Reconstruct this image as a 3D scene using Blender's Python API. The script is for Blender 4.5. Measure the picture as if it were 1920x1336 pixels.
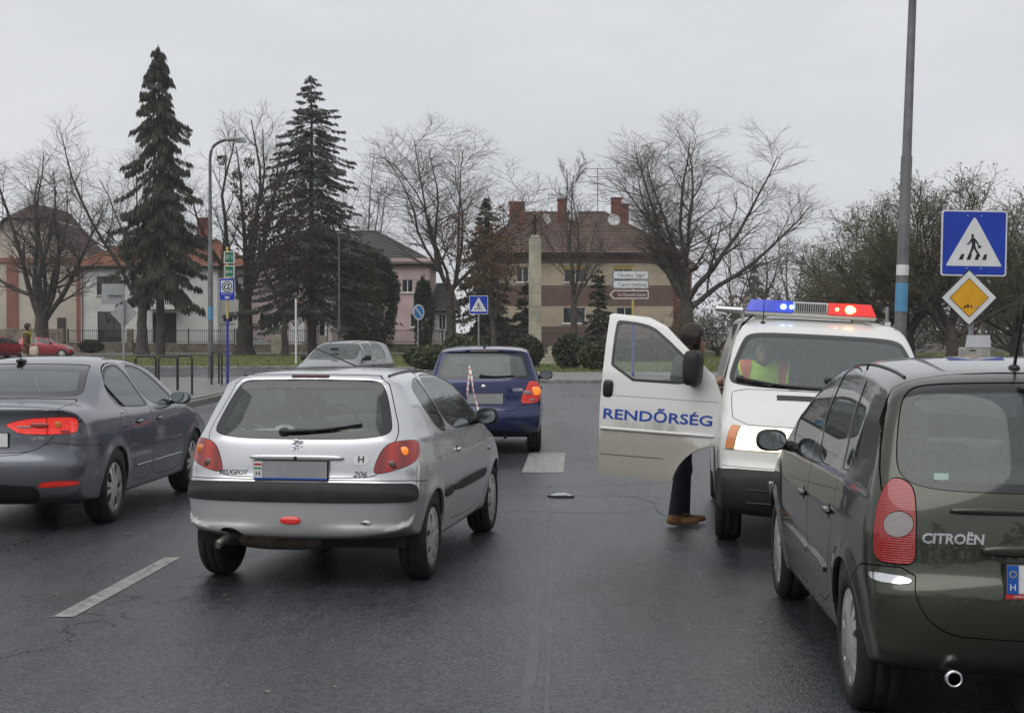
import bpy, math, random
import numpy as np
from mathutils import Vector, Matrix

# ------------------------------------------------------------------ camera, sky, sun, exposure
scene = bpy.context.scene
for _o in list(bpy.data.objects):
    bpy.data.objects.remove(_o, do_unlink=True)
COL = scene.collection
CAM_H = 1.70
FPX = 2760.0            # focal length in pixels of the 1920 px wide photograph
cam_data = bpy.data.cameras.new('camera')
cam_data.sensor_width = 36.0
cam_data.lens = FPX / 1920.0 * 36.0
cam_data.clip_start = 0.1
cam_data.clip_end = 3000.0
cam = bpy.data.objects.new('camera', cam_data)
COL.objects.link(cam)
cam.location = (0, 0, CAM_H)
cam.rotation_euler = (math.radians(90 - 0.934), 0, 0)
scene.camera = cam

SUN_EL, SUN_AZ = math.radians(52), math.radians(215)
world = bpy.data.worlds.new('World')
scene.world = world
world.use_nodes = True
_nt = world.node_tree
_nt.nodes.clear()
_out = _nt.nodes.new('ShaderNodeOutputWorld')
_bg = _nt.nodes.new('ShaderNodeBackground')
_sky = _nt.nodes.new('ShaderNodeTexSky')
_sky.sky_type = 'NISHITA'
_sky.sun_disc = False
_sky.sun_elevation = SUN_EL
_sky.sun_rotation = SUN_AZ
_sky.air_density = 1.0
_sky.dust_density = 6.0
_tc = _nt.nodes.new('ShaderNodeTexCoord')
_map = _nt.nodes.new('ShaderNodeMapping')
_map.inputs['Scale'].default_value = (1.0, 1.0, 2.6)
_noi = _nt.nodes.new('ShaderNodeTexNoise')
_noi.inputs['Scale'].default_value = 2.3
_noi.inputs['Detail'].default_value = 5.0
_noi.inputs['Roughness'].default_value = 0.55
_ramp = _nt.nodes.new('ShaderNodeValToRGB')
_ramp.color_ramp.elements[0].position = 0.30
_ramp.color_ramp.elements[0].color = (5.60, 5.82, 6.20, 1)
_ramp.color_ramp.elements[1].position = 0.72
_ramp.color_ramp.elements[1].color = (7.25, 7.38, 7.6, 1)
_mix = _nt.nodes.new('ShaderNodeMix')
_mix.data_type = 'RGBA'
_mix.inputs[0].default_value = 0.965        # closed cloud cover over the clear sky
_L = _nt.links.new
_L(_tc.outputs['Generated'], _map.inputs['Vector'])
_L(_map.outputs['Vector'], _noi.inputs['Vector'])
_L(_noi.outputs['Fac'], _ramp.inputs['Fac'])
_L(_sky.outputs['Color'], _mix.inputs[6])
_L(_ramp.outputs['Color'], _mix.inputs[7])
_L(_mix.outputs[2], _bg.inputs['Color'])
_bg.inputs['Strength'].default_value = 0.10
_L(_bg.outputs[0], _out.inputs[0])

sun_data = bpy.data.lights.new('sun', 'SUN')
sun_data.energy = 1.3
sun_data.angle = math.radians(60)
sun_data.color = (1.0, 0.985, 0.965)
sun = bpy.data.objects.new('sun', sun_data)
COL.objects.link(sun)
sun.rotation_euler = Vector((math.sin(SUN_AZ) * math.cos(SUN_EL), math.cos(SUN_AZ) * math.cos(SUN_EL), math.sin(SUN_EL))).to_track_quat('Z', 'Y').to_euler()

scene.view_settings.view_transform = 'Standard'
scene.view_settings.look = 'None'
scene.view_settings.exposure = 0.14
scene.view_settings.gamma = 1.0
scene.view_settings.use_curve_mapping = False
scene.render.engine = 'CYCLES'
scene.cycles.max_bounces = 8
scene.cycles.transparent_max_bounces = 24
scene.cycles.use_denoising = True
scene.cycles.sample_clamp_indirect = 4.0
scene.cycles.caustics_reflective = False
scene.cycles.caustics_refractive = False

# ------------------------------------------------------------------ helpers: objects
def tag(o, label=None, cat=None, group=None, kind=None):
    if label: o['label'] = label
    if cat: o['category'] = cat
    if group: o['group'] = group
    if kind: o['kind'] = kind
    return o

def empty(name, loc=(0, 0, 0), rz=0.0, label=None, cat=None, group=None):
    o = bpy.data.objects.new(name, None)
    o.empty_display_size = 0.3
    COL.objects.link(o)
    o.location = loc
    o.rotation_euler = (0, 0, rz)
    return tag(o, label, cat, group)

def link(name, me, parent=None):
    o = bpy.data.objects.new(name, me)
    COL.objects.link(o)
    o.parent = parent
    return o

def array_mesh(name, v, t, mats, normals=None, smooth=True, mi=None):
    """triangle mesh from numpy arrays"""
    me = bpy.data.meshes.new(name)
    v = np.ascontiguousarray(v, dtype=np.float32); t = np.ascontiguousarray(t, dtype=np.int32)
    me.vertices.add(len(v)); me.vertices.foreach_set('co', v.ravel())
    me.loops.add(t.size); me.loops.foreach_set('vertex_index', t.ravel())
    me.polygons.add(len(t))
    me.polygons.foreach_set('loop_start', np.arange(0, t.size, 3, dtype=np.int32))
    me.polygons.foreach_set('use_smooth', np.full(len(t), bool(smooth)))
    for m in (mats if isinstance(mats, (list, tuple)) else [mats]): me.materials.append(m)
    if mi is not None: me.polygons.foreach_set('material_index', np.asarray(mi, dtype=np.int32))
    me.update(calc_edges=True)
    if normals is not None and len(v):
        nn = normals / np.maximum(np.linalg.norm(normals, axis=1, keepdims=True), 1e-9)
        me.normals_split_custom_set_from_vertices(nn.tolist())
    return me

class MB:
    """collects simple shapes into one mesh"""
    def __init__(s): s.v = []; s.f = []; s.m = []; s.sm = []
    def add(s, vs, fs, m=0, smooth=False):
        b = len(s.v); s.v += [tuple(p) for p in vs]
        for f in fs: s.f.append([b + i for i in f]); s.m.append(m); s.sm.append(smooth)
    def box(s, lo, hi, m=0, rz=0.0, rx=0.0, ry=0.0, bev=0.0):
        c = Vector([(a + b) / 2 for a, b in zip(lo, hi)]); h = [abs(b - a) / 2 for a, b in zip(lo, hi)]
        R = Matrix.Rotation(rz, 3, 'Z') @ Matrix.Rotation(ry, 3, 'Y') @ Matrix.Rotation(rx, 3, 'X')
        if bev <= 0:
            vs = [c + R @ Vector((x * h[0], y * h[1], z * h[2])) for x in (-1, 1) for y in (-1, 1) for z in (-1, 1)]
            s.add(vs, [(0, 1, 3, 2), (4, 6, 7, 5), (0, 4, 5, 1), (2, 3, 7, 6), (0, 2, 6, 4), (1, 5, 7, 3)], m)
        else:
            b = min(bev, min(h) * 0.9); vs = []; idx = {}
            for sx in (-1, 1):
                for sy in (-1, 1):
                    for sz in (-1, 1):
                        for k in range(3):
                            p = [sx * (h[0] - (b if k != 0 else 0)), sy * (h[1] - (b if k != 1 else 0)), sz * (h[2] - (b if k != 2 else 0))]
                            idx[(sx, sy, sz, k)] = len(vs); vs.append(c + R @ Vector(p))
            fs = []
            for k in range(3):
                o = [(1, 2), (0, 2), (0, 1)][k]
                for sg in (-1, 1):
                    q = []
                    for a, d in ((-1, -1), (1, -1), (1, 1), (-1, 1)):
                        key = [0, 0, 0]; key[k] = sg; key[o[0]] = a; key[o[1]] = d
                        q.append(idx[(*key, k)])
                    if (sg > 0) == (k == 1): q.reverse()
                    fs.append(q)
            for k in range(3):
                o = [(1, 2), (0, 2), (0, 1)][k]
                for a in (-1, 1):
                    for d in (-1, 1):
                        def K(e, w):
                            key = [0, 0, 0]; key[k] = e; key[o[0]] = a; key[o[1]] = d
                            return idx[(*key, w)]
                        fs.append([K(-1, o[0]), K(1, o[0]), K(1, o[1]), K(-1, o[1])])
            for sx in (-1, 1):
                for sy in (-1, 1):
                    for sz in (-1, 1):
                        fs.append([idx[(sx, sy, sz, k)] for k in range(3)])
            s.add(vs, fs, m)
    def ring(s, c, d, r, n, up=None):
        d = Vector(d).normalized(); a = Vector(up) if up is not None else (Vector((0, 0, 1)) if abs(d.z) < 0.9 else Vector((1, 0, 0)))
        u = d.cross(a).normalized(); w = d.cross(u)
        return [Vector(c) + u * (math.cos(2 * math.pi * i / n) * r) + w * (math.sin(2 * math.pi * i / n) * r) for i in range(n)]
    def tube(s, pts, r, n=8, m=0, caps=True, smooth=True):
        pts = [Vector(p) for p in pts]; rs = r if isinstance(r, (list, tuple)) else [r] * len(pts)
        vs = []; fs = []
        for i, p in enumerate(pts):
            d = (pts[min(i + 1, len(pts) - 1)] - pts[max(i - 1, 0)])
            vs += s.ring(p, d, rs[i], n)
        for i in range(len(pts) - 1):
            for k in range(n):
                fs.append((i * n + k, i * n + (k + 1) % n, (i + 1) * n + (k + 1) % n, (i + 1) * n + k))
        s.add(vs, fs, m, smooth)
        if caps:
            s.add(vs[:n], [tuple(range(n))[::-1]], m); s.add(vs[-n:], [tuple(range(n))], m)
    def prism(s, poly, a, b, axis='y', m=0):
        """2D outline extruded along an axis between a and b"""
        def P(p, t): return {'y': (p[0], t, p[1]), 'x': (t, p[0], p[1]), 'z': (p[0], p[1], t)}[axis]
        n = len(poly)
        s.add([P(p, a) for p in poly] + [P(p, b) for p in poly],
              [tuple(range(n))[::-1], tuple(range(n, 2 * n))] + [(i, (i + 1) % n, n + (i + 1) % n, n + i) for i in range(n)], m)
    def lathe(s, prof, c=(0, 0, 0), n=24, axis='z', m=0, smooth=True):
        vs = []; fs = []
        for (r, h) in prof:
            for k in range(n):
                a = 2 * math.pi * k / n; x, y = r * math.cos(a), r * math.sin(a)
                p = {'z': (x, y, h), 'x': (h, x, y), 'y': (x, h, y)}[axis]
                vs.append((c[0] + p[0], c[1] + p[1], c[2] + p[2]))
        for i in range(len(prof) - 1):
            for k in range(n):
                fs.append((i * n + k, i * n + (k + 1) % n, (i + 1) * n + (k + 1) % n, (i + 1) * n + k))
        s.add(vs, fs, m, smooth)
    def sell(s, c, r, e=1.0, m=0, nu=14, nv=9, rz=0.0, rx=0.0, ry=0.0):
        """superellipsoid: e=1 ball, e<1 rounded box"""
        R = Matrix.Rotation(rz, 3, 'Z') @ Matrix.Rotation(ry, 3, 'Y') @ Matrix.Rotation(rx, 3, 'X')
        f = lambda a: math.copysign(abs(a) ** e, a)
        vs = []; fs = []
        for j in range(nv + 1):
            t = -math.pi / 2 + math.pi * j / nv
            for i in range(nu):
                a = 2 * math.pi * i / nu
                p = Vector((r[0] * f(math.cos(t)) * f(math.cos(a)), r[1] * f(math.cos(t)) * f(math.sin(a)), r[2] * f(math.sin(t))))
                vs.append(Vector(c) + R @ p)
        for j in range(nv):
            for i in range(nu):
                fs.append((j * nu + i, j * nu + (i + 1) % nu, (j + 1) * nu + (i + 1) % nu, (j + 1) * nu + i))
        s.add(vs, fs, m, True)
    def quad(s, a, b, c, d, m=0): s.add([a, b, c, d], [(0, 1, 2, 3)], m)
    def build(s, name, mats, parent=None, loc=None):
        me = bpy.data.meshes.new(name)
        me.from_pydata([tuple(p) for p in s.v], [], s.f)
        for mm in (mats if isinstance(mats, (list, tuple)) else [mats]): me.materials.append(mm)
        me.polygons.foreach_set('material_index', s.m)
        me.polygons.foreach_set('use_smooth', s.sm)
        me.update()
        o = link(name, me, parent)
        if loc is not None: o.location = loc
        return o

def boxpart(name, lo, hi, mat, parent=None, bev=0.0, **k):
    b = MB(); b.box(lo, hi, bev=bev, **k); return b.build(name, mat, parent)

def text_arrays(s, size, width=1.0, shear=0.0, align='CENTER', bold=0.0, depth=0.0):
    """vertices (x right, z up, y towards reader negative) and triangles of lettering"""
    cu = bpy.data.curves.new('lettering', 'FONT')
    cu.body = s; cu.size = size; cu.align_x = align; cu.align_y = 'CENTER'; cu.offset = bold; cu.shear = shear
    cu.resolution_u = 3; cu.extrude = depth
    ob = bpy.data.objects.new('lettering', cu); COL.objects.link(ob)
    dg = bpy.context.evaluated_depsgraph_get(); dg.update()
    me = bpy.data.meshes.new_from_object(ob.evaluated_get(dg))
    me.calc_loop_triangles()
    v = np.array([p.co[:] for p in me.vertices], dtype=float).reshape(-1, 3)
    t = np.array([q.vertices[:] for q in me.loop_triangles], dtype=int).reshape(-1, 3)
    bpy.data.objects.remove(ob, do_unlink=True); bpy.data.curves.remove(cu); bpy.data.meshes.remove(me)
    if len(v): v[:, 0] *= width
    return v, t

def text_part(name, s, size, mat, parent, loc, M=None, **k):
    v, t = text_arrays(s, size, **k)
    P = np.stack([v[:, 0], -v[:, 2], v[:, 1]], 1)         # upright, facing -Y
    me = array_mesh(name, P, t, mat, smooth=False)
    o = link(name, me, parent)
    o.location = loc
    if M is not None: o.rotation_euler = M
    return o

# ------------------------------------------------------------------ helpers: fields and meshes out of fields
def chaikin(P, n=2, closed=True):
    P = np.asarray(P, float)
    for _ in range(n):
        if closed:
            Q = np.roll(P, -1, 0)
            P = np.stack([0.75 * P + 0.25 * Q, 0.25 * P + 0.75 * Q], 1).reshape(-1, P.shape[1])
        else:
            A, B = P[:-1], P[1:]
            P = np.vstack([P[:1], np.stack([0.75 * A + 0.25 * B, 0.25 * A + 0.75 * B], 1).reshape(-1, P.shape[1]), P[-1:]])
    return P

def sd2(P, x, y, attr=None):
    """signed distance to a closed outline, negative inside"""
    d2 = np.full(x.shape, 1e9); ins = np.zeros(x.shape, bool); at = np.zeros(x.shape)
    n = len(P)
    for i in range(n):
        ax, ay = P[i][0], P[i][1]; bx, by = P[(i + 1) % n][0], P[(i + 1) % n][1]
        ex, ey = bx - ax, by - ay; L = ex * ex + ey * ey + 1e-12
        t = np.clip(((x - ax) * ex + (y - ay) * ey) / L, 0, 1)
        dd = (x - ax - t * ex) ** 2 + (y - ay - t * ey) ** 2
        m = dd < d2
        d2 = np.where(m, dd, d2)
        if attr is not None: at = np.where(m, attr[i] * (1 - t) + attr[(i + 1) % n] * t, at)
        if ay != by:
            c = ((ay > y) != (by > y)) & (x < (bx - ax) * (y - ay) / (by - ay) + ax)
            ins ^= c
    d = np.sqrt(d2); d = np.where(ins, -d, d)
    return (d, at) if attr is not None else d

def surface_nets(V, org, h):
    """V < 0 inside"""
    S = V < 0
    c = np.zeros(tuple(n - 1 for n in V.shape), np.int8)
    sl = (slice(0, -1), slice(1, None))
    for a in (0, 1):
        for b in (0, 1):
            for d in (0, 1): c += S[sl[a], sl[b], sl[d]]
    mixed = (c > 0) & (c < 8)
    I = np.argwhere(mixed)
    idx = np.full(c.shape, -1, np.int64); idx[mixed] = np.arange(len(I))
    pos = np.zeros((len(I), 3)); cnt = np.zeros(len(I))
    i, j, k = I.T
    for ax in range(3):
        o = [q for q in range(3) if q != ax]
        for a in (0, 1):
            for b in (0, 1):
                c0 = [i, j, k]; c0[o[0]] = c0[o[0]] + a; c0[o[1]] = c0[o[1]] + b
                c1 = list(c0); c1[ax] = c1[ax] + 1
                v0 = V[tuple(c0)]; v1 = V[tuple(c1)]
                m = (v0 < 0) != (v1 < 0)
                t = np.where(m, v0 / np.where(m, v0 - v1, 1), 0)
                p = np.zeros((len(I), 3)); p[:, o[0]] = a; p[:, o[1]] = b; p[:, ax] = t
                pos += p * m[:, None]; cnt += m
    pos = (pos / np.maximum(cnt, 1)[:, None] + I) * h + np.asarray(org)
    T = []
    for ax in range(3):
        o = [q for q in range(3) if q != ax]
        s0 = [slice(1, -1)] * 3; s0[ax] = slice(0, -1); s1 = [slice(1, -1)] * 3; s1[ax] = slice(1, None)
        A = S[tuple(s0)]; B = S[tuple(s1)]
        E = np.argwhere(A != B)
        if not len(E): continue
        sg = A[tuple(E.T)]
        base = E.copy()
        for q in o: base[:, q] += 1
        def cell(a, b):
            cc = base.copy(); cc[:, o[0]] -= a; cc[:, o[1]] -= b
            return idx[tuple(cc.T)]
        q = np.stack([cell(1, 1), cell(0, 1), cell(0, 0), cell(1, 0)], 1)
        if ax == 1: sg = ~sg
        q = np.where(sg[:, None], q, q[:, ::-1])
        T += [q[:, [0, 1, 2]], q[:, [0, 2, 3]]]
    return pos, np.vstack(T)

class TM:
    """triangle mesh with vertex normals"""
    def __init__(s, v, n, t): s.v = v; s.n = n; s.t = t
    def copy(s): return TM(s.v.copy(), s.n.copy(), s.t.copy())

def clip(m, g):
    """the piece of m where g <= 0"""
    if len(m.t) == 0: return m
    ins = g <= 0
    k = ins[m.t].sum(1)
    full = m.t[k == 3]
    out = [full]
    E = []
    t1 = m.t[k == 1]; t2 = m.t[k == 2]
    def roll(t, want):
        w = np.argmax(ins[t] == want, 1)
        return np.stack([t[np.arange(len(t)), (w + q) % 3] for q in range(3)], 1)
    nv = len(m.v)
    newtri = []
    if len(t1):
        t1 = roll(t1, True)
        E.append(t1[:, [0, 1]]); E.append(t1[:, [0, 2]])
    if len(t2):
        t2 = roll(t2, False)
        E.append(t2[:, [0, 1]]); E.append(t2[:, [0, 2]])
    v, n = m.v, m.n
    if E:
        EE = np.sort(np.vstack(E), 1)
        key = EE[:, 0].astype(np.int64) * (nv + 1) + EE[:, 1]
        uq, first, inv = np.unique(key, return_index=True, return_inverse=True)
        a = EE[first, 0]; b = EE[first, 1]
        t = (g[a] / (g[a] - g[b]))[:, None]
        v = np.vstack([v, m.v[a] * (1 - t) + m.v[b] * t]); n = np.vstack([n, m.n[a] * (1 - t) + m.n[b] * t])
        inv = inv.ravel() + nv; o = 0
        if len(t1):
            e1 = inv[o:o + len(t1)]; o += len(t1); e2 = inv[o:o + len(t1)]; o += len(t1)
            out.append(np.stack([t1[:, 0], e1, e2], 1))
        if len(t2):
            e1 = inv[o:o + len(t2)]; o += len(t2); e2 = inv[o:o + len(t2)]
            out += [np.stack([t2[:, 1], t2[:, 2], e2], 1), np.stack([t2[:, 1], e2, e1], 1)]
    T = np.vstack(out)
    used = np.unique(T)
    rm = np.zeros(len(v), np.int64); rm[used] = np.arange(len(used))
    return TM(v[used], n[used], rm[T])

def refine(m, g, lim):
    """split the triangles whose |g| is small in four"""
    sel = (np.abs(g[m.t]).min(1) < lim)
    if not sel.any(): return m
    t = m.t[sel]; nv = len(m.v)
    EE = np.sort(np.vstack([t[:, [0, 1]], t[:, [1, 2]], t[:, [2, 0]]]), 1)
    key = EE[:, 0].astype(np.int64) * (nv + 1) + EE[:, 1]
    uq, first, inv = np.unique(key, return_index=True, return_inverse=True)
    a = EE[first, 0]; b = EE[first, 1]
    v = np.vstack([m.v, (m.v[a] + m.v[b]) / 2]); n = np.vstack([m.n, m.n[a] + m.n[b]])
    n = n / np.maximum(np.linalg.norm(n, axis=1, keepdims=True), 1e-9)
    q = inv.ravel() + nv; k = len(t); ab, bc, ca = q[:k], q[k:2 * k], q[2 * k:]
    T = [m.t[~sel], np.stack([t[:, 0], ab, ca], 1), np.stack([ab, t[:, 1], bc], 1), np.stack([ca, bc, t[:, 2]], 1), np.stack([ab, bc, ca], 1)]
    return TM(v, n, np.vstack(T))

def finish(m, off=0.0, skirt=0.0):
    """offset along the normals and give the open edges a rim"""
    n = m.n / np.maximum(np.linalg.norm(m.n, axis=1, keepdims=True), 1e-9)
    v = m.v + n * off; t = m.t
    if skirt > 0 and len(t):
        e = np.vstack([t[:, [0, 1]], t[:, [1, 2]], t[:, [2, 0]]])
        k = np.sort(e, 1); key = k[:, 0].astype(np.int64) * (len(v) + 1) + k[:, 1]
        uq, first, cnt = np.unique(key, return_index=True, return_counts=True)
        b = e[first[cnt == 1]]
        if len(b):
            p0, p1 = v[b[:, 0]], v[b[:, 1]]; n0, n1 = n[b[:, 0]], n[b[:, 1]]
            q0, q1 = p0 - n0 * skirt, p1 - n1 * skirt
            nn = np.cross(p1 - p0, n0); nn /= np.maximum(np.linalg.norm(nn, axis=1, keepdims=True), 1e-9)
            o = len(v); c = len(b); r = np.arange(c)
            v = np.vstack([v, p0, p1, q1, q0]); n = np.vstack([n, nn, nn, nn, nn])
            t = np.vstack([t, np.stack([o + c + r, o + r, o + 3 * c + r], 1), np.stack([o + c + r, o + 3 * c + r, o + 2 * c + r], 1)])
    return TM(v, n, t)

def tm_obj(name, m, mat, parent=None, off=0.0, skirt=0.0):
    m = finish(m, off, skirt)
    return link(name, array_mesh(name, m.v, m.t, mat, m.n), parent)

def coarse(m, cell):
    """merge vertices on a grid: for surfaces that are only glimpsed"""
    k = np.floor(m.v / cell).astype(np.int64); key = (k[:, 0] + 1000) * 4000000 + (k[:, 1] + 1000) * 2000 + (k[:, 2] + 1000)
    uq, inv = np.unique(key, return_inverse=True); inv = inv.ravel(); c = np.bincount(inv).astype(float)[:, None]
    v = np.stack([np.bincount(inv, m.v[:, q]) for q in range(3)], 1) / c; n = np.stack([np.bincount(inv, m.n[:, q]) for q in range(3)], 1)
    t = inv[m.t]; t = t[(t[:, 0] != t[:, 1]) & (t[:, 1] != t[:, 2]) & (t[:, 2] != t[:, 0])]
    return TM(v, n / np.maximum(np.linalg.norm(n, axis=1, keepdims=True), 1e-9), t)

def smin(a, b, k):
    h = np.clip(0.5 + 0.5 * (b - a) / k, 0, 1)
    return b * (1 - h) + a * h - k * h * (1 - h)

def cone_field(caps, k=0.03):
    """smooth union of tapered capsules ((x,y,z),(x,y,z),ra,rb[,flat])"""
    def F(x, y, z):
        d = None
        for c in caps:
            a = np.array(c[0], float); b = np.array(c[1], float); ra, rb = c[2], c[3]
            sc = np.array(c[4], float) if len(c) > 4 else np.ones(3)
            e = (b - a); L = (e * e).sum() + 1e-9
            t = np.clip(((x - a[0]) * e[0] + (y - a[1]) * e[1] + (z - a[2]) * e[2]) / L, 0, 1)
            q = np.sqrt(((x - a[0] - t * e[0]) / sc[0]) ** 2 + ((y - a[1] - t * e[1]) / sc[1]) ** 2 + ((z - a[2] - t * e[2]) / sc[2]) ** 2) - (ra + (rb - ra) * t)
            d = q if d is None else smin(d, q, k)
        return d
    return F

def field_mesh(F, lo, hi, h, it=2):
    lo = np.asarray(lo, float) - h * 1.5; hi = np.asarray(hi, float) + h * 1.5
    ax = [np.arange(lo[q], hi[q] + h, h) for q in range(3)]
    X, Y, Z = np.meshgrid(*ax, indexing='ij')
    V = F(X, Y, Z)
    v, t = surface_nets(V, lo, h)
    e = h * 0.2
    def grad(p):
        return np.stack([F(p[:, 0] + e, p[:, 1], p[:, 2]) - F(p[:, 0] - e, p[:, 1], p[:, 2]),
                         F(p[:, 0], p[:, 1] + e, p[:, 2]) - F(p[:, 0], p[:, 1] - e, p[:, 2]),
                         F(p[:, 0], p[:, 1], p[:, 2] + e) - F(p[:, 0], p[:, 1], p[:, 2] - e)], 1) / (2 * e)
    for _ in range(it):
        g = grad(v); f = F(v[:, 0], v[:, 1], v[:, 2])
        st = -(f / np.maximum((g * g).sum(1), 1e-6))[:, None] * g
        l = np.linalg.norm(st, axis=1, keepdims=True)
        v = v + st * np.minimum(1, h * 0.7 / np.maximum(l, 1e-9))
    g = grad(v)
    return TM(v, g / np.maximum(np.linalg.norm(g, axis=1, keepdims=True), 1e-9), t)

def bm_weld(me, d=1e-5):
    import bmesh
    bm = bmesh.new(); bm.from_mesh(me); bmesh.ops.remove_doubles(bm, verts=bm.verts, dist=d); bm.to_mesh(me); bm.free()

# ------------------------------------------------------------------ materials
MATS = {}
def srgb(r, g, b):
    f = lambda c: ((c / 255.0) / 12.92) if c / 255.0 <= 0.04045 else (((c / 255.0) + 0.055) / 1.055) ** 2.4
    return (f(r), f(g), f(b))

def pbr(name, col, rough=0.5, metal=0.0, coat=0.0, var=None, bump=None, spec=0.5, emit=None, coat_rough=0.05, space='Object', rvar=0.0, two=None, sheen=0.0):
    """principled surface; var=(scale, amount) mottles the colour, two = second colour to mottle towards, bump=(scale, strength, distance)"""
    if name in MATS: return MATS[name]
    m = bpy.data.materials.new(name); m.use_nodes = True
    nt = m.node_tree; N = nt.nodes; L = nt.links.new
    b = N['Principled BSDF']
    b.inputs['Base Color'].default_value = (*col, 1); b.inputs['Roughness'].default_value = rough
    b.inputs['Metallic'].default_value = metal; b.inputs['Coat Weight'].default_value = coat
    b.inputs['Coat Roughness'].default_value = coat_rough; b.inputs['Specular IOR Level'].default_value = spec
    if sheen: b.inputs['Sheen Weight'].default_value = sheen
    if emit: b.inputs['Emission Color'].default_value = (*emit[0], 1); b.inputs['Emission Strength'].default_value = emit[1]
    tc = None
    if var or bump or rvar:
        tc = N.new('ShaderNodeTexCoord')
    if var:
        n = N.new('ShaderNodeTexNoise'); n.inputs['Scale'].default_value = var[0]; n.inputs['Detail'].default_value = 6; n.inputs['Roughness'].default_value = 0.62
        L(tc.outputs[space], n.inputs['Vector'])
        r = N.new('ShaderNodeValToRGB')
        c2 = two if two else tuple(c * (1 - var[1]) for c in col)
        c1 = col if two else tuple(min(1, c * (1 + var[1])) for c in col)
        r.color_ramp.elements[0].position = 0.34; r.color_ramp.elements[0].color = (*c2, 1)
        r.color_ramp.elements[1].position = 0.66; r.color_ramp.elements[1].color = (*c1, 1)
        L(n.outputs['Fac'], r.inputs['Fac']); L(r.outputs['Color'], b.inputs['Base Color'])
        if rvar:
            mr = N.new('ShaderNodeMapRange'); mr.inputs['To Min'].default_value = max(0, rough - rvar); mr.inputs['To Max'].default_value = min(1, rough + rvar)
            L(n.outputs['Fac'], mr.inputs['Value']); L(mr.outputs['Result'], b.inputs['Roughness'])
    if bump:
        n2 = N.new('ShaderNodeTexNoise'); n2.inputs['Scale'].default_value = bump[0]; n2.inputs['Detail'].default_value = 4
        L(tc.outputs[space], n2.inputs['Vector'])
        bp = N.new('ShaderNodeBump'); bp.inputs['Strength'].default_value = bump[1]; bp.inputs['Distance'].default_value = bump[2] if len(bump) > 2 else 0.01
        L(n2.outputs['Fac'], bp.inputs['Height']); L(bp.outputs['Normal'], b.inputs['Normal'])
    MATS[name] = m
    return m

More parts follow.
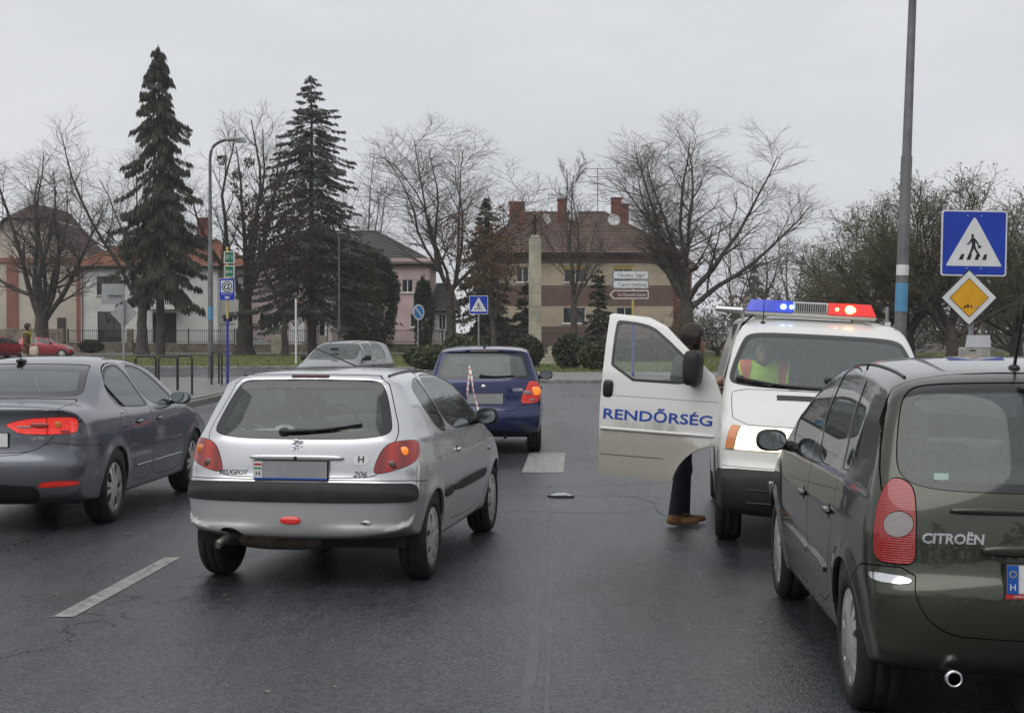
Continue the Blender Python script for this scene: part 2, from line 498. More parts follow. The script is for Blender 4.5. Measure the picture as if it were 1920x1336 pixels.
def paint(name, col, metal=0.6, rough=0.34, dirt=0.5, dirt_top=0.75, dirt_col=(0.16, 0.145, 0.125), coat=1.0, wet=True, dirt_full=0.18):
    """car lacquer with road film thrown up over the lower body"""
    m = bpy.data.materials.new(name); m.use_nodes = True
    nt = m.node_tree; N = nt.nodes; L = nt.links.new
    b = N['Principled BSDF']
    tc = N.new('ShaderNodeTexCoord'); sp = N.new('ShaderNodeSeparateXYZ'); L(tc.outputs['Object'], sp.inputs[0])
    n = N.new('ShaderNodeTexNoise'); n.inputs['Scale'].default_value = 3.1; n.inputs['Detail'].default_value = 8; n.inputs['Roughness'].default_value = 0.65
    mp = N.new('ShaderNodeMapping'); mp.inputs['Scale'].default_value = (1, 1, 0.55); L(tc.outputs['Object'], mp.inputs[0]); L(mp.outputs[0], n.inputs['Vector'])
    fl = N.new('ShaderNodeTexNoise'); fl.inputs['Scale'].default_value = 900; L(tc.outputs['Object'], fl.inputs['Vector'])
    mr = N.new('ShaderNodeMapRange'); mr.interpolation_type = 'SMOOTHSTEP'
    mr.inputs['From Min'].default_value = dirt_top; mr.inputs['From Max'].default_value = dirt_full; mr.inputs['To Min'].default_value = 0; mr.inputs['To Max'].default_value = 1
    ad = N.new('ShaderNodeMath'); ad.operation = 'MULTIPLY_ADD'; ad.inputs[1].default_value = -0.55; 
    L(n.outputs['Fac'], ad.inputs[0]); L(sp.outputs['Z'], ad.inputs[2])
    ad2 = N.new('ShaderNodeMath'); ad2.operation = 'ADD'; ad2.inputs[1].default_value = 0.27; L(ad.outputs[0], ad2.inputs[0])
    L(ad2.outputs[0], mr.inputs['Value'])
    mu = N.new('ShaderNodeMath'); mu.operation = 'MULTIPLY'; mu.inputs[1].default_value = dirt; L(mr.outputs['Result'], mu.inputs[0])
    thin = N.new('ShaderNodeMapRange'); thin.inputs['From Min'].default_value = 0.45; thin.inputs['From Max'].default_value = 0.8; thin.inputs['To Max'].default_value = dirt * 0.14
    L(n.outputs['Fac'], thin.inputs['Value'])
    mx2 = N.new('ShaderNodeMath'); mx2.operation = 'MAXIMUM'; L(mu.outputs[0], mx2.inputs[0]); L(thin.outputs['Result'], mx2.inputs[1])
    base = N.new('ShaderNodeMix'); base.data_type = 'RGBA'
    flm = N.new('ShaderNodeMix'); flm.data_type = 'RGBA'; flm.inputs[6].default_value = (*[c * 0.86 for c in col], 1); flm.inputs[7].default_value = (*[min(1, c * 1.14) for c in col], 1)
    L(fl.outputs['Fac'], flm.inputs[0])
    L(mx2.outputs[0], base.inputs[0]); L(flm.outputs[2], base.inputs[6]); base.inputs[7].default_value = (*dirt_col, 1)
    L(base.outputs[2], b.inputs['Base Color'])
    def lerp(a, c):
        r = N.new('ShaderNodeMapRange'); r.inputs['To Min'].default_value = a; r.inputs['To Max'].default_value = c
        L(mx2.outputs[0], r.inputs['Value']); return r.outputs['Result']
    L(lerp(metal, 0), b.inputs['Metallic']); L(lerp(rough, 0.6), b.inputs['Roughness']); L(lerp(coat, 0.15), b.inputs['Coat Weight'])
    b.inputs['Coat Roughness'].default_value = 0.04
    if wet:                                               # drizzle beads on the lacquer
        vo = N.new('ShaderNodeTexVoronoi'); vo.inputs['Scale'].default_value = 170; L(tc.outputs['Object'], vo.inputs['Vector'])
        rp = N.new('ShaderNodeMapRange'); rp.inputs['From Min'].default_value = 0.30; rp.inputs['From Max'].default_value = 0.05
        L(vo.outputs['Distance'], rp.inputs['Value'])
        bp = N.new('ShaderNodeBump'); bp.inputs['Strength'].default_value = 0.05; bp.inputs['Distance'].default_value = 0.0010
        L(rp.outputs['Result'], bp.inputs['Height']); L(bp.outputs['Normal'], b.inputs['Coat Normal'])
    MATS[name] = m
    return m

def glass_mat(name, tint=(0.55, 0.63, 0.60), ior=1.5, film=0.10):
    """thin pane: tinted see-through plus fresnel mirror plus a film of dirty drizzle"""
    m = bpy.data.materials.new(name); m.use_nodes = True
    nt = m.node_tree; N = nt.nodes; L = nt.links.new; N.clear()
    o = N.new('ShaderNodeOutputMaterial'); tr = N.new('ShaderNodeBsdfTransparent'); tr.inputs[0].default_value = (*tint, 1)
    gl = N.new('ShaderNodeBsdfGlossy'); gl.inputs['Roughness'].default_value = 0.02; gl.inputs[0].default_value = (0.95, 0.97, 0.97, 1)
    df = N.new('ShaderNodeBsdfDiffuse'); df.inputs[0].default_value = (0.50, 0.57, 0.56, 1)
    fr = N.new('ShaderNodeFresnel'); fr.inputs[0].default_value = ior
    tc = N.new('ShaderNodeTexCoord'); n = N.new('ShaderNodeTexNoise'); n.inputs['Scale'].default_value = 26; n.inputs['Detail'].default_value = 8; n.inputs['Roughness'].default_value = 0.8
    L(tc.outputs['Object'], n.inputs['Vector'])
    mr = N.new('ShaderNodeMapRange'); mr.inputs['From Min'].default_value = 0.3; mr.inputs['From Max'].default_value = 0.7; mr.inputs['To Min'].default_value = film * 0.8; mr.inputs['To Max'].default_value = film * 1.25
    L(n.outputs['Fac'], mr.inputs['Value'])
    m0 = N.new('ShaderNodeMixShader'); L(mr.outputs['Result'], m0.inputs[0]); L(tr.outputs[0], m0.inputs[1]); L(df.outputs[0], m0.inputs[2])
    m1 = N.new('ShaderNodeMixShader'); L(fr.outputs[0], m1.inputs[0]); L(m0.outputs[0], m1.inputs[1]); L(gl.outputs[0], m1.inputs[2])
    L(m1.outputs[0], o.inputs[0])
    MATS[name] = m
    return m

def lens_mat(name, col, emit=0.0, ribs=140.0, axis=2, ecol=None):
    """moulded lamp lens with fine horizontal ribs"""
    m = bpy.data.materials.new(name); m.use_nodes = True
    nt = m.node_tree; N = nt.nodes; L = nt.links.new; b = N['Principled BSDF']
    tc = N.new('ShaderNodeTexCoord'); w = N.new('ShaderNodeTexWave'); w.bands_direction = 'XYZ'[axis]; w.inputs['Scale'].default_value = ribs / 6.28
    L(tc.outputs['Object'], w.inputs['Vector'])
    mx = N.new('ShaderNodeMix'); mx.data_type = 'RGBA'; mx.inputs[6].default_value = (*[c * 0.45 for c in col], 1); mx.inputs[7].default_value = (*col, 1)
    L(w.outputs['Fac'], mx.inputs[0]); L(mx.outputs[2], b.inputs['Base Color'])
    b.inputs['Roughness'].default_value = 0.25; b.inputs['Coat Weight'].default_value = 1.0; b.inputs['Coat Roughness'].default_value = 0.03
    b.inputs['Subsurface Weight'].default_value = 0.0
    if emit:
        e = ecol or col
        b.inputs['Emission Color'].default_value = (*e, 1); b.inputs['Emission Strength'].default_value = emit
    bp = N.new('ShaderNodeBump'); bp.inputs['Strength'].default_value = 0.4; bp.inputs['Distance'].default_value = 0.003
    L(w.outputs['Fac'], bp.inputs['Height']); L(bp.outputs['Normal'], b.inputs['Normal'])
    MATS[name] = m
    return m

def asphalt_mat():
    m = bpy.data.materials.new('wet_asphalt'); m.use_nodes = True
    nt = m.node_tree; N = nt.nodes; L = nt.links.new; b = N['Principled BSDF']
    tc = N.new('ShaderNodeTexCoord')
    def noise(sc, det=6, rough=0.6, mp=None):
        n = N.new('ShaderNodeTexNoise'); n.inputs['Scale'].default_value = sc; n.inputs['Detail'].default_value = det; n.inputs['Roughness'].default_value = rough
        if mp:
            q = N.new('ShaderNodeMapping'); q.inputs['Scale'].default_value = mp; L(tc.outputs['Object'], q.inputs[0]); L(q.outputs[0], n.inputs['Vector'])
        else: L(tc.outputs['Object'], n.inputs['Vector'])
        return n.outputs['Fac']
    big = noise(0.22, 6, 0.68); streak = noise(0.8, 5, 0.6, (1.7, 0.07, 1)); grain = noise(110, 4, 0.75)
    vc = N.new('ShaderNodeTexVoronoi'); vc.inputs['Scale'].default_value = 58; L(tc.outputs['Object'], vc.inputs['Vector'])
    vo = N.new('ShaderNodeTexVoronoi'); vo.inputs['Scale'].default_value = 80; L(tc.outputs['Object'], vo.inputs['Vector'])
    r = N.new('ShaderNodeValToRGB'); r.color_ramp.elements[0].position = 0.36; r.color_ramp.elements[0].color = (0.017, 0.0190, 0.022, 1)
    r.color_ramp.elements[1].position = 0.66; r.color_ramp.elements[1].color = (0.058, 0.062, 0.069, 1)
    mixv = N.new('ShaderNodeMath'); mixv.operation = 'MULTIPLY_ADD'; mixv.inputs[1].default_value = 0.55; L(big, mixv.inputs[0])
    st2 = N.new('ShaderNodeMath'); st2.operation = 'MULTIPLY'; st2.inputs[1].default_value = 0.45; L(streak, st2.inputs[0]); L(st2.outputs[0], mixv.inputs[2])
    L(mixv.outputs[0], r.inputs['Fac'])
    gm = N.new('ShaderNodeMix'); gm.data_type = 'RGBA'; gm.blend_type = 'MULTIPLY'; gm.inputs[0].default_value = 1.0
    gr = N.new('ShaderNodeMapRange'); gr.inputs['From Min'].default_value = 0.25; gr.inputs['From Max'].default_value = 0.8; gr.inputs['To Min'].default_value = 0.22; gr.inputs['To Max'].default_value = 2.3
    L(grain, gr.inputs['Value']); gr.name = 'grain'; L(r.outputs['Color'], gm.inputs[6]); L(gr.outputs['Result'], gm.inputs[7])
    sx = N.new('ShaderNodeSeparateColor'); L(vc.outputs['Color'], sx.inputs[0])
    sr = N.new('ShaderNodeMapRange'); sr.inputs['To Min'].default_value = 0.40; sr.inputs['To Max'].default_value = 1.65; L(sx.outputs[0], sr.inputs['Value'])
    g2 = N.new('ShaderNodeMix'); g2.data_type = 'RGBA'; g2.blend_type = 'MULTIPLY'; g2.inputs[0].default_value = 1.0
    L(gm.outputs[2], g2.inputs[6]); L(sr.outputs['Result'], g2.inputs[7]); L(g2.outputs[2], b.inputs['Base Color'])
    rr = N.new('ShaderNodeMapRange'); rr.inputs['From Min'].default_value = 0.3; rr.inputs['From Max'].default_value = 0.7; rr.inputs['To Min'].default_value = 0.13; rr.inputs['To Max'].default_value = 0.44
    L(mixv.outputs[0], rr.inputs['Value']); L(rr.outputs['Result'], b.inputs['Roughness'])
    b.inputs['Specular IOR Level'].default_value = 0.5
    hs = N.new('ShaderNodeMath'); hs.operation = 'ADD'; L(sx.outputs[1], hs.inputs[0]); L(vo.outputs['Distance'], hs.inputs[1])
    bp = N.new('ShaderNodeBump'); bp.inputs['Strength'].default_value = 0.55; bp.inputs['Distance'].default_value = 0.006
    L(hs.outputs[0], bp.inputs['Height']); L(bp.outputs['Normal'], b.inputs['Normal'])
    MATS['asphalt'] = m
    return m

asphalt_mat()
pbr('road_paint', (0.37, 0.36, 0.325), 0.5, var=(14, 0.5), two=(0.12, 0.118, 0.112), bump=(140, 0.35, 0.004), rvar=0.12)
pbr('crack_tar', (0.012, 0.012, 0.013), 0.45)
pbr('kerb_stone', (0.20, 0.19, 0.17), 0.6, var=(4, 0.35), bump=(60, 0.3, 0.004))
pbr('pavement', (0.17, 0.155, 0.145), 0.42, var=(1.6, 0.3), bump=(120, 0.3, 0.004), rvar=0.1)
pbr('lawn_soil', (0.11, 0.16, 0.030), 0.95, var=(1.1, 0.4), two=(0.075, 0.062, 0.032), bump=(18, 0.6, 0.05))
pbr('grass_blade', (0.13, 0.20, 0.032), 0.7, var=(0.5, 0.4), two=(0.11, 0.092, 0.042))
pbr('earth', (0.07, 0.062, 0.045), 0.95, var=(0.2, 0.4))
pbr('rubber', (0.013, 0.013, 0.014), 0.7, var=(14, 0.5), two=(0.034, 0.032, 0.029), bump=(90, 0.2, 0.003), spec=.3)
pbr('black_plastic', (0.017, 0.017, 0.019), 0.5, var=(7, 0.35), two=(0.028, 0.0275, 0.026), bump=(300, 0.12, 0.002), spec=.28)
pbr('dark_trim', (0.010, 0.010, 0.011), 0.35)
pbr('frit', (0.012, 0.013, 0.014), 0.12, coat=0.5)
pbr('underbody', (0.012, 0.012, 0.012), 0.9)
pbr('cabin', (0.085, 0.088, 0.092), 0.85, var=(20, 0.2))
pbr('cabin_light', (0.22, 0.22, 0.215), 0.85)
pbr('seat_cloth', (0.075, 0.078, 0.084), 0.9, var=(30, 0.4))
pbr('seat_grey', (0.11, 0.115, 0.12), 0.9, var=(30, 0.4))
pbr('chrome', (0.75, 0.76, 0.78), 0.12, metal=1.0)
pbr('hub_silver', (0.58, 0.58, 0.57), 0.32, metal=0.25, coat=.4, var=(9, 0.3), two=(0.42, 0.405, 0.38))
pbr('rusty_steel', (0.19, 0.155, 0.12), 0.6, metal=0.6, var=(11, 0.4), two=(0.10, 0.06, 0.04))
pbr('plate_grey', (0.30, 0.30, 0.31), 0.4, var=(3, 0.12))
pbr('plate_white', (0.74, 0.74, 0.72), 0.35)
pbr('eu_blue', (0.02, 0.10, 0.42), 0.35)
pbr('letter_black', (0.015, 0.015, 0.016), 0.4)
pbr('letter_blue', (0.012, 0.055, 0.36), 0.4)
pbr('letter_silver', (0.55, 0.56, 0.57), 0.2, metal=0.9)
pbr('white', (0.78, 0.78, 0.77), 0.45)
pbr('paper', (0.85, 0.87, 0.88), 0.8)
pbr('sticker_white', (0.72, 0.73, 0.72), 0.4)
pbr('flag_red', (0.5, 0.03, 0.03), 0.5)
pbr('flag_green', (0.03, 0.25, 0.08), 0.5)
pbr('tape_red', (0.62, 0.20, 0.20), 0.35)
pbr('tape_white', (0.80, 0.78, 0.77), 0.35)
glass_mat('car_glass', (0.80, 0.90, 0.87), 1.5, 0.085)
glass_mat('wet_glass', (0.80, 0.89, 0.87), 1.5, 0.17)
glass_mat('mpv_glass', (0.80, 0.90, 0.87), 1.5, 0.125)
glass_mat('clear_glass', (0.80, 0.86, 0.84), 1.42, 0.06)
glass_mat('dark_glass', (0.40, 0.45, 0.44), 1.6, 0.06)
glass_mat('house_glass', (0.40, 0.43, 0.44), 1.6, 0.05)
lens_mat('lens_red', (0.42, 0.007, 0.006), ribs=200)
lens_mat('lens_red_soft', (0.48, 0.022, 0.010), ribs=14, axis=0)
lens_mat('lens_red_lit', (0.75, 0.03, 0.025), emit=0.42, ecol=(1.0, 0.04, 0.02))
lens_mat('lens_red_glow', (0.70, 0.025, 0.02), emit=0.16, ecol=(1.0, 0.04, 0.02))
lens_mat('lens_orange', (0.85, 0.24, 0.02))
lens_mat('lens_orange_lit', (0.95, 0.28, 0.03), emit=0.6, ecol=(1.0, 0.26, 0.02))
lens_mat('lens_clear', (0.36, 0.32, 0.31), ribs=420)
lens_mat('lens_smoke', (0.14, 0.06, 0.05))
pbr('mirror_glass', (0.55, 0.60, 0.62), 0.03, metal=1.0)

# ------------------------------------------------------------------ ground, roads, pavements
def sheet(name, poly, z, mat, kind='structure'):
    b = MB(); b.add([(x, y, z) for x, y in poly], [tuple(range(len(poly)))]); o = b.build(name, mat); o['kind'] = kind; return o
def slab(name, poly, z0, z1, mat):
    b = MB(); n = len(poly)
    b.add([(x, y, z1) for x, y in poly] + [(x, y, z0) for x, y in poly], [tuple(range(n))] + [(i, n + i, n + (i + 1) % n, (i + 1) % n) for i in range(n)])
    o = b.build(name, mat); o['kind'] = 'structure'; return o
def kerb(name, line, w=.16, z=.13, joint=1.0):
    """kerb stones laid end to end along a line"""
    L = [Vector((x, y, 0)) for x, y in line]; root = empty(name, (0, 0, 0)); root['kind'] = 'structure'
    k = 0
    for a, c in zip(L[:-1], L[1:]):
        d = c - a; ln = d.length; n = max(1, round(ln / joint)); d.normalize(); nn = Vector((-d.y, d.x, 0))
        for i in range(n):
            p = a + d * (ln * i / n + .006); q = a + d * (ln * (i + 1) / n - .006); dz = .006 * math.sin(7.3 * k); k += 1
            b = MB(); P = []
            for e in (p, q):
                P += [e + Vector((0, 0, -.02)), e + Vector((0, 0, z - .03 + dz)), e + nn * .025 + Vector((0, 0, z + dz)), e + nn * w + Vector((0, 0, z + dz)), e + nn * w + Vector((0, 0, -.02))]
            b.add(P, [(0, 1, 6, 5), (1, 2, 7, 6), (2, 3, 8, 7), (3, 4, 9, 8), (0, 5, 9, 4), (4, 3, 2, 1, 0), (5, 6, 7, 8, 9)])
            b.build('kerb_stone', MATS['kerb_stone'], root)
sheet('ground', [(-1500, -300), (1500, -300), (1500, 2500), (-1500, 2500)], -.06, MATS['earth'])
sheet('road', [(-90, -40), (70, -40), (70, 112), (-90, 112)], 0.0, MATS['asphalt'])
# left island with the bicycle hoops
isl = [(-70, 27), (-9.2, 27), (-8.0, 27.8), (-7.62, 29.5), (-7.62, 46), (-7.9, 48.5), (-8.7, 50.6), (-10.2, 52), (-70, 53)]
slab('pavement_island', isl, -.02, .12, MATS['pavement'])
kerb('kerb_island', [(-10.2, 52.16), (-8.6, 50.75), (-7.75, 48.55), (-7.46, 46), (-7.46, 29.5), (-7.85, 27.7), (-9.2, 26.84), (-22, 26.84)])
# far corner: pavement, lawn
pav = [(-3.6, 62), (-3.4, 54), (-2.4, 51), (0, 49.6), (60, 49.6), (60, 58.5), (2, 58.5), (-2.6, 62.5)]
slab('pavement_far', pav, -.02, .125, MATS['pavement'])
kerb('kerb_far', [(-3.75, 62), (-3.55, 54), (-2.5, 50.85), (0, 49.44), (16, 49.44)])
lawn = [(-26.5, 69), (-6, 69), (-3.6, 66), (-2.6, 62.5), (2, 58.5), (60, 58.5), (60, 119), (-26.5, 107)]
slab('lawn', lawn, -.03, .10, MATS['lawn_soil'])
kerb('kerb_lawn', [(-26.66, 80), (-26.5, 68.84), (-6, 68.84), (-3.6, 65.8)], z=.12)
slab('footpath', [(-60, 107.4), (-26.5, 107.4), (10, 112.5), (10, 118.5), (-60, 118.5)], -.03, .085, MATS['pavement'])
slab('yard_ground', [(-75, 118.7), (60, 119.2), (60, 190), (-75, 190)], -.05, .07, MATS['earth'])
slab('pavement_right', [(6.2, 8), (30, 8), (30, 45), (6.2, 45)], -.02, .12, MATS['pavement'])
kerb('kerb_right', [(6.04, 45), (6.04, 10)])
# grass: blades in tufts over the lawn, uncountable
def grass(name, poly, n, seed, hmin=.05, hmax=.16):
    rng = np.random.default_rng(seed); P = np.array(poly); lo, hi = P.min(0), P.max(0)
    x = rng.uniform(lo[0], hi[0], n * 3); y = lo[1] + (hi[1] - lo[1]) * rng.uniform(0, 1, n * 3) ** 1.6
    k = sd2(P, x, y) < -.1; x, y = x[k][:n], y[k][:n]; m = len(x)
    a = rng.uniform(0, 2 * np.pi, m); h = rng.uniform(hmin, hmax, m); w = rng.uniform(.012, .03, m); lean = rng.normal(0, .05, (m, 2))
    z = np.full(m, .10)
    v = np.empty((m, 3, 3)); dx, dy = np.cos(a) * w, np.sin(a) * w
    v[:, 0] = np.stack([x - dx, y - dy, z], 1); v[:, 1] = np.stack([x + dx, y + dy, z], 1); v[:, 2] = np.stack([x + lean[:, 0], y + lean[:, 1], z + h], 1)
    o = link(name, array_mesh(name, v.reshape(-1, 3), np.arange(3 * m).reshape(-1, 3), MATS['grass_blade'], smooth=False)); o['kind'] = 'stuff'
    o['label'] = 'short winter grass on the lawns beyond the crossing road'; return o
grass('grass', lawn, 60000, 5)
# painted markings and joints
def mark(name, poly, z=.004, mat='road_paint'): return sheet(name, poly, z, MATS[mat])
mark('lane_dash', [(-2.745, 8.77), (-2.615, 8.77), (-2.50, 11.10), (-2.625, 11.10)])
mark('lane_dash', [(-2.42, 15.2), (-2.29, 15.2), (-2.10, 18.2), (-2.23, 18.2)])
mark('crossing_stripe', [(.118, 17.85), (.625, 17.82), (.752, 20.80), (.245, 20.82)])
mark('crossing_stripe', [(-10.6, 54.6), (-10.1, 54.6), (-9.9, 58.0), (-10.4, 58.0)])
mark('crossing_stripe', [(-9.6, 54.6), (-9.1, 54.6), (-8.9, 58.0), (-9.4, 58.0)])
def crack(pts, w=.010, seed=1):
    rng = random.Random(seed); P = chaikin(np.array(pts), 3, False); b = MB(); L = []
    for i, p in enumerate(P):
        d = P[min(i + 1, len(P) - 1)] - P[max(i - 1, 0)]; d = d / (np.linalg.norm(d) + 1e-9); n = np.array([-d[1], d[0]])
        ww = w * rng.uniform(.35, 1.0); j = rng.uniform(-1, 1) * .02
        L.append((p + n * (j + ww), p + n * (j - ww)))
    for (a0, a1), (c0, c1) in zip(L[:-1], L[1:]): b.quad((*a0, .0028), (*a1, .0028), (*c1, .0028), (*c0, .0028))
    o = b.build('road_crack', MATS['crack_tar']); o['kind'] = 'structure'; bm_weld(o.data)
crack([(-.30, 15.35), (.1, 15.28), (.45, 15.38), (.8, 15.2), (1.2, 15.3), (1.6, 15.1)], .010, 2)
crack([(-.25, 16.0), (.3, 16.15), (.8, 16.28), (1.2, 16.4), (1.7, 16.6)], .008, 3)
crack([(-.2, 13.95), (.2, 14.0), (.55, 13.85), (.95, 13.9), (1.25, 13.7)], .009, 4)
pbr('worn_seam', (.080, .084, .092), .42, var=(3, .5), two=(.040, .043, .049), bump=(90, .5, .006))
def seam(pts, w, sd):
    rg = random.Random(sd); P = chaikin(np.array(pts), 3, False); b = MB(); E = []
    for p in P: E.append(((p[0] - w * rg.uniform(.6, 1.2), p[1], .0016), (p[0] + w * rg.uniform(.6, 1.2), p[1], .0016)))
    for (a0, a1), (c0, c1) in zip(E[:-1], E[1:]): b.quad(a0, a1, c1, c0)
    o = b.build('road_seam', MATS['worn_seam']); o['kind'] = 'structure'; bm_weld(o.data)
seam([(.02, 5.2), (.06, 6.6), (.14, 8.5), (.22, 10.8), (.29, 12.9), (.38, 15.5)], .028, 3)
seam([(.115, 5.2), (.155, 6.6), (.225, 8.5), (.29, 10.8), (.345, 12.9)], .012, 4)
crack([(1.2, 15.3), (1.45, 14.7), (1.35, 14.0), (1.5, 13.4)], .008, 6)
rng_c = random.Random(33)
for k in range(26):
    t = rng_c.uniform(0, 1); x = -2.95 + .75 * t + rng_c.uniform(-.05, .30); y = 6.0 + 5.2 * t; a = rng_c.uniform(0, 6.28); P = [(x, y)]
    for _ in range(4): a += rng_c.uniform(-.9, .9); x += .07 * math.cos(a); y += .10 * math.sin(a); P.append((x, y))
    crack(P, .006, 40 + k)
# small wet leaves and grit lying about
rng = random.Random(9); b = MB()
for k in range(70):
    y = rng.uniform(5.0, 24); x = rng.uniform(-.40, .40) * y; s_ = rng.uniform(.006, .018); a = rng.uniform(0, 3.1)
    b.add([(x + math.cos(a) * s_ * 1.7, y + math.sin(a) * s_ * 1.7, .006), (x - math.sin(a) * s_, y + math.cos(a) * s_, .010), (x - math.cos(a) * s_ * 1.5, y - math.sin(a) * s_ * 1.5, .006), (x + math.sin(a) * s_, y - math.cos(a) * s_, .011)], [(0, 1, 2, 3)])
o = b.build('litter', pbr('dead_leaf', (.28, .21, .13), .7, var=(3, .5))); o['kind'] = 'stuff'; o['label'] = 'tiny leaves and grit scattered on the wet road'
# torn piece of trim on the road
b = MB(); pts = [(.38, 15.22, .018), (.46, 15.17, .045), (.55, 15.16, .05), (.62, 15.20, .022)]
for (p, q, w) in zip(pts[:-1], pts[1:], (.05, .055, .04)):
    b.add([(p[0], p[1], p[2]), (q[0], q[1], q[2]), (q[0], q[1] - w, q[2] - .02), (p[0], p[1] - w * .8, max(.006, p[2] - .02))], [(0, 1, 2, 3)])
    b.add([(p[0], p[1], p[2] - .006), (q[0], q[1], q[2] - .006), (q[0], q[1] - w, q[2] - .026), (p[0], p[1] - w * .8, max(.003, p[2] - .026))], [(3, 2, 1, 0)])
b.tube([(.37, 15.19, .012), (.50, 15.10, .012), (.64, 15.13, .012)], .012, 6, m=1)
tag(b.build('broken_trim', [MATS['letter_silver'], MATS['black_plastic']]), 'broken shard of shiny trim lying on the road below the crossing stripe', 'debris')

# leaf belts: far wood behind houses, plus unseen belt added to darken car reflections
def belt(name, label, segs, seed, mat, size):
    rng = np.random.default_rng(seed); C = []
    for (x0, y0, x1, y1, h, dep, m) in segs:
        t = rng.uniform(0, 1, m); d = np.array([x1 - x0, y1 - y0]); nn = np.array([-d[1], d[0]]) / np.linalg.norm(d)
        hh = h * (.62 + .22 * np.sin(t * np.linalg.norm(d) / 3.1 + seed) + .16 * np.sin(t * np.linalg.norm(d) / 1.3))
        q = rng.uniform(-dep, dep, m); C.append(np.stack([x0 + d[0] * t + nn[0] * q, y0 + d[1] * t + nn[1] * q, rng.uniform(0, 1, m) ** .8 * hh], 1))
    o = leaf_obj(name, np.vstack(C), size, mat, None, rng); o['label'] = label; return o
# ------------------------------------------------------------------ houses
pbr('wall_white', (.66, .655, .62), .9, var=(.5, .16), bump=(9, .15, .02))
pbr('wall_cream', (.52, .465, .385), .9, var=(.5, .12), bump=(9, .15, .02))
pbr('wall_rust', (.26, .12, .085), .9, var=(.5, .15))
pbr('wall_pink', (.56, .42, .41), .9, var=(.5, .16), bump=(9, .15, .02))
pbr('wall_tan', (.42, .35, .25), .9, var=(.6, .14), bump=(9, .15, .02))
pbr('wall_brown', (.15, .092, .075), .9, var=(.6, .15), bump=(9, .15, .02))
pbr('tile_orange', (.30, .125, .075), .8, var=(2.2, .4), two=(.19, .075, .045))
pbr('tile_brown', (.15, .092, .074), .8, var=(2.2, .4), two=(.095, .062, .052))
pbr('tile_red', (.10, .046, .042), .8, var=(2.2, .35), two=(.065, .036, .033))
pbr('tile_grey', (.075, .075, .078), .75, var=(2.2, .3), two=(.05, .05, .052))
pbr('brick_red', (.22, .075, .05), .85, var=(5, .4), two=(.13, .05, .035))
pbr('frame_white', (.66, .66, .63), .5); pbr('frame_brown', (.045, .03, .024), .5)
pbr('curtain', (.55, .54, .50), .9, var=(6, .25)); pbr('shutter', (.06, .05, .045), .6, var=(8, .2))
pbr('blind_yellow', (.42, .30, .09), .8); pbr('concrete', (.36, .335, .26), .85, var=(1.4, .25), bump=(14, .2, .02))
pbr('iron', (.018, .016, .016), .6); pbr('stone_wall', (.21, .175, .13), .9, var=(1.6, .45), bump=(5, .6, .06)); pbr('gutter', (.12, .08, .06), .5, metal=.4)
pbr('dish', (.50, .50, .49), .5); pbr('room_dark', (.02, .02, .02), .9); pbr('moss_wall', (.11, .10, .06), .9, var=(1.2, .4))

def wall_holes(b, x0, x1, z0, z1, y0, y1, holes, m=0):
    xs = sorted(set([x0, x1] + [h[k] for h in holes for k in (0, 1)])); zs = sorted(set([z0, z1] + [h[k] for h in holes for k in (2, 3)]))
    xs = [x for x in xs if x0 <= x <= x1]; zs = [z for z in zs if z0 <= z <= z1]
    inside = lambda x, z: any(h[0] < x < h[1] and h[2] < z < h[3] for h in holes)
    n = len(xs); vid = {}
    V = []; Fc = []
    def vt(i, j, y):
        k = (i, j, y)
        if k not in vid: vid[k] = len(V); V.append((xs[i], y, zs[j]))
        return vid[k]
    for i in range(len(xs) - 1):
        for j in range(len(zs) - 1):
            if inside((xs[i] + xs[i + 1]) / 2, (zs[j] + zs[j + 1]) / 2): continue
            Fc.append((vt(i, j, y0), vt(i + 1, j, y0), vt(i + 1, j + 1, y0), vt(i, j + 1, y0)))
            for (di, dj, e) in ((-1, 0, ((i, j), (i, j + 1))), (1, 0, ((i + 1, j + 1), (i + 1, j))), (0, -1, ((i + 1, j), (i, j))), (0, 1, ((i, j + 1), (i + 1, j + 1)))):
                ii, jj = i + di, j + dj
                out = ii < 0 or jj < 0 or ii >= len(xs) - 1 or jj >= len(zs) - 1
                if out or inside((xs[ii] + xs[ii + 1]) / 2, (zs[jj] + zs[jj + 1]) / 2):
                    (a, c), (d, f) = e
                    Fc.append((vt(a, c, y0), vt(d, f, y0), vt(d, f, y1), vt(a, c, y1)))
    b.add(V, Fc, m)

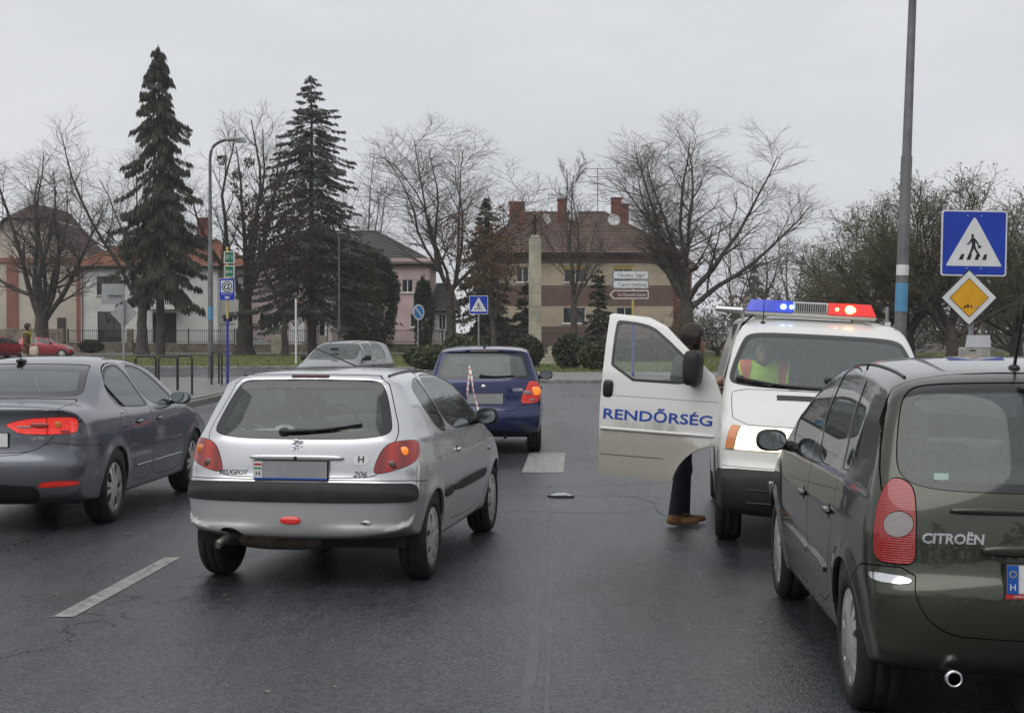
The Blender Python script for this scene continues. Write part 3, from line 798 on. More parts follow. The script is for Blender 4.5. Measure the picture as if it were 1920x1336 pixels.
def house_window(par, x0, x1, z0, z1, y, lights=2, frame='frame_white', fill='curtain', sill=True, blind=None, transom=0.0):
    """frame with bars, panes, sill, what hangs behind"""
    b = MB(); t = .07
    b.box((x0, y + .08, z0), (x0 + t, y + .16, z1)); b.box((x1 - t, y + .08, z0), (x1, y + .16, z1)); b.box((x0 + t, y + .08, z1 - t), (x1 - t, y + .16, z1)); b.box((x0 + t, y + .08, z0), (x1 - t, y + .16, z0 + t))
    for k in range(1, lights):
        x = x0 + (x1 - x0) * k / lights; b.box((x - t * .55, y + .085, z0 + t), (x + t * .55, y + .155, z1 - t))
    if transom: b.box((x0 + t, y + .087, z0 + transom - .03), (x1 - t, y + .152, z0 + transom + .03))
    w = b.build('window', MATS[frame], par); w['kind'] = 'part'; del w['kind']
    for k in range(lights):
        xa = x0 + t + (x1 - x0 - 2 * t) * k / lights; xb = x0 + t + (x1 - x0 - 2 * t) * (k + 1) / lights
        g = MB(); g.box((xa, y + .115, z0 + t), (xb, y + .122, z1 - t)); g.build('pane', MATS['house_glass'], w)
    if fill:
        g = MB(); n = 12
        for k in range(n):
            xa = x0 + (x1 - x0) * k / n; xb = x0 + (x1 - x0) * (k + 1) / n; ya = y + .26 + .03 * (k % 2); yb = y + .26 + .03 * ((k + 1) % 2)
            if lights > 1 and abs((k + .5) / n - .5) < .10 and fill == 'curtain': continue
            g.quad((xa, ya, z0), (xb, yb, z0), (xb, yb, z1), (xa, ya, z1))
        o = g.build('curtain', MATS[fill], w); bm_weld(o.data)
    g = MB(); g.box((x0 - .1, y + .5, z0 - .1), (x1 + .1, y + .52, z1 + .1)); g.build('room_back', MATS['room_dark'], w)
    if blind: g = MB(); g.box((x0 + .02, y + .04, z1 - blind[1]), (x1 - .02, y + .075, z1 - .01)); g.build('roller_blind', MATS[blind[0]], w)
    if sill: g = MB(); g.box((x0 - .10, y - .12, z0 - .09), (x1 + .10, y + .075, z0 - .012)); g.build('sill', MATS['frame_white'] if sill is True else MATS[sill], w)
    return w

def roof_slope(b, lo0, lo1, hi0, hi1, n, m=0, lift=.05):
    """one roof face in stepped tile courses"""
    lo0, lo1, hi0, hi1 = map(Vector, (lo0, lo1, hi0, hi1)); V = []; Fc = []
    nr = (lo1 - lo0).cross(hi0 - lo0)
    if nr.length < 1e-6: nr = (lo1 - lo0).cross(hi1 - lo0)
    nr.normalize(); nr = nr if nr.z > 0 else -nr
    for k in range(n):
        for (t, e) in ((k / n, lift), ((k + 1) / n, 0.0)):
            V += [lo0.lerp(hi0, t) + nr * e, lo1.lerp(hi1, t) + nr * e]
    for k in range(2 * n - 1): Fc.append((2 * k, 2 * k + 1, 2 * k + 3, 2 * k + 2))
    b.add(V, Fc, m)
def hip_roof(par, x0, x1, y0, y1, ze, zr, rx0, rx1, mat, n=18, ov=.5, name='roof'):
    ym = (y0 + y1) / 2; b = MB()
    A, B_, C_, D_ = (x0 - ov, y0 - ov, ze), (x1 + ov, y0 - ov, ze), (x1 + ov, y1 + ov, ze), (x0 - ov, y1 + ov, ze); R0, R1 = (rx0, ym, zr), (rx1, ym, zr)
    roof_slope(b, A, B_, R0, R1, n); roof_slope(b, B_, C_, R1, R1, n); roof_slope(b, C_, D_, R1, R0, n); roof_slope(b, D_, A, R0, R0, n)
    o = b.build(name, MATS[mat], par)
    for nm, (p, q) in (('ridge_tiles', (R0, R1)), ('hip_tiles', (A, R0)), ('hip_tiles', (B_, R1))):
        g = MB(); g.tube([Vector(p) + Vector((0, 0, .04)), Vector(q) + Vector((0, 0, .06))], .11, 6); g.build(nm, MATS[mat], o)
    g = MB(); g.box((x0 - ov + .05, y0 - ov + .05, ze - .22), (x1 + ov - .05, y1 + ov - .05, ze - .02)); g.build('eaves', MATS['frame_brown'], o)
    g = MB(); g.tube([(x0 - ov, y0 - ov - .07, ze - .03), (x1 + ov, y0 - ov - .07, ze - .03)], .07, 8); g.build('gutter', MATS['gutter'], o)
    return o
def chimney(par, x, y, z0, z1, w=.9, d=.7):
    b = MB(); b.box((x - w / 2, y - d / 2, z0), (x + w / 2, y + d / 2, z1)); o = b.build('chimney', MATS['brick_red'], par)
    b = MB(); b.box((x - w / 2 - .06, y - d / 2 - .06, z1 + .002), (x + w / 2 + .06, y + d / 2 + .06, z1 + .14)); b.build('chimney_cap', MATS['brick_red'], o); return o
def shell(par, x0, x1, z0, z1, y0, y1, holes, mat, name='wall'):
    b = MB(); wall_holes(b, x0, x1, z0, z1, y0, y0 + .3, holes); b.build(name, MATS[mat], par)
    for nm, lo, hi in ((name, (x0, y0 + .302, z0), (x0 + .3, y1, z1)), (name, (x1 - .3, y0 + .302, z0), (x1, y1, z1)), (name, (x0 + .302, y1 - .3, z0), (x1 - .302, y1, z1))):
        b = MB(); b.box(lo, hi); b.build(nm, MATS[mat], par)

S125 = 2760.0 / 125.0
HX = lambda u, Y=125.0: (u - 960) * Y / FPX
HZ = lambda v, Y=125.0: CAM_H - (v - 623) * Y / FPX

# white house with orange hip roof
hw = empty('white_house', (HX(285), 126, 0), 0, 'white two-storey house with orange hip roof and balcony behind the drooping spruce', 'house')
hw.location = (0, 0, 0)
x0, x1 = HX(152), HX(408); W_ = [(HX(182), HX(229), HZ(553), HZ(518)), (HX(183), HX(228), .35, HZ(584)), (HX(293), HX(333), HZ(571), HZ(518)), (HX(286), HX(331), .35, HZ(586))]
shell(hw, x0, x1, 0, HZ(499), 125, 135, W_, 'wall_white')
house_window(hw, *W_[0], 125, 2, 'frame_brown', 'shutter', blind=('shutter', .75)); house_window(hw, *W_[1], 125, 3, 'frame_brown', 'curtain', transom=1.0, sill=False)
house_window(hw, *W_[2], 125, 2, 'frame_brown', 'curtain', sill=False, blind=('shutter', .5)); house_window(hw, *W_[3], 125, 2, 'frame_brown', None, sill=False)
b = MB(); b.box((HX(282), 123.7, HZ(580)), (HX(340), 124.998, HZ(574))); bal = b.build('balcony', MATS['wall_white'], hw)
for k in range(15):
    x = HX(283) + (HX(339) - HX(283)) * k / 14; g = MB(); g.box((x - .03, 123.75, HZ(574)), (x + .03, 123.81, HZ(555))); g.build('baluster', MATS['frame_white'], bal)
g = MB(); g.box((HX(282), 123.73, HZ(555)), (HX(340), 123.83, HZ(553))); g.build('handrail', MATS['frame_white'], bal)
# right wing set back
shell(hw, HX(408) + .01, HX(452), 0, HZ(499), 126.2, 134.8, [(HX(412), HX(432), HZ(604), HZ(589))], 'wall_white'); house_window(hw, HX(412), HX(432), HZ(604), HZ(589), 126.2, 1, 'frame_white', None)
hip_roof(hw, x0, HX(452), 125, 135, HZ(499) + .02, HZ(445), HX(222), HX(385), 'tile_orange', 16)
chimney(hw, HX(365), 129, HZ(480), HZ(405), 1.1, .8)
g = MB(); g.tube([(HX(155), 124.9, .1), (HX(155), 124.9, HZ(500))], .05, 8); g.build('downpipe', MATS['gutter'], hw)

# cream house, gable with clipped top, at the left edge
hc = empty('cream_house', (0, 0, 0), 0, 'cream gabled house with rust pilasters and dark red roof at the left edge', 'house')
cx0, cx1, cz = HX(-70), HX(151), HZ(488); apx0, apx1, apz = HX(5), HX(78), HZ(412)
b = MB(); P = [(cx0, 0), (cx1, 0), (cx1, cz), (apx1, apz), (apx0, apz), (cx0, cz)]; b.prism(P, 126, 136, 'y'); b.build('wall', MATS['wall_cream'], hc)
for (a, c) in ((HX(6), HX(27)), (HX(138), HX(151.5))): boxpart('pilaster', (a, 125.85, 0), (c, 125.998, cz), MATS['wall_rust'], hc)
boxpart('string_course', (cx0, 125.80, cz - .15), (cx1 + .1, 125.996, cz + .25), MATS['wall_rust'], hc)
b = MB(); ov = .7
roof_slope(b, (cx1 + .5, 137, cz - .6), (cx1 + .5, 125.4, cz - .6), (apx1 - .0, 137, apz + .15), (apx1, 125.4, apz + .15), 16)
roof_slope(b, (cx0 - .5, 125.4, cz - .6), (cx0 - .5, 137, cz - .6), (apx0, 125.4, apz + .15), (apx0, 137, apz + .15), 16)
roof_slope(b, (apx0, 125.4, apz + .15), (apx1, 125.4, apz + .15), ((apx0 + apx1) / 2 - .4, 129, apz + 1.6), ((apx0 + apx1) / 2 + .4, 129, apz + 1.6), 6)
roof_slope(b, (apx1, 125.4, apz + .15), (apx1, 137, apz + .15), ((apx0 + apx1) / 2 + .4, 129, apz + 1.6), ((apx0 + apx1) / 2 + .4, 137, apz + 1.6), 6)
roof_slope(b, (apx0, 137, apz + .15), (apx0, 125.4, apz + .15), ((apx0 + apx1) / 2 - .4, 137, apz + 1.6), ((apx0 + apx1) / 2 - .4, 129, apz + 1.6), 6)
b.build('roof', MATS['tile_red'], hc)
g = MB(); g.tube([(cx1 + .5, 125.4, cz - .62), (apx1, 125.4, apz + .1)], .10, 6); g.build('verge_board', MATS['frame_brown'], hc)
chimney(hc, HX(40), 131, apz, HZ(392), .9, .7)
b = MB(); b.box((HX(101), 125.9, .05), (HX(117), 125.998, HZ(595))); b.build('door', MATS['frame_brown'], hc)

# pink house with grey roof and white porch
hp = empty('pink_house', (0, 0, 0), 0, 'pink two-storey house with grey roof and white column porch behind the conifers', 'house')
PW = [(HX(478), HX(517), HZ(620), HZ(586)), (HX(750), HX(772), HZ(547), HZ(522)), (HX(766), HX(784), HZ(613), HZ(588)), (HX(560), HX(600), HZ(545), HZ(512)), (HX(592), HX(616), .4, HZ(585)), (HX(640), HX(680), HZ(545), HZ(512))]
shell(hp, HX(464), HX(803), 0, HZ(492), 127, 138, PW, 'wall_pink')
for k, q in enumerate(PW): house_window(hp, *q, 127, 3 if k == 0 else 2, 'frame_white', 'curtain' if k != 4 else None, sill=(k != 4))
hip_roof(hp, HX(464), HX(803), 127, 138, HZ(492) + .02, HZ(424), HX(570), HX(690), 'tile_grey', 16)
boxpart('cornice', (HX(728), 126.75, HZ(494)), (HX(806), 126.998, HZ(482)), MATS['wall_pink'], hp)
b = MB(); b.box((HX(546), 124.2, HZ(568)), (HX(622), 126.996, HZ(559))); po = b.build('porch_roof', MATS['frame_white'], hp)
for u in (551, 567, 617): g = MB(); g.box((HX(u) - .28, 124.3, 0), (HX(u) + .28, 124.9, HZ(568))); g.build('porch_column', MATS['frame_white'], hp)
for k in range(18):
    x = HX(547) + (HX(621) - HX(547)) * k / 17; g = MB(); g.box((x - .03, 124.22, HZ(559)), (x + .03, 124.28, HZ(541))); g.build('baluster', MATS['frame_white'], po)
g = MB(); g.box((HX(546), 124.2, HZ(541)), (HX(622), 124.3, HZ(539))); g.build('handrail', MATS['frame_white'], po)
g = MB(); g.tube([(HX(541), 126.8, HZ(556)), (HX(540.5), 126.8, HZ(522))], .03, 6); g.build('flag_pole', MATS['frame_white'], hp)
for k, mm in enumerate(('flag_red', 'white', 'flag_green')):
    g = MB(); g.box((HX(537), 126.78, HZ(556 - 9 * k)), (HX(540), 126.80, HZ(547.2 - 9 * k))); g.build('flag_band', MATS[mm], hp)

# small white outbuilding between pink and tan houses
ho = empty('white_outbuilding', (0, 0, 0), 0, 'small white outbuilding with dark roof between pink and tan houses', 'building')
shell(ho, HX(804) + .05, HX(846), 0, HZ(580), 129, 136, [(HX(818), HX(832), HZ(618), HZ(588))], 'wall_white'); house_window(ho, HX(818), HX(832), HZ(618), HZ(588), 129, 2, 'frame_white', None)
hip_roof(ho, HX(804) + .4, HX(846), 129, 136, HZ(580) + .02, HZ(528), HX(812), HX(838), 'tile_grey', 12)

# tan and brown striped house with tiled roof
ht = empty('tan_house', (0, 0, 0), 0, 'tan and brown banded house with brown tiled roof and brick chimneys behind the column', 'house')
ex0, ex1 = HX(902), HX(1262); lv = [0, HZ(612), HZ(574), HZ(535), HZ(494), HZ(474)]
TW = [(HX(968), HX(992), HZ(529), HZ(500)), (HX(1057), HX(1101), HZ(529), HZ(498)), (HX(1150), HX(1188), HZ(529), HZ(498)), (HX(1055), HX(1098), HZ(606), HZ(576)), (HX(1155), HX(1188), HZ(606), HZ(576)), (HX(915), HX(938), HZ(529), HZ(500)), (HX(915), HX(938), HZ(606), HZ(576))]
for k, mm in enumerate(('wall_brown', 'wall_tan', 'wall_brown', 'wall_tan', 'wall_brown')):
    b = MB(); dy = 0.0 if 'tan' in mm else .02
    wall_holes(b, ex0, ex1, lv[k], lv[k + 1], 125 + dy, 125.3, [h for h in TW if lv[k] < (h[2] + h[3]) / 2 < lv[k + 1]]); b.build('wall_band', MATS[mm], ht)
for lo, hi in (((ex0, 125.302, 0), (ex0 + .3, 138, HZ(474))), ((ex1 - .3, 125.302, 0), (ex1, 138, HZ(474))), ((ex0 + .302, 137.7, 0), (ex1 - .302, 138, HZ(474)))):
    b = MB(); b.box(lo, hi); b.build('wall', MATS['wall_tan'], ht)
for k, q in enumerate(TW): house_window(ht, *q, 125, 2, 'frame_white', 'curtain', blind=('blind_yellow', .32) if k in (1, 2) else None)
hip_roof(ht, ex0, ex1, 125, 138, HZ(474) + .02, HZ(388), HX(985), HX(1142), 'tile_brown', 20, .7)
for u, v, w in ((970, 372, 1.35), (1057, 367, .75), (1163, 364, .9), (1180, 376, .6)): chimney(ht, HX(u), 130, HZ(440), HZ(v), w, .8)
def satdish(par, x, y, z, r, ry):
    b = MB(); b.lathe([(0, .10), (r * .4, .085), (r * .75, .04), (r, -.03), (r, -.05), (r * .72, .025), (r * .35, .07), (0, .085)], (0, 0, 0), 20, 'y')
    o = b.build('satellite_dish', MATS['dish'], par); o.location = (x, y, z); o.rotation_euler = (-.35, 0, ry)
    b = MB(); b.tube([(0, -.02, -r), (0, -.42, -.1)], .02, 6); b.sell((0, -.44, -.08), (.04, .06, .04), .8); b.tube([(0, .1, 0), (0, .15, -r * 1.4)], .03, 6); b.build('dish_arm', MATS['gutter'], o)
satdish(ht, HX(1027), 127.6, HZ(407), .52, .75); satdish(ht, HX(1079), 128.3, HZ(400), .50, -.6); satdish(ht, HX(1155), 127.8, HZ(408), .55, .1)
b = MB(); ax_ = HX(1128); b.tube([(ax_, 131, HZ(400)), (ax_, 131, HZ(302))], .035, 6)
for z, l in ((HZ(302), 1.3), (HZ(318), .9), (HZ(331), .7)): b.tube([(ax_ - l, 131, z), (ax_ + l, 131, z)], .02, 5)
for k in range(5): b.tube([(ax_ - 1.0 + .5 * k, 130.7, HZ(302)), (ax_ - 1.0 + .5 * k, 131.3, HZ(302))], .015, 5)
b.build('roof_aerial', MATS['gutter'], ht)
hr = empty('red_house', (0, 0, 0), 0, 'rust red house wall right of the tan house behind the big bare tree', 'house')
shell(hr, HX(1268), HX(1305), 0, HZ(500), 128, 138, [(HX(1280), HX(1292), HZ(560), HZ(530))], 'wall_rust'); house_window(hr, HX(1280), HX(1292), HZ(560), HZ(530), 128, 1)
hip_roof(hr, HX(1268) + .5, HX(1305), 128, 138, HZ(500) + .02, HZ(462), HX(1280), HX(1292), 'tile_brown', 10)

# ------------------------------------------------------------------ garden fences: low wall, posts, rails, bars
def fence(name, label, x0, x1, y, wall_h, top, step=.16, wallmat='stone_wall', posts=3.2):
    root = empty(name, ((x0 + x1) / 2, y, 0), 0, label, 'fence', 'garden fences along the path'); root.location = (0, 0, 0)
    b = MB(); b.box((x0, y - .18, .02), (x1, y + .18, wall_h)); b.build('base_wall', MATS[wallmat], root)
    b = MB(); b.box((x0, y - .22, wall_h + .001), (x1, y + .22, wall_h + .07)); b.build('coping', MATS['concrete'], root)
    for z in (wall_h + .18, top - .12): b = MB(); b.box((x0, y - .02, z), (x1, y + .02, z + .045)); b.build('rail', MATS['iron'], root)
    n = int((x1 - x0) / step); b = MB()
    for k in range(n):
        x = x0 + step * (k + .5); b.box((x - .014, y - .034, wall_h + .07), (x + .014, y - .022, top))
    o = b.build('bars', MATS['iron'], root); o['kind'] = 'stuff'
    m = max(1, int((x1 - x0) / posts))
    for k in range(m + 1):
        x = x0 + (x1 - x0) * k / m; b = MB(); b.box((x - .05, y - .09, .05), (x + .05, y - .036, top + .06)); b.build('post', MATS['iron'], root)
FY = 120.0
fence('iron_fence', 'black iron bar fence on stone base in front of the white house', HX(128, FY), HX(262, FY), FY, .85, 1.95)
fence('iron_fence', 'iron bar fence between the spruce trunk and the at-symbol sign', HX(268, FY), HX(440, FY), FY, .75, 1.95)
fence('iron_fence', 'iron fence in front of the pink house porch', HX(444, FY), HX(700, FY), FY, .70, 1.95)
fence('iron_fence', 'iron fence right of the dark evergreen by the pink house', HX(708, FY), HX(830, FY), FY, .75, 1.95, wallmat='moss_wall')
fence('iron_fence', 'iron fence in front of the tan banded house', HX(836, FY), HX(1300, FY), FY, .35, 1.70)
for u, lab, w in ((120, 'dark gate pillar left of the white house fence', 7), (247, 'light stone gate pillar right of the white house fence', 10), (522, 'square concrete gate pillar in the pink house fence', 22), (608, 'stone gate pillar by the porch of the pink house', 14)):
    o = boxpart('gate_pillar', (HX(u - w / 2, FY), FY - .75, .03), (HX(u + w / 2, FY), FY - .25, 1.45 if w > 12 else 2.0), MATS['concrete' if w > 12 else 'stone_wall'], bev=.03); tag(o, lab, 'pillar', 'gate pillars')
o = boxpart('garden_wall', (HX(-60, FY), FY - .2, .03), (HX(112, FY), FY + .1, 2.0), MATS['stone_wall'], bev=.03); tag(o, 'dark garden wall behind the red parked cars', 'wall')

# stone column with a figure on top
cy = 80.0; CX = lambda u: (u - 960) * cy / FPX; CZ = lambda v: CAM_H - (v - 623) * cy / FPX
col = empty('stone_column', (0, 0, 0), 0, 'tall pale stone pillar monument in front of the tan house', 'monument')
n = 9; zt = CZ(447)
for k in range(n):
    z0 = .1 + (zt - .1) * k / n; z1 = .1 + (zt - .1) * (k + 1) / n; tp = lambda z: .345 - .02 * z / zt
    b = MB(); w0, w1 = tp(z0), tp(z1); xx = CX(1003)
    P = [(xx + sx * w0, cy + sy * w0, z0 + .006) for sx, sy in ((-1, -1), (1, -1), (1, 1), (-1, 1))] + [(xx + sx * w1, cy + sy * w1, z1 - .006) for sx, sy in ((-1, -1), (1, -1), (1, 1), (-1, 1))]
    b.add(P, [(3, 2, 1, 0), (4, 5, 6, 7), (0, 1, 5, 4), (1, 2, 6, 5), (2, 3, 7, 6), (3, 0, 4, 7)]); b.build('column_block', MATS['concrete'], col)
b = MB(); b.box((CX(1003) - .30, cy - .30, .1), (CX(1003) + .30, cy + .30, zt - .02)); b.build('column_core', MATS['kerb_stone'], col)
b = MB(); b.box((CX(1003) - .24, cy - .24, zt), (CX(1003) + .24, cy + .24, zt + .16), bev=.03); b.build('capital', MATS['concrete'], col)
f = cone_field([((0, 0, .0), (0, 0, .45), .09, .08), ((0, 0, .45), (0, 0, .85), .085, .12, (1, .7, 1)), ((0, 0, .9), (0, 0, 1.06), .06, .085), ((.1, 0, .82), (.27, 0, 1.02), .045, .035), ((-.1, 0, .82), (-.24, 0, .55), .045, .035), ((.27, 0, 1.02), (.34, 0, 1.16), .035, .02)], .05)
o = tm_obj('bronze_statue', field_mesh(f, (-.4, -.2, -.1), (.45, .2, 1.25), .03), pbr('bronze', (.028, .024, .018), .5, metal=.5)); o.location = (CX(1003), cy, zt + .16); tag(o, 'dark bronze figure standing on the tall stone pillar', 'statue')
b = MB()
for k in range(3): b.box((CX(1028) - .55 + .12 * k, 74 - .3, .08 + .17 * k + .001), (CX(1028) + .55 - .12 * k, 74.6, .08 + .17 * (k + 1)), bev=.02)
b.box((CX(1028) - .16, 74, .6), (CX(1028) + .16, 74.3, 1.0)); tag(b.build('stone_steps', MATS['concrete']), 'small stepped stone plinth between two round bushes', 'plinth')

# ------------------------------------------------------------------ trees
pbr('bark', (.068, .058, .049), .95, var=(3, .4), bump=(14, .6, .03)); pbr('bark_light', (.085, .072, .058), .95, var=(3, .4))
pbr('twig', (.105, .088, .074), .95); pbr('twig_brown', (.125, .095, .072), .95); pbr('twig_olive', (.115, .108, .062), .95)
pbr('needle_dark', (.034, .044, .030), .8, var=(.8, .5), two=(.062, .058, .034)); pbr('needle_blue', (.046, .062, .056), .8, var=(.8, .4), two=(.058, .062, .042))
pbr('needle_brown', (.085, .045, .026), .85, var=(.9, .5), two=(.045, .032, .02)); pbr('leaf_rust', (.19, .085, .035), .8, var=(.9, .5), two=(.10, .055, .03))
pbr('leaf_dark', (.030, .045, .022), .6, var=(1.2, .5), two=(.050, .062, .028)); pbr('leaf_olive', (.105, .108, .045), .8, var=(1.2, .4), two=(.085, .072, .04)); pbr('leaf_green', (.055, .078, .032), .65, var=(1.2, .5), two=(.07, .082, .034))

def nrm(a): return a / np.maximum(np.linalg.norm(a, axis=-1, keepdims=True), 1e-9)
def tubes(P, R, m, point=False):
    """P (N,K,3) polylines, R (N,K) radii -> vertices, triangles"""
    N, K, _ = P.shape
    T = np.empty_like(P); T[:, 1:-1] = P[:, 2:] - P[:, :-2]; T[:, 0] = P[:, 1] - P[:, 0]; T[:, -1] = P[:, -1] - P[:, -2]; T = nrm(T)
    d = nrm(P[:, -1] - P[:, 0]); ref = np.where(np.abs(d[:, 2:3]) > .8, np.array([[1., .3, 0]]), np.array([[0, 0, 1.]]))
    U = nrm(np.cross(T, ref[:, None])); V = np.cross(T, U)
    a = np.arange(m) * 2 * np.pi / m
    X = P[:, :, None] + R[:, :, None, None] * (U[:, :, None] * np.cos(a)[:, None] + V[:, :, None] * np.sin(a)[:, None])
    v = X.reshape(-1, 3)
    i = (np.arange(N)[:, None, None] * K + np.arange(K - 1)[None, :, None]) * m; k = np.arange(m)[None, None]; k2 = (k + 1) % m
    if point:                                             # the last piece tapers to a tip
        j = i[:, :-1]; q = np.stack([j + k, j + k2, j + m + k2, j + m + k], -1).reshape(-1, 4)
        i0 = i[:, -1:]; tp = np.stack([i0 + k, i0 + k2, i0 + m + 0 * k], -1).reshape(-1, 3)
        return v, np.vstack([q[:, [0, 1, 2]], q[:, [0, 2, 3]], tp])
    q = np.stack([i + k, i + k2, i + m + k2, i + m + k], -1).reshape(-1, 4)
    return v, np.vstack([q[:, [0, 1, 2]], q[:, [0, 2, 3]]])
def children(rng, P, R, n, t0, t1, ang, ln, npts, wander, up, rr, rmin, taper=.35, out=0.0, tip=False):
    """n side shoots on every parent"""
    N, K, _ = P.shape
    t = t0 + (t1 - t0) * (np.arange(n)[None] + rng.uniform(0, 1, (N, n))) / n
    if tip: t[:, -1] = .97
    f = t * (K - 1); i = np.minimum(f.astype(int), K - 2); w = (f - i)[..., None]
    r_ = np.arange(N)[:, None]
    S = P[r_, i] * (1 - w) + P[r_, i + 1] * w; D = nrm(P[r_, i + 1] - P[r_, i]); r0 = (R[r_, i] * (1 - w[..., 0]) + R[r_, i + 1] * w[..., 0])
    az = (np.arange(n)[None] * 2.399 + rng.uniform(0, 6.28, (N, 1)) + rng.normal(0, .35, (N, n)))
    ref = np.where(np.abs(D[..., 2:3]) > .85, np.array([1., 0, 0]), np.array([0, 0, 1.])); U = nrm(np.cross(D, ref)); V = np.cross(D, U)
    a = rng.uniform(*ang, (N, n))[..., None]
    if tip: a[:, -1] *= .35
    d = nrm(D * np.cos(a) + (U * np.cos(az)[..., None] + V * np.sin(az)[..., None]) * np.sin(a))
    L = (rng.uniform(*ln, (N, n)) * (1.05 - .45 * (t - t0) / max(t1 - t0, 1e-6)))
    S = S.reshape(-1, 3); d = d.reshape(-1, 3); L = L.ravel(); r0 = r0.ravel() * rr * rng.uniform(.8, 1.1, L.shape)
    M = len(S); Q = np.empty((M, npts, 3)); Q[:, 0] = S
    for k in range(1, npts):
        d = nrm(d + rng.normal(0, wander, (M, 3)) + np.array([0, 0, up]))
        Q[:, k] = Q[:, k - 1] + d * (L / (npts - 1))[:, None]
    RR = np.maximum(r0[:, None] * (1 - (1 - taper) * np.linspace(0, 1, npts)[None]), rmin)
    return Q, RR
def bare_tree(label, x, y, h, fork, tr, spread, seed, group='bare street trees', limbs=5, dens=1.0, lean=(0, 0), twig='twig', bark='bark', ang1=(.25, .65), leaves=None, z0=.05, name='bare_tree', up1=.10, cw=None, coff=0.0):
    rng = np.random.default_rng(seed); root = empty(name, (x, y, 0), 0, label, 'tree', group)
    K = 7; tt = np.linspace(0, 1, K)[:, None]
    trunk = np.zeros((1, K, 3)); trunk[0] = np.array([0, 0, z0]) + tt * np.array([lean[0], lean[1], fork]) + np.cumsum(rng.normal(0, .03, (K, 3)), 0) * np.array([1, 1, 0])
    RT = (tr * (1.35 - .55 * tt[:, 0] ** .5))[None]; RT[0, 0] *= 1.25
    ch = h - fork
    L1 = children(rng, trunk, RT, limbs, .70, 1.0, ang1, (ch * .78, ch * 1.0), 9, .09, up1, .50, .03, .16, tip=True)
    if cw:                                                # limbs reach towards a domed outline
        zc = fork + ch * .44; rz_ = ch * .60; S = L1[0][:, 0]; e = L1[0][:, -1] - S; R3 = np.array([cw * .5, cw * .5, rz_]); c3 = np.array([lean[0] + coff, 0, zc])
        A = (e / R3); B = (S - c3) / R3; qa = (A * A).sum(1); qb = 2 * (A * B).sum(1); qc = (B * B).sum(1) - 1
        t_ = (-qb + np.sqrt(np.maximum(qb * qb - 4 * qa * qc, .01))) / (2 * qa); t_ = np.clip(t_ * rng.uniform(.74, .90, len(t_)), .35, 1.6)
        L1 = (S[:, None] + (L1[0] - S[:, None]) * t_[:, None, None], L1[1])
    L2 = children(rng, *L1, max(4, int(10 * dens)), .15, .97, (.45, .95), (spread * .36, spread * .62), 7, .13, .11, .52, .016, .28)
    L3 = children(rng, *L2, max(4, int(8 * dens)), .12, 1.0, (.4, .95), (spread * .18, spread * .32), 5, .16, .07, .58, .0095, .45)
    L3b = children(rng, *L1, 10, .35, 1.0, (.5, 1.1), (spread * .18, spread * .30), 5, .16, .07, .30, .0095, .45)
    L4 = children(rng, np.vstack([L3[0], L3b[0]]), np.vstack([L3[1], L3b[1]]), max(4, int(8 * dens)), .10, 1.0, (.4, .9), (spread * .10, spread * .18), 3, .2, .05, .55, .0062, .7)
    L5 = children(rng, *L4, max(1, int(round(2.6 * dens * (1 if y < 130 else .6)))), .25, 1.0, (.3, .8), (spread * .05, spread * .10), 2, .2, .03, .8, .0052, .85)
    # bring the crown to its measured height and width
    tips = np.vstack([L4[0].reshape(-1, 3), L3[0].reshape(-1, 3)])
    kz = (h - fork) / max(np.percentile(tips[:, 2], 99.6) - fork, .5)
    kx = 1.0
    if cw:
        q = np.percentile(tips[:, 0], [1.5, 98.5]); kx = cw / (q[1] - q[0])
    for Lk in (L1, L2, L3, L3b, L4, L5):
        P = Lk[0]; P[..., 2] = np.where(P[..., 2] > fork * .7, fork * .7 + (P[..., 2] - fork * .7) * ((h - fork * .7) / (h / 1.0 - fork * .7) * kz if kz else 1), P[..., 2])
        w = np.clip((P[..., 2] - fork * .6) / (fork * .8 + .5), 0, 1); cxx = lean[0]
        off = (q.mean() - cxx) if cw else 0
        P[..., 0] = cxx + (P[..., 0] - cxx) * (1 + (kx - 1) * w) - (off * kx - coff) * w * np.clip((P[..., 2] - fork) / (h - fork), 0, 1)
        P[..., 1] *= (1 + (kx - 1) * w)
    def obj(nm, parts, mat, par):
        vs, ts, o = [], [], 0
        for P, R, m in parts:
            v, t = tubes(P, R, m, m == 3); vs.append(v); ts.append(t + o); o += len(v)
        return link(nm, array_mesh(nm, np.vstack(vs), np.vstack(ts), MATS[mat]), par)
    obj('trunk', [(trunk, RT, 12)], bark, root)
    cr = obj('crown', [(*L1, 8), (*L2, 5), (*L3, 4), (*L3b, 4)], bark, root)
    obj('twigs', [(*L4, 3), (*L5, 3)], twig, cr)['kind'] = 'stuff'
    if leaves:
        mat, n, sz, lo = leaves
        src = np.vstack([L4[0][:, -1], L3[0][:, -1], L4[0][:, 2]]); src = src[src[:, 2] > lo]; pick = src[rng.integers(0, len(src), n)] + rng.normal(0, .04, (n, 3))
        leaf_obj('leaves', pick, sz, mat, root, rng)
    return root
def leaf_obj(nm, C, sz, mat, par, rng, D=None, asp=.5):
    n = len(C); D = nrm(rng.normal(0, 1, (n, 3))) if D is None else nrm(D)
    S = nrm(np.cross(D, rng.normal(0, 1, (n, 3)))); s = (sz * rng.uniform(.6, 1.4, n))[:, None]
    v = np.stack([C - D * s, C + S * s * asp, C + D * s, C - S * s * asp], 1).reshape(-1, 3); i = np.arange(n)[:, None] * 4
    t = np.vstack([i + np.array([0, 1, 2]), i + np.array([0, 2, 3])])
    o = link(nm, array_mesh(nm, v, t, MATS[mat], smooth=False), par); o['kind'] = 'stuff'; return o
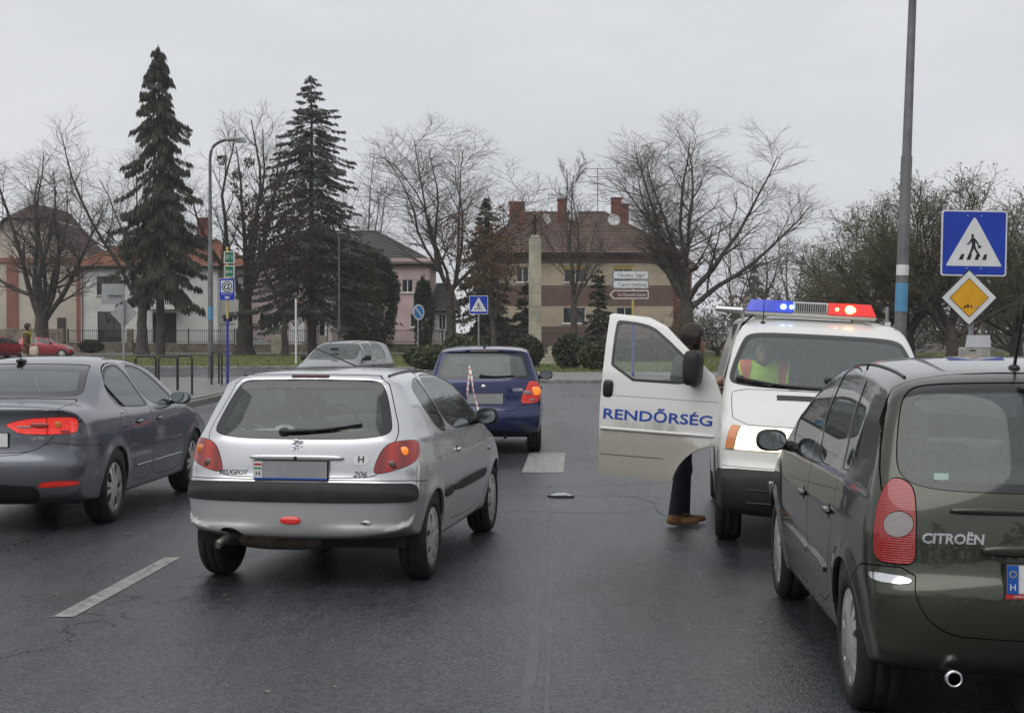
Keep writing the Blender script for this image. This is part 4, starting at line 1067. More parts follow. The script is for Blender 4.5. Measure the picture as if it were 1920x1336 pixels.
def conifer(label, x, y, h, width, seed, mat='needle_dark', droop=.5, clear=1.0, nb=150, spray=70, group='conifers on the lawn', rust=0.0, shape=1.0, name='spruce_tree', tr=.28, hang=.6, sz=.22, gaps=.25, asp=.25, fan=.30):
    rng = np.random.default_rng(seed); root = empty(name, (x, y, 0), 0, label, 'tree', group)
    K = 10; tz = np.linspace(0, 1, K); tr_ = np.zeros((1, K, 3)); tr_[0, :, 2] = tz * h * .995; tr_[0, :, 0] = np.cumsum(rng.normal(0, .03, K)); tr_[0, :, 1] = np.cumsum(rng.normal(0, .03, K))
    RT = (tr * (1.05 - tz) + .015)[None]; v, t = tubes(tr_, RT, 9); link('trunk', array_mesh('trunk', v, t, MATS['bark']), root)
    u = np.sort(rng.uniform(0, 1, nb)); z = clear + (h - clear) * u
    prof = (1 - u) ** shape * (1 - .25 * np.exp(-u * 14)); L = width / 2 * (prof + .035) * rng.uniform(.45, 1.15, nb)
    az = np.arange(nb) * 2.399 + rng.normal(0, .4, nb); k = 8; s = np.linspace(0, 1, k)
    P = np.empty((nb, k, 3)); up = .25 * (u > .8)
    P[..., 0] = np.cos(az)[:, None] * L[:, None] * s; P[..., 1] = np.sin(az)[:, None] * L[:, None] * s
    dr = (droop * rng.uniform(.55, 1.45, nb))[:, None]; P[..., 2] = z[:, None] + L[:, None] * (up[:, None] * s - dr * s ** 1.2 + dr * .28 * s ** 4) + rng.normal(0, .10, (nb, 1))
    P[..., 0] += np.interp(z, tr_[0, :, 2], tr_[0, :, 0])[:, None]
    R = np.maximum(.035 * L[:, None] / max(width / 2, 1) * (1.1 - s), .008); v, t = tubes(P[:, ::2] if k == 8 else P, R[:, ::2], 3); link('branches', array_mesh('branches', v, t, MATS['bark']), root)['kind'] = 'stuff'
    keep = rng.uniform(0, 1, nb) > gaps * .4; cnt = np.maximum(6, (spray * (L / (width / 2)) ** .8)).astype(int) * keep
    bi = np.repeat(np.arange(nb), cnt); m = len(bi); q = .12 + .88 * rng.uniform(0, 1, m) ** .75; f = q * (k - 1); i = np.minimum(f.astype(int), k - 2); w = (f - i)[:, None]
    C = P[bi, i] * (1 - w) + P[bi, i + 1] * w; dirb = nrm(P[bi, i + 1] - P[bi, i]); side = nrm(np.cross(dirb, np.array([0, 0, 1.])))
    sg = rng.choice([-1, 1], m)[:, None]; D = nrm(dirb * rng.uniform(.2, .8, (m, 1)) + side * sg * rng.uniform(.2, .9, (m, 1)) + np.array([0, 0, -1.]) * hang * rng.uniform(.4, 1.6, (m, 1)))
    ss = sz * (.55 + .6 * (1 - u[bi]))[:, None]; C = C + D * ss * .8 + rng.normal(0, .04, (m, 3)) + side * sg * (rng.uniform(0, 1, (m, 1)) * fan * (L[bi] * (1.05 - q))[:, None])
    br = (rng.uniform(0, 1, m) < rust) if rust else np.zeros(m, bool)
    if rust:  # dead sprays sit in patches
        c0 = rng.uniform(-1, 1, (9, 3)) * np.array([width * .4, width * .4, 0]) + np.array([0, 0, 1.]) * rng.uniform(h * .25, h * .9, (9, 1)); dmin = np.min(np.linalg.norm(C[:, None] - c0[None], axis=2), 1); br = (rng.uniform(0, 1, m) < rust * np.exp(-(dmin / 1.0) ** 2) * 2.2)
    leaf_obj('needles', C[~br], sz, mat, root, rng, D[~br], asp)
    if br.any(): leaf_obj('dead_needles', C[br], sz, 'needle_brown', root, rng, D[br], asp)
    return root
def shrub(label, x, y, rx, ry, h, seed, mat='leaf_dark', n=7000, sz=.07, name='evergreen_bush', group='clipped bushes at the far corner', cat='bush', z0=.05, shape=2.2, lump=.18, stems=True):
    rng = np.random.default_rng(seed); root = empty(name, (x, y, 0), 0, label, cat, group)
    d = nrm(rng.normal(0, 1, (n, 3))); d[:, 2] = np.abs(d[:, 2]) * np.where(rng.uniform(0, 1, n) < .3, -1, 1)
    lob = nrm(rng.normal(0, 1, (34, 3))); lw = rng.uniform(.3, 1, 34); g = 1 + lump * 1.6 * np.max(np.maximum(0, d @ lob.T) ** 14 * lw, 1) - lump; g = g * np.where(rng.uniform(0, 1, n) < .07, rng.uniform(1, 1.12, n), 1)
    r = rng.uniform(.35, 1, n) ** .33 * g
    q = (np.abs(d) ** shape).sum(1) ** (-1 / shape); C = d * (r * q)[:, None] * np.array([rx, ry, h / 2]) + np.array([0, 0, z0 + h / 2])
    leaf_obj('foliage', C, sz, mat, root, rng, None, .6)
    if stems:
        b = MB()
        for k in range(6):
            a = rng.uniform(0, 6.28); b.tube([(0, 0, 0), (math.cos(a) * rx * .35, math.sin(a) * ry * .35, h * .35), (math.cos(a) * rx * .6, math.sin(a) * ry * .6, h * .7)], [.05, .035, .012], 6)
        o = b.build('stems', MATS['bark'], root)
    return root
TX = lambda u, Y: (u - 960) * Y / FPX
TZ = lambda v, Y: CAM_H - (v - 623) * Y / FPX
# left group
bare_tree('wide bare tree with forked trunk behind the red cars', TX(78, 112), 112, 15.9, 2.9, .58, 5.6, 11, limbs=7, dens=.9, ang1=(.18, .62), cw=9.6)
bare_tree('bare tree with limbs spreading left behind the drooping spruce', TX(266, 109), 109, 16.8, 3.4, .40, 6.4, 12, limbs=6, dens=.85, ang1=(.25, .75), cw=9.5, coff=-1.4)
bare_tree('tall bare tree with mistletoe beside the left street lamp', TX(457, 107), 107, 18.0, 4.4, .55, 5.0, 13, limbs=7, dens=.85, ang1=(.12, .45), cw=8.0)
bare_tree('slim bare tree just right of the dark blue-green spruce', TX(690, 140), 140, 18.6, 5.5, .30, 5.4, 14, limbs=5, dens=.75, ang1=(.2, .5), cw=6.5)
bare_tree('broad bare tree leaning left before the tan house', TX(852, 104), 104, 16.2, 5.0, .34, 6.0, 15, limbs=7, dens=.92, lean=(-.4, 0), ang1=(.25, .72), cw=11.6)
bare_tree('small bare tree right behind the stone pillar', TX(1076, 96), 96, 12.9, 4.6, .22, 3.6, 16, limbs=6, dens=.75, ang1=(.2, .55), bark='bark_light', cw=5.8)
bare_tree('largest bare tree with a wide round crown right of the tan house', TX(1290, 100), 100, 16.2, 3.8, .52, 6.6, 17, limbs=9, dens=.98, ang1=(.12, .80), up1=.09, twig='twig_brown', cw=13.6, coff=1.0)
# mistletoe balls in the third tree
for k, (u, v) in enumerate(((418, 300), (468, 306), (446, 330), (352, 250))):
    C = np.array([TX(u, 106), 106, TZ(v, 106)]); rng_ = np.random.default_rng(60 + k); n = 170; d = nrm(rng_.normal(0, 1, (n, 3))) * rng_.uniform(.2, 1, (n, 1)) ** .4 * .42
    r_ = empty('mistletoe', (0, 0, 0), 0, ('olive mistletoe ball left of the lamp post', 'mistletoe ball under the street lamp head', 'lowest mistletoe ball beside the lamp post', 'leafy tuft at the tip of an upper left branch')[k], 'mistletoe', 'mistletoe balls in the bare tree')
    leaf_obj('foliage', C + d, .09, 'leaf_olive', r_, rng_)
# far bare trees behind the houses
for k, (u, Y, h, s) in enumerate(((150, 165, 20, 31), (610, 170, 19, 32), (1420, 160, 13, 33), (1480, 170, 14, 34), (1375, 175, 12, 35), (-60, 160, 20, 36), (905, 160, 17.5, 38), (1545, 150, 11.5, 39))):
    bare_tree(('hazy bare tree between the cream and the white house', 'hazy bare tree above the pink house roof', 'low far bare tree right of the rust red house', 'far bare tree above the white police van', 'far low bare tree behind the crown of the largest tree', 'far bare tree at the left edge above the cream house', 'far bare tree behind the tan house roof, left end', 'low far tree left of the right street lamp')[k],
              TX(u, Y), Y, h, 4.0, .32, 5.5, s, group='far bare trees', limbs=5, dens=.6, ang1=(.2, .7), twig='twig_brown', cw=h * .62)
# conifers
conifer('tall narrow spruce with drooping branches before the white house', TX(300, 100), 100, TZ(88, 100), 7.4, 21, 'needle_dark', droop=.85, clear=5.2, nb=300, spray=230, rust=.14, shape=.60, hang=2.2, sz=.24, tr=.30, gaps=.6, asp=.16)
conifer('broad blue-green spruce before the pink house', TX(587, 104), 104, TZ(148, 104), 12.5, 22, 'needle_blue', droop=.42, clear=3.0, nb=430, spray=210, shape=.70, hang=.45, sz=.17, tr=.32, asp=.22, gaps=.5, rust=.10)
conifer('dark spruce behind rusty leaves left of the stone pillar', TX(912, 98), 98, TZ(372, 98), 5.4, 23, 'needle_dark', droop=.45, clear=.6, nb=200, spray=150, shape=.72, hang=.6, sz=.16, asp=.22)
conifer('small dark conifer right of the small bare tree', TX(1122, 92), 92, TZ(505, 92), 2.6, 24, 'needle_dark', droop=.2, clear=.2, nb=120, spray=70, shape=.7, hang=.3, sz=.15, tr=.12, name='young_conifer')
conifer('slim conifer just left of the stone pillar', TX(985, 94), 94, TZ(530, 94), 2.2, 25, 'needle_dark', droop=.2, clear=.2, nb=110, spray=60, shape=.6, hang=.3, sz=.15, tr=.12, name='young_conifer')
conifer('distant conifer tip above the police van', TX(1415, 190), 190, TZ(485, 190), 5.0, 26, 'needle_blue', droop=.4, clear=1, nb=100, spray=45, hang=.5, sz=.35, group='distant conifers')
conifer('pale conifer top between cream house and white house', TX(205, 150), 150, TZ(430, 150), 4.0, 27, 'needle_blue', droop=.4, clear=1, nb=100, spray=45, hang=.5, sz=.3, group='distant conifers')
# tree still holding brown leaves beside each spruce
bare_tree('tree holding dull brown leaves on the left flank of the broad spruce', TX(535, 101), 101, 12.2, 3.0, .22, 4.2, 41, group='trees with dead leaves', limbs=5, dens=.6, cw=6.5, leaves=('needle_brown', 9000, .09, 3.5), name='beech_tree')
bare_tree('tree holding orange-brown leaves before the dark spruce by the pillar', TX(925, 92), 92, 9.4, 2.4, .18, 3.8, 42, group='trees with dead leaves', limbs=5, dens=.6, cw=5.6, leaves=('leaf_rust', 5200, .075, 3.2), name='beech_tree')
# evergreens by the pink house
shrub('massive dark evergreen in front of the pink house', TX(692, 108), 108, 2.2, 2.0, 7.8, 51, 'leaf_dark', 22000, .10, 'evergreen_tree', 'evergreens before the pink house', 'tree', shape=2.6)
shrub('olive-brown leafy evergreen on top of the dark one', TX(672, 106), 106, 1.8, 1.6, 8.0, 52, 'leaf_olive', 12000, .085, 'evergreen_tree', 'evergreens before the pink house', 'tree', shape=2.4)
shrub('narrow column thuja at the right end of the pink house', TX(795, 110), 110, 0.75, .75, 5.6, 53, 'leaf_dark', 9000, .08, 'column_thuja', 'evergreens before the pink house', 'tree', shape=3.0)
# bushes at the corner
shrub('round dark clipped bush right of the blue hatchback', TX(990, 68), 68, .80, .75, 1.62, 54, 'leaf_dark', 8000, .06)
shrub('round dark clipped bush left of the open van door', TX(1072, 66), 66, .92, .8, 1.62, 55, 'leaf_dark', 8000, .06)
shrub('looser dark bush next to the open van door', TX(1118, 63), 63, .85, .7, 1.25, 56, 'leaf_green', 7000, .06)
shrub('low spreading juniper left of the blue hatchback', TX(805, 63), 63, 1.3, .9, 1.15, 57, 'leaf_green', 8000, .07, shape=1.8)
shrub('second juniper behind the blue hatchback roof', TX(868, 66), 66, 1.2, .9, 1.6, 58, 'leaf_green', 8000, .07, shape=1.8)
shrub('low dark shrub by the white house fence', TX(172, 116), 116, 1.1, .6, 1.1, 59, 'leaf_dark', 3000, .07, 'garden_shrub', 'garden shrubs')
shrub('low ivy hedge along the tan house fence', TX(930, 112), 112, 2.6, .7, 2.4, 61, 'leaf_dark', 7000, .09, 'hedge', 'garden shrubs', 'hedge')
shrub('dark hedge seen through the open van door', TX(1215, 80), 80, 3.2, .9, 1.3, 62, 'leaf_dark', 9000, .08, 'hedge', 'garden shrubs', 'hedge')
# dense olive trees right
for k, (u, Y, h, sp, sd) in enumerate(((1600, 66, 7.3, 3.4, 71), (1705, 58, 7.4, 3.8, 72), (1785, 55, 7.5, 4.0, 73), (1905, 60, 7.6, 4.2, 74), (2010, 62, 8.0, 4.4, 75))):
    bare_tree(('dense olive-brown tree left of the right street lamp', 'dense olive-brown tree behind the right street lamp', 'dense gnarled tree behind the large crossing sign', 'dense tree at the right picture edge', 'dense tree farthest right, its trunk outside the picture')[k], TX(u, Y), Y, h, 1.9, .26, sp, sd, group='dense trees on the right', limbs=8, dens=.88, ang1=(.35, 1.15), up1=.05, twig='twig_olive', leaves=('leaf_olive', 8000, .042, 1.6), cw=sp * 1.7)
for k, (u, Y, rx, h) in enumerate(((1345, 98, 3.0, 3.4), (1485, 92, 4.0, 5.2), (1590, 90, 4.5, 5.8), (1690, 92, 4.5, 5.2), (1800, 92, 5.0, 5.2), (1900, 92, 5.0, 5.4))):
    bare_tree(('low brown thicket between the largest tree and the police van', 'brown twiggy thicket behind the police van', 'tall brown thicket left of the right lamp post', 'brown thicket behind the right lamp post', 'brown thicket behind the large crossing sign', 'brown thicket at the right picture edge')[k], TX(u, Y), Y, h, .5, .16, 3.2, 80 + k, group='brown thickets', limbs=9, dens=.62, ang1=(.3, 1.1), up1=.10, twig='twig_brown', name='thicket', leaves=('leaf_olive', 2500, .06, .3), cw=6.0)

belt('far_wood', 'hazy brown wood closing the view behind the houses', [(-120, 230, 120, 235, 10.0, 8, 16000), (22, 150, 100, 150, 8.0, 5, 10000)], 3, 'twig_brown', .26)
belt('reflection_belt', 'unseen dark leaf belt around the junction, added for car reflections', [(-60, -34, 60, -36, 13.0, 5, 3600), (34, -34, 38, 50, 10.0, 4, 3600), (-52, -34, -56, 24, 9.0, 4, 2400)], 4, 'leaf_dark', .7)  # out of view, added so paint and glass mirror something dark near the horizon

# ------------------------------------------------------------------ car builder
def smooth_table(pts, lo, hi, sig):
    s = np.linspace(lo, hi, 600); v = np.interp(s, [p[0] for p in pts], [p[1] for p in pts])
    k = max(1, int(sig / (hi - lo) * 600)); w = np.exp(-0.5 * (np.arange(-3 * k, 3 * k + 1) / k) ** 2); w /= w.sum()
    return s, np.convolve(np.pad(v, 3 * k, mode='edge'), w, 'valid')

class Car:
    def __init__(s, name, label, group, loc, yaw, sil, wz, wy, wheels, R, Ra, h=0.024, p=2.6, cat='car', paint_mat=None, flare=0.012, warp=None):
        s.root = empty(name, loc, -math.radians(yaw), label, cat, group)
        s.wheels = wheels; s.R = R; s.Ra = Ra; s.p = p; s.paint = paint_mat
        S = chaikin(np.array([[q[0], q[1], q[2]] for q in sil]), 4)
        s.L = S[:, 0].max()
        lo = np.array([S[:, 0].min() - 0.1, S[:, 1].min() - 0.1]); hi = np.array([S[:, 0].max() + 0.1, S[:, 1].max() + 0.1])
        s.g0 = lo; s.gh = 0.0125
        gy = np.arange(lo[0], hi[0] + 0.03, s.gh); gz = np.arange(lo[1], hi[1] + 0.03, s.gh)
        GY, GZ = np.meshgrid(gy, gz, indexing='ij')
        d, D = sd2(S, GY, GZ, S[:, 2])
        s.tab = np.stack([-d, D], -1)
        s.wzt = smooth_table(wz, 0, 2.2, 0.018); s.wyt = smooth_table(wy, -0.1, s.L + 0.1, 0.08)
        s.flare = flare
        W = max(q[1] for q in wz) + flare + 0.03
        ax = [np.arange(-W - h, W + 2 * h, h), np.arange(lo[0] + 0.05, hi[0], h), np.arange(lo[1] + 0.05, hi[1], h)]
        Y2, Z2 = np.meshgrid(ax[1], ax[2], indexing='ij')
        a, Wd = s.aw(Y2, Z2)
        V = (a ** p)[None] + (np.abs(ax[0])[:, None, None] / Wd[None]) ** p - 1
        v, t = surface_nets(V, (ax[0][0], ax[1][0], ax[2][0]), h)
        for _ in range(3):
            g = s.grad(v); f = s.F(v)
            st = -(f / np.maximum((g * g).sum(1), 1e-6))[:, None] * g
            l = np.linalg.norm(st, axis=1, keepdims=True)
            v = v + st * np.minimum(1, h * 0.6 / np.maximum(l, 1e-9))
        g = s.grad(v)
        n = g / np.maximum(np.linalg.norm(g, axis=1, keepdims=True), 1e-9)
        if warp: v, n = warp(v, n)
        s.m = TM(v, n, t)
        s.whole = s.m
    def aw(s, y, z):
        fy = np.clip((y - s.g0[0]) / s.gh, 0, s.tab.shape[0] - 2.001); fz = np.clip((z - s.g0[1]) / s.gh, 0, s.tab.shape[1] - 2.001)
        i = fy.astype(int); j = fz.astype(int); u = (fy - i)[..., None]; w = (fz - j)[..., None]
        T = s.tab
        q = T[i, j] * (1 - u) * (1 - w) + T[i + 1, j] * u * (1 - w) + T[i, j + 1] * (1 - u) * w + T[i + 1, j + 1] * u * w
        a = np.clip(1 - q[..., 0] / q[..., 1], 0, None)
        W = np.interp(z, *s.wzt) * np.interp(y, *s.wyt)
        for yw in s.wheels:
            r = np.hypot(y - yw, z - s.R)
            W = W + s.flare * np.exp(-((r - s.Ra) / 0.06) ** 2)
        return a, W
    def F(s, v):
        a, W = s.aw(v[:, 1], v[:, 2])
        return a ** s.p + (np.abs(v[:, 0]) / W) ** s.p - 1
    def grad(s, v, e=0.012):
        o = []
        for k in range(3):
            d = np.zeros(3); d[k] = e
            o.append(s.F(v + d) - s.F(v - d))
        return np.stack(o, 1) / (2 * e)
    # --- fields on the skin
    def side(s, poly, sg, ch=2):
        P = chaikin(poly, ch) if ch else np.asarray(poly, float)
        return lambda v: np.maximum(sd2(P, v[:, 1], v[:, 2]), 0.30 - sg * v[:, 0])
    def rear(s, poly, ymax, ch=2):
        P = chaikin(poly, ch) if ch else np.asarray(poly, float)
        return lambda v: np.maximum(sd2(P, v[:, 0], v[:, 2]), v[:, 1] - ymax)
    def front(s, poly, ymin, ch=2):
        P = chaikin(poly, ch) if ch else np.asarray(poly, float)
        return lambda v: np.maximum(sd2(P, v[:, 0], v[:, 2]), ymin - v[:, 1])
    def wrap(s, poly, sg, ch=2, front=False):
        """outline running round the corner: u = |x| + distance from the end"""
        P = chaikin(poly, ch) if ch else np.asarray(poly, float)
        def f(v):
            e = (s.L - v[:, 1]) if front else v[:, 1]
            x = np.abs(v[:, 0]) if sg == 0 else sg * v[:, 0]
            d = sd2(P, x + e, v[:, 2])
            d = np.maximum(d, e - s.L * 0.45)
            return d if sg == 0 else np.maximum(d, -sg * v[:, 0])
        return f
    def cut(s, gf, gap=0.0, thin=None):
        if thin: s.m = refine(s.m, gf(s.m.v), thin)
        g = gf(s.m.v)
        ins = clip(s.m, g + gap); s.m = clip(s.m, -(g - gap))
        return ins
    def emit(s, name, m, mat, off=0.0, skirt=0.012, parent=None, label=None):
        o = tm_obj(name, m, mat, parent or s.root, off, skirt)
        if label: o['label'] = label
        return o
    def panel(s, name, gf, mat=None, gap=0.003, off=0.0, skirt=0.014, thin=None, parent=None, label=None):
        return s.emit(name, s.cut(gf, gap, thin), mat or s.paint, off, skirt, parent, label)
    def window(s, name, gf, frit=0.03, glass=None, gap=0.002, seal='frit', off=-0.004):
        ins = s.cut(gf, gap)
        g = gf(ins.v)
        o = s.emit(name, clip(ins, g + frit), glass or MATS['car_glass'], off, 0.0)
        s.emit('seal', clip(ins, -(g + frit)), MATS[seal], off + 0.001, 0.014, parent=o)
        return o
    def lining(s, mat=None):
        s.emit('interior_lining', coarse(s.m, .06), mat or MATS['cabin'], -0.028, 0.0)
    def arches(s):
        for yw in s.wheels:
            for sg in (1, -1):
                gf = lambda v: np.maximum(np.hypot(v[:, 1] - yw, v[:, 2] - s.R) - s.Ra, 0.45 - sg * v[:, 0])
                s.m = refine(s.m, gf(s.m.v), 0.03)
                s.m = clip(s.m, -gf(s.m.v))
        for yw in s.wheels:
            for sg in (1, -1):
                b = MB(); n = 20; r = s.Ra + 0.012
                prof = []
                for k in range(n + 1):
                    a = -0.05 + (math.pi + 0.1) * k / n
                    prof.append((yw + r * math.cos(a), s.R + r * math.sin(a)))
                xo = sg * (s.halfw(yw, s.R + 0.2) - 0.035); xi = sg * 0.40
                for k in range(n):
                    (y0, z0), (y1, z1) = prof[k], prof[k + 1]
                    b.quad((xo, y0, z0), (xo, y1, z1), (xi, y1, z1), (xi, y0, z0))
                b.add([(xi, q[0], q[1]) for q in prof], [tuple(range(n + 1))])
                b.build('wheel_arch_liner', MATS['underbody'], s.root)
    def halfw(s, y, z):
        a, W = s.aw(np.array([float(y)]), np.array([float(z)]))
        return float(W[0] * max(0.0, 1 - a[0] ** s.p) ** (1 / s.p))
    def under(s, z):
        m = s.cut(lambda v: v[:, 2] - z, 0.0)
        s.emit('underbody', coarse(m, .07), MATS['underbody'], 0, 0)
    # --- points on the skin
    def hit(s, P, d, n=240, reach=1.6):
        """first skin point on rays from P along d"""
        P = np.asarray(P, float).reshape(-1, 3); d = np.asarray(d, float)
        t = np.linspace(0, reach, n)
        f = np.stack([s.F(P + d * q) for q in t], 1)
        k = np.argmax(f < 0, 1); k = np.maximum(k, 1); r = np.arange(len(P))
        f0 = f[r, k - 1]; f1 = f[r, k]
        tt = t[k - 1] + (t[k] - t[k - 1]) * np.clip(f0 / np.where(f0 == f1, 1, f0 - f1), 0, 1)
        return P + d * tt[:, None]
    def on_rear(s, x, z): return s.hit([(x, -0.3, z)], (0, 1, 0))[0]
    def on_front(s, x, z): return s.hit([(x, s.L + 0.3, z)], (0, -1, 0))[0]
    def on_side(s, sg, y, z): return s.hit([(sg * 1.4, y, z)], (-sg, 0, 0))[0]
    def decal(s, name, v2, tri, mat, how, off=0.004, parent=None):
        """flat lettering laid on the skin; v2 = (across, up)"""
        if how == 'rear': P = s.hit(np.stack([v2[:, 0], np.full(len(v2), -0.3), v2[:, 1]], 1), (0, 1, 0))
        elif how == 'front': P = s.hit(np.stack([v2[:, 0], np.full(len(v2), s.L + 0.3), v2[:, 1]], 1), (0, -1, 0))
        else:
            sg = 1 if how == 'right' else -1
            P = s.hit(np.stack([np.full(len(v2), sg * 1.4), v2[:, 0], v2[:, 1]], 1), (-sg, 0, 0))
        g = s.grad(P); n = g / np.linalg.norm(g, axis=1, keepdims=True)
        return link(name, array_mesh(name, P + n * off, tri, mat, smooth=False), parent or s.root)
    def letters(s, name, txt, size, mat, how, u, z, width=1.0, shear=0.0, bold=0.0, parent=None, off=0.004, slope=0.0):
        v, t = text_arrays(txt, size, width, shear, bold=bold)
        a = v[:, 0] * (-1 if how in ('left', 'front') else 1)
        return s.decal(name, np.stack([a + u, v[:, 1] + z + slope * a], 1), t, mat, how, off, parent)
    # --- things on every car
    def wheel(s, y, sg, style, width=0.19, x=None, steer=0.0, hubmat='hub_silver'):
        R = s.R; x = x if x is not None else s.halfw(y, R + s.Ra + 0.03) - 0.03
        rr = R * 0.70
        key = (round(R, 3), style, hubmat)
        if key not in WHEELS:
            b = MB(); w = width / 2
            b.lathe([(rr, -w + .012), (rr + .004, -w), (R - .03, -w - .002), (R - .008, -w + .016), (R, -w + .035), (R, -w * .34), (R - .007, -w * .33), (R - .007, -w * .27), (R, -w * .26),
                     (R, w * .26), (R - .007, w * .27), (R - .007, w * .33), (R, w * .34), (R, w - .035), (R - .008, w - .016), (R - .03, w + .004), (rr + .03, w + .006), (rr + .004, w), (rr, w - .012)], n=44, axis='x')
            ty = b.build('tyre', MATS['rubber'])
            b = MB(); b.lathe([(rr + .003, w - .002), (rr, w - .012), (rr - .012, w - .02), (rr - .02, -w + .02), (0.05, -w * .1), (0.0, -w * .1)], n=40, axis='x')
            b.lathe([(0.045, w * .25), (0.05, -w * .1)], n=12, axis='x')
            ri = b.build('wheel', MATS['dark_trim'])
            # hub cap: pierced dome
            n_r, n_t = 16, 120
            rad = np.linspace(0.0, rr - 0.004, n_r); th = np.linspace(0, 2 * np.pi, n_t, endpoint=False)
            A, B = np.meshgrid(rad, th, indexing='ij')
            q = A / rr
            X = w * 0.80 + 0.026 * np.sqrt(np.maximum(0, 1 - (q * 0.98) ** 2)) * (style['dome']) + 0.008 * (q > 0.93)
            v = np.stack([X, A * np.cos(B), A * np.sin(B)], -1).reshape(-1, 3)
            t = []
            for i in range(n_r - 1):
                j = np.arange(n_t); j2 = (j + 1) % n_t
                t += [np.stack([i * n_t + j, (i + 1) * n_t + j, (i + 1) * n_t + j2], 1), np.stack([i * n_t + j, (i + 1) * n_t + j2, i * n_t + j2], 1)]
            nn = np.tile([1.0, 0, 0], (len(v), 1)); nn[:, 1:] = v[:, 1:] / rr * 0.35
            m = TM(v, nn, np.vstack(t))
            ra = A.ravel(); ta = B.ravel(); N = style['n']
            for (r1, r2, w1, w2, ph) in style['holes']:
                k = (ta * N / (2 * np.pi) + ph) % 1.0 - 0.5
                arc = np.abs(k) * 2 * np.pi / N * ra
                fr = np.clip((ra - r1 * rr) / ((r2 - r1) * rr), 0, 1)
                g = np.maximum.reduce([arc - (w1 + (w2 - w1) * fr) * rr * np.sqrt(np.maximum(0.05, np.sin(np.pi * np.clip(fr, .03, .97)))), r1 * rr - ra, ra - r2 * rr])
                m = TM(m.v, m.n, m.t); gk = -g
                # carry polar values through successive clips
                m = clip(m, gk) if len(gk) == len(m.v) else m
                ra = np.hypot(m.v[:, 1], m.v[:, 2]); ta = np.arctan2(m.v[:, 2], m.v[:, 1]) % (2 * np.pi)
            hc = tm_obj('hubcap', m, MATS[hubmat], None, 0.0, 0.014)
            WHEELS[key] = (ri.data, ty.data, hc.data)
            for o in (ri, ty, hc): bpy.data.objects.remove(o, do_unlink=True)
        ri, ty, hc = WHEELS[key]
        o = link('wheel', ri, s.root); o.location = (sg * (x - width / 2), y, R)
        o.rotation_euler = (0.7 * y, 0, (0 if sg > 0 else math.pi) + steer)
        o.rotation_euler = (0, 0, (0 if sg > 0 else math.pi) + steer)
        link('tyre', ty, o); c = link('hubcap', hc, o); c.rotation_euler = (0.9 + y, 0, 0)
        return o
    def mirror(s, sg, y, z, size=(0.095, 0.05, 0.075), mat=None, out=0.085, glass_back=True):
        p = s.on_side(sg, y, z)
        b = MB(); c = (p[0] + sg * out, p[1], p[2] + 0.045)
        b.sell(c, size, 0.75, nu=20, nv=12)
        b.tube([(p[0] - sg * 0.02, p[1] + 0.01, p[2] + 0.005), (p[0] + sg * out * 0.55, p[1] + 0.005, p[2] + 0.02)], [0.035, 0.024], 8)
        o = b.build('door_mirror', mat or MATS['black_plastic'], s.root)
        g = MB(); d = -1 if glass_back else 1
        g.lathe([(0.0, 0), (0.8, 0), (1.0, 0.0)], n=20, axis='y')
        g.v = [(c[0] + q[0] * size[0] * 0.86, c[1] + d * (size[1] * 0.93 + 0.004), c[2] + q[2] * size[2] * 0.82) for q in g.v]
        b2 = g.build('mirror_glass', MATS['mirror_glass'], o)
        return o
    def handle(s, sg, y, z, mat=None, w=0.085, cup=True):
        p = s.on_side(sg, y, z)
        b = MB(); b.sell((p[0] + sg * 0.012, p[1], p[2]), (0.016, w, 0.017), 0.7, nu=14, nv=8)
        o = b.build('door_handle', mat or s.paint, s.root)
        if cup:
            c = MB(); c.sell((p[0], p[1], p[2] - 0.004), (0.006, w * 0.55, 0.038), 1.0)
            c.build('handle_recess', MATS['dark_trim'], o)
        return o
    def seats(s, ys, zseat=0.45, w=0.25, xs=(-0.36, 0.36), mat='seat_cloth', bench=None, lean=0.28):
        for y in ys:
            for x in xs:
                b = MB()
                b.sell((x, y + 0.02, zseat), (w, 0.25, 0.10), 0.55)
                b.sell((x, y - 0.30, zseat + 0.30), (w, 0.085, 0.33), 0.55, rx=lean)
                o = b.build('seat', MATS[mat], s.root)
                h = MB(); h.sell((x, y - 0.40, zseat + 0.72), (0.125, 0.05, 0.085), 0.65, rx=lean)
                for q in (-0.05, 0.05): h.tube([(x + q, y - 0.375, zseat + 0.58), (x + q, y - 0.395, zseat + 0.68)], 0.006, 6)
                h.build('headrest', MATS[mat], o)
        if bench:
            y, z, ww = bench
            b = MB(); b.sell((0, y, z), (ww, 0.25, 0.10), 0.5); b.sell((0, y - 0.26, z + 0.27), (ww, 0.08, 0.30), 0.5, rx=lean)
            o = b.build('rear_bench', MATS[mat], s.root)
            for x in (-ww * 0.55, ww * 0.55):
                h = MB(); h.sell((x, y - 0.345, z + 0.60), (0.12, 0.045, 0.07), 0.65, rx=lean); h.build('headrest', MATS[mat], o)
    def cabin(s, y, z, w, wheel_x=-0.36):
        b = MB(); b.sell((0, y, z - 0.16), (w, 0.30, 0.20), 0.5); b.build('dashboard', MATS['cabin'], s.root)
        t = MB(); pts = []
        for k in range(25):
            a = 2 * math.pi * k / 24; pts.append((wheel_x + 0.18 * math.cos(a), y - 0.36 + 0.05 * math.sin(a), z - 0.04 + 0.17 * math.sin(a)))
        t.tube(pts, 0.015, 6, caps=False); t.tube([(wheel_x - 0.17, y - 0.36, z - 0.04), (wheel_x + 0.17, y - 0.36, z - 0.04)], 0.018, 6)
        t.tube([(wheel_x, y - 0.36, z - 0.04), (wheel_x, y - 0.1, z - 0.12)], 0.03, 6)
        t.build('steering_wheel', MATS['cabin'], s.root)
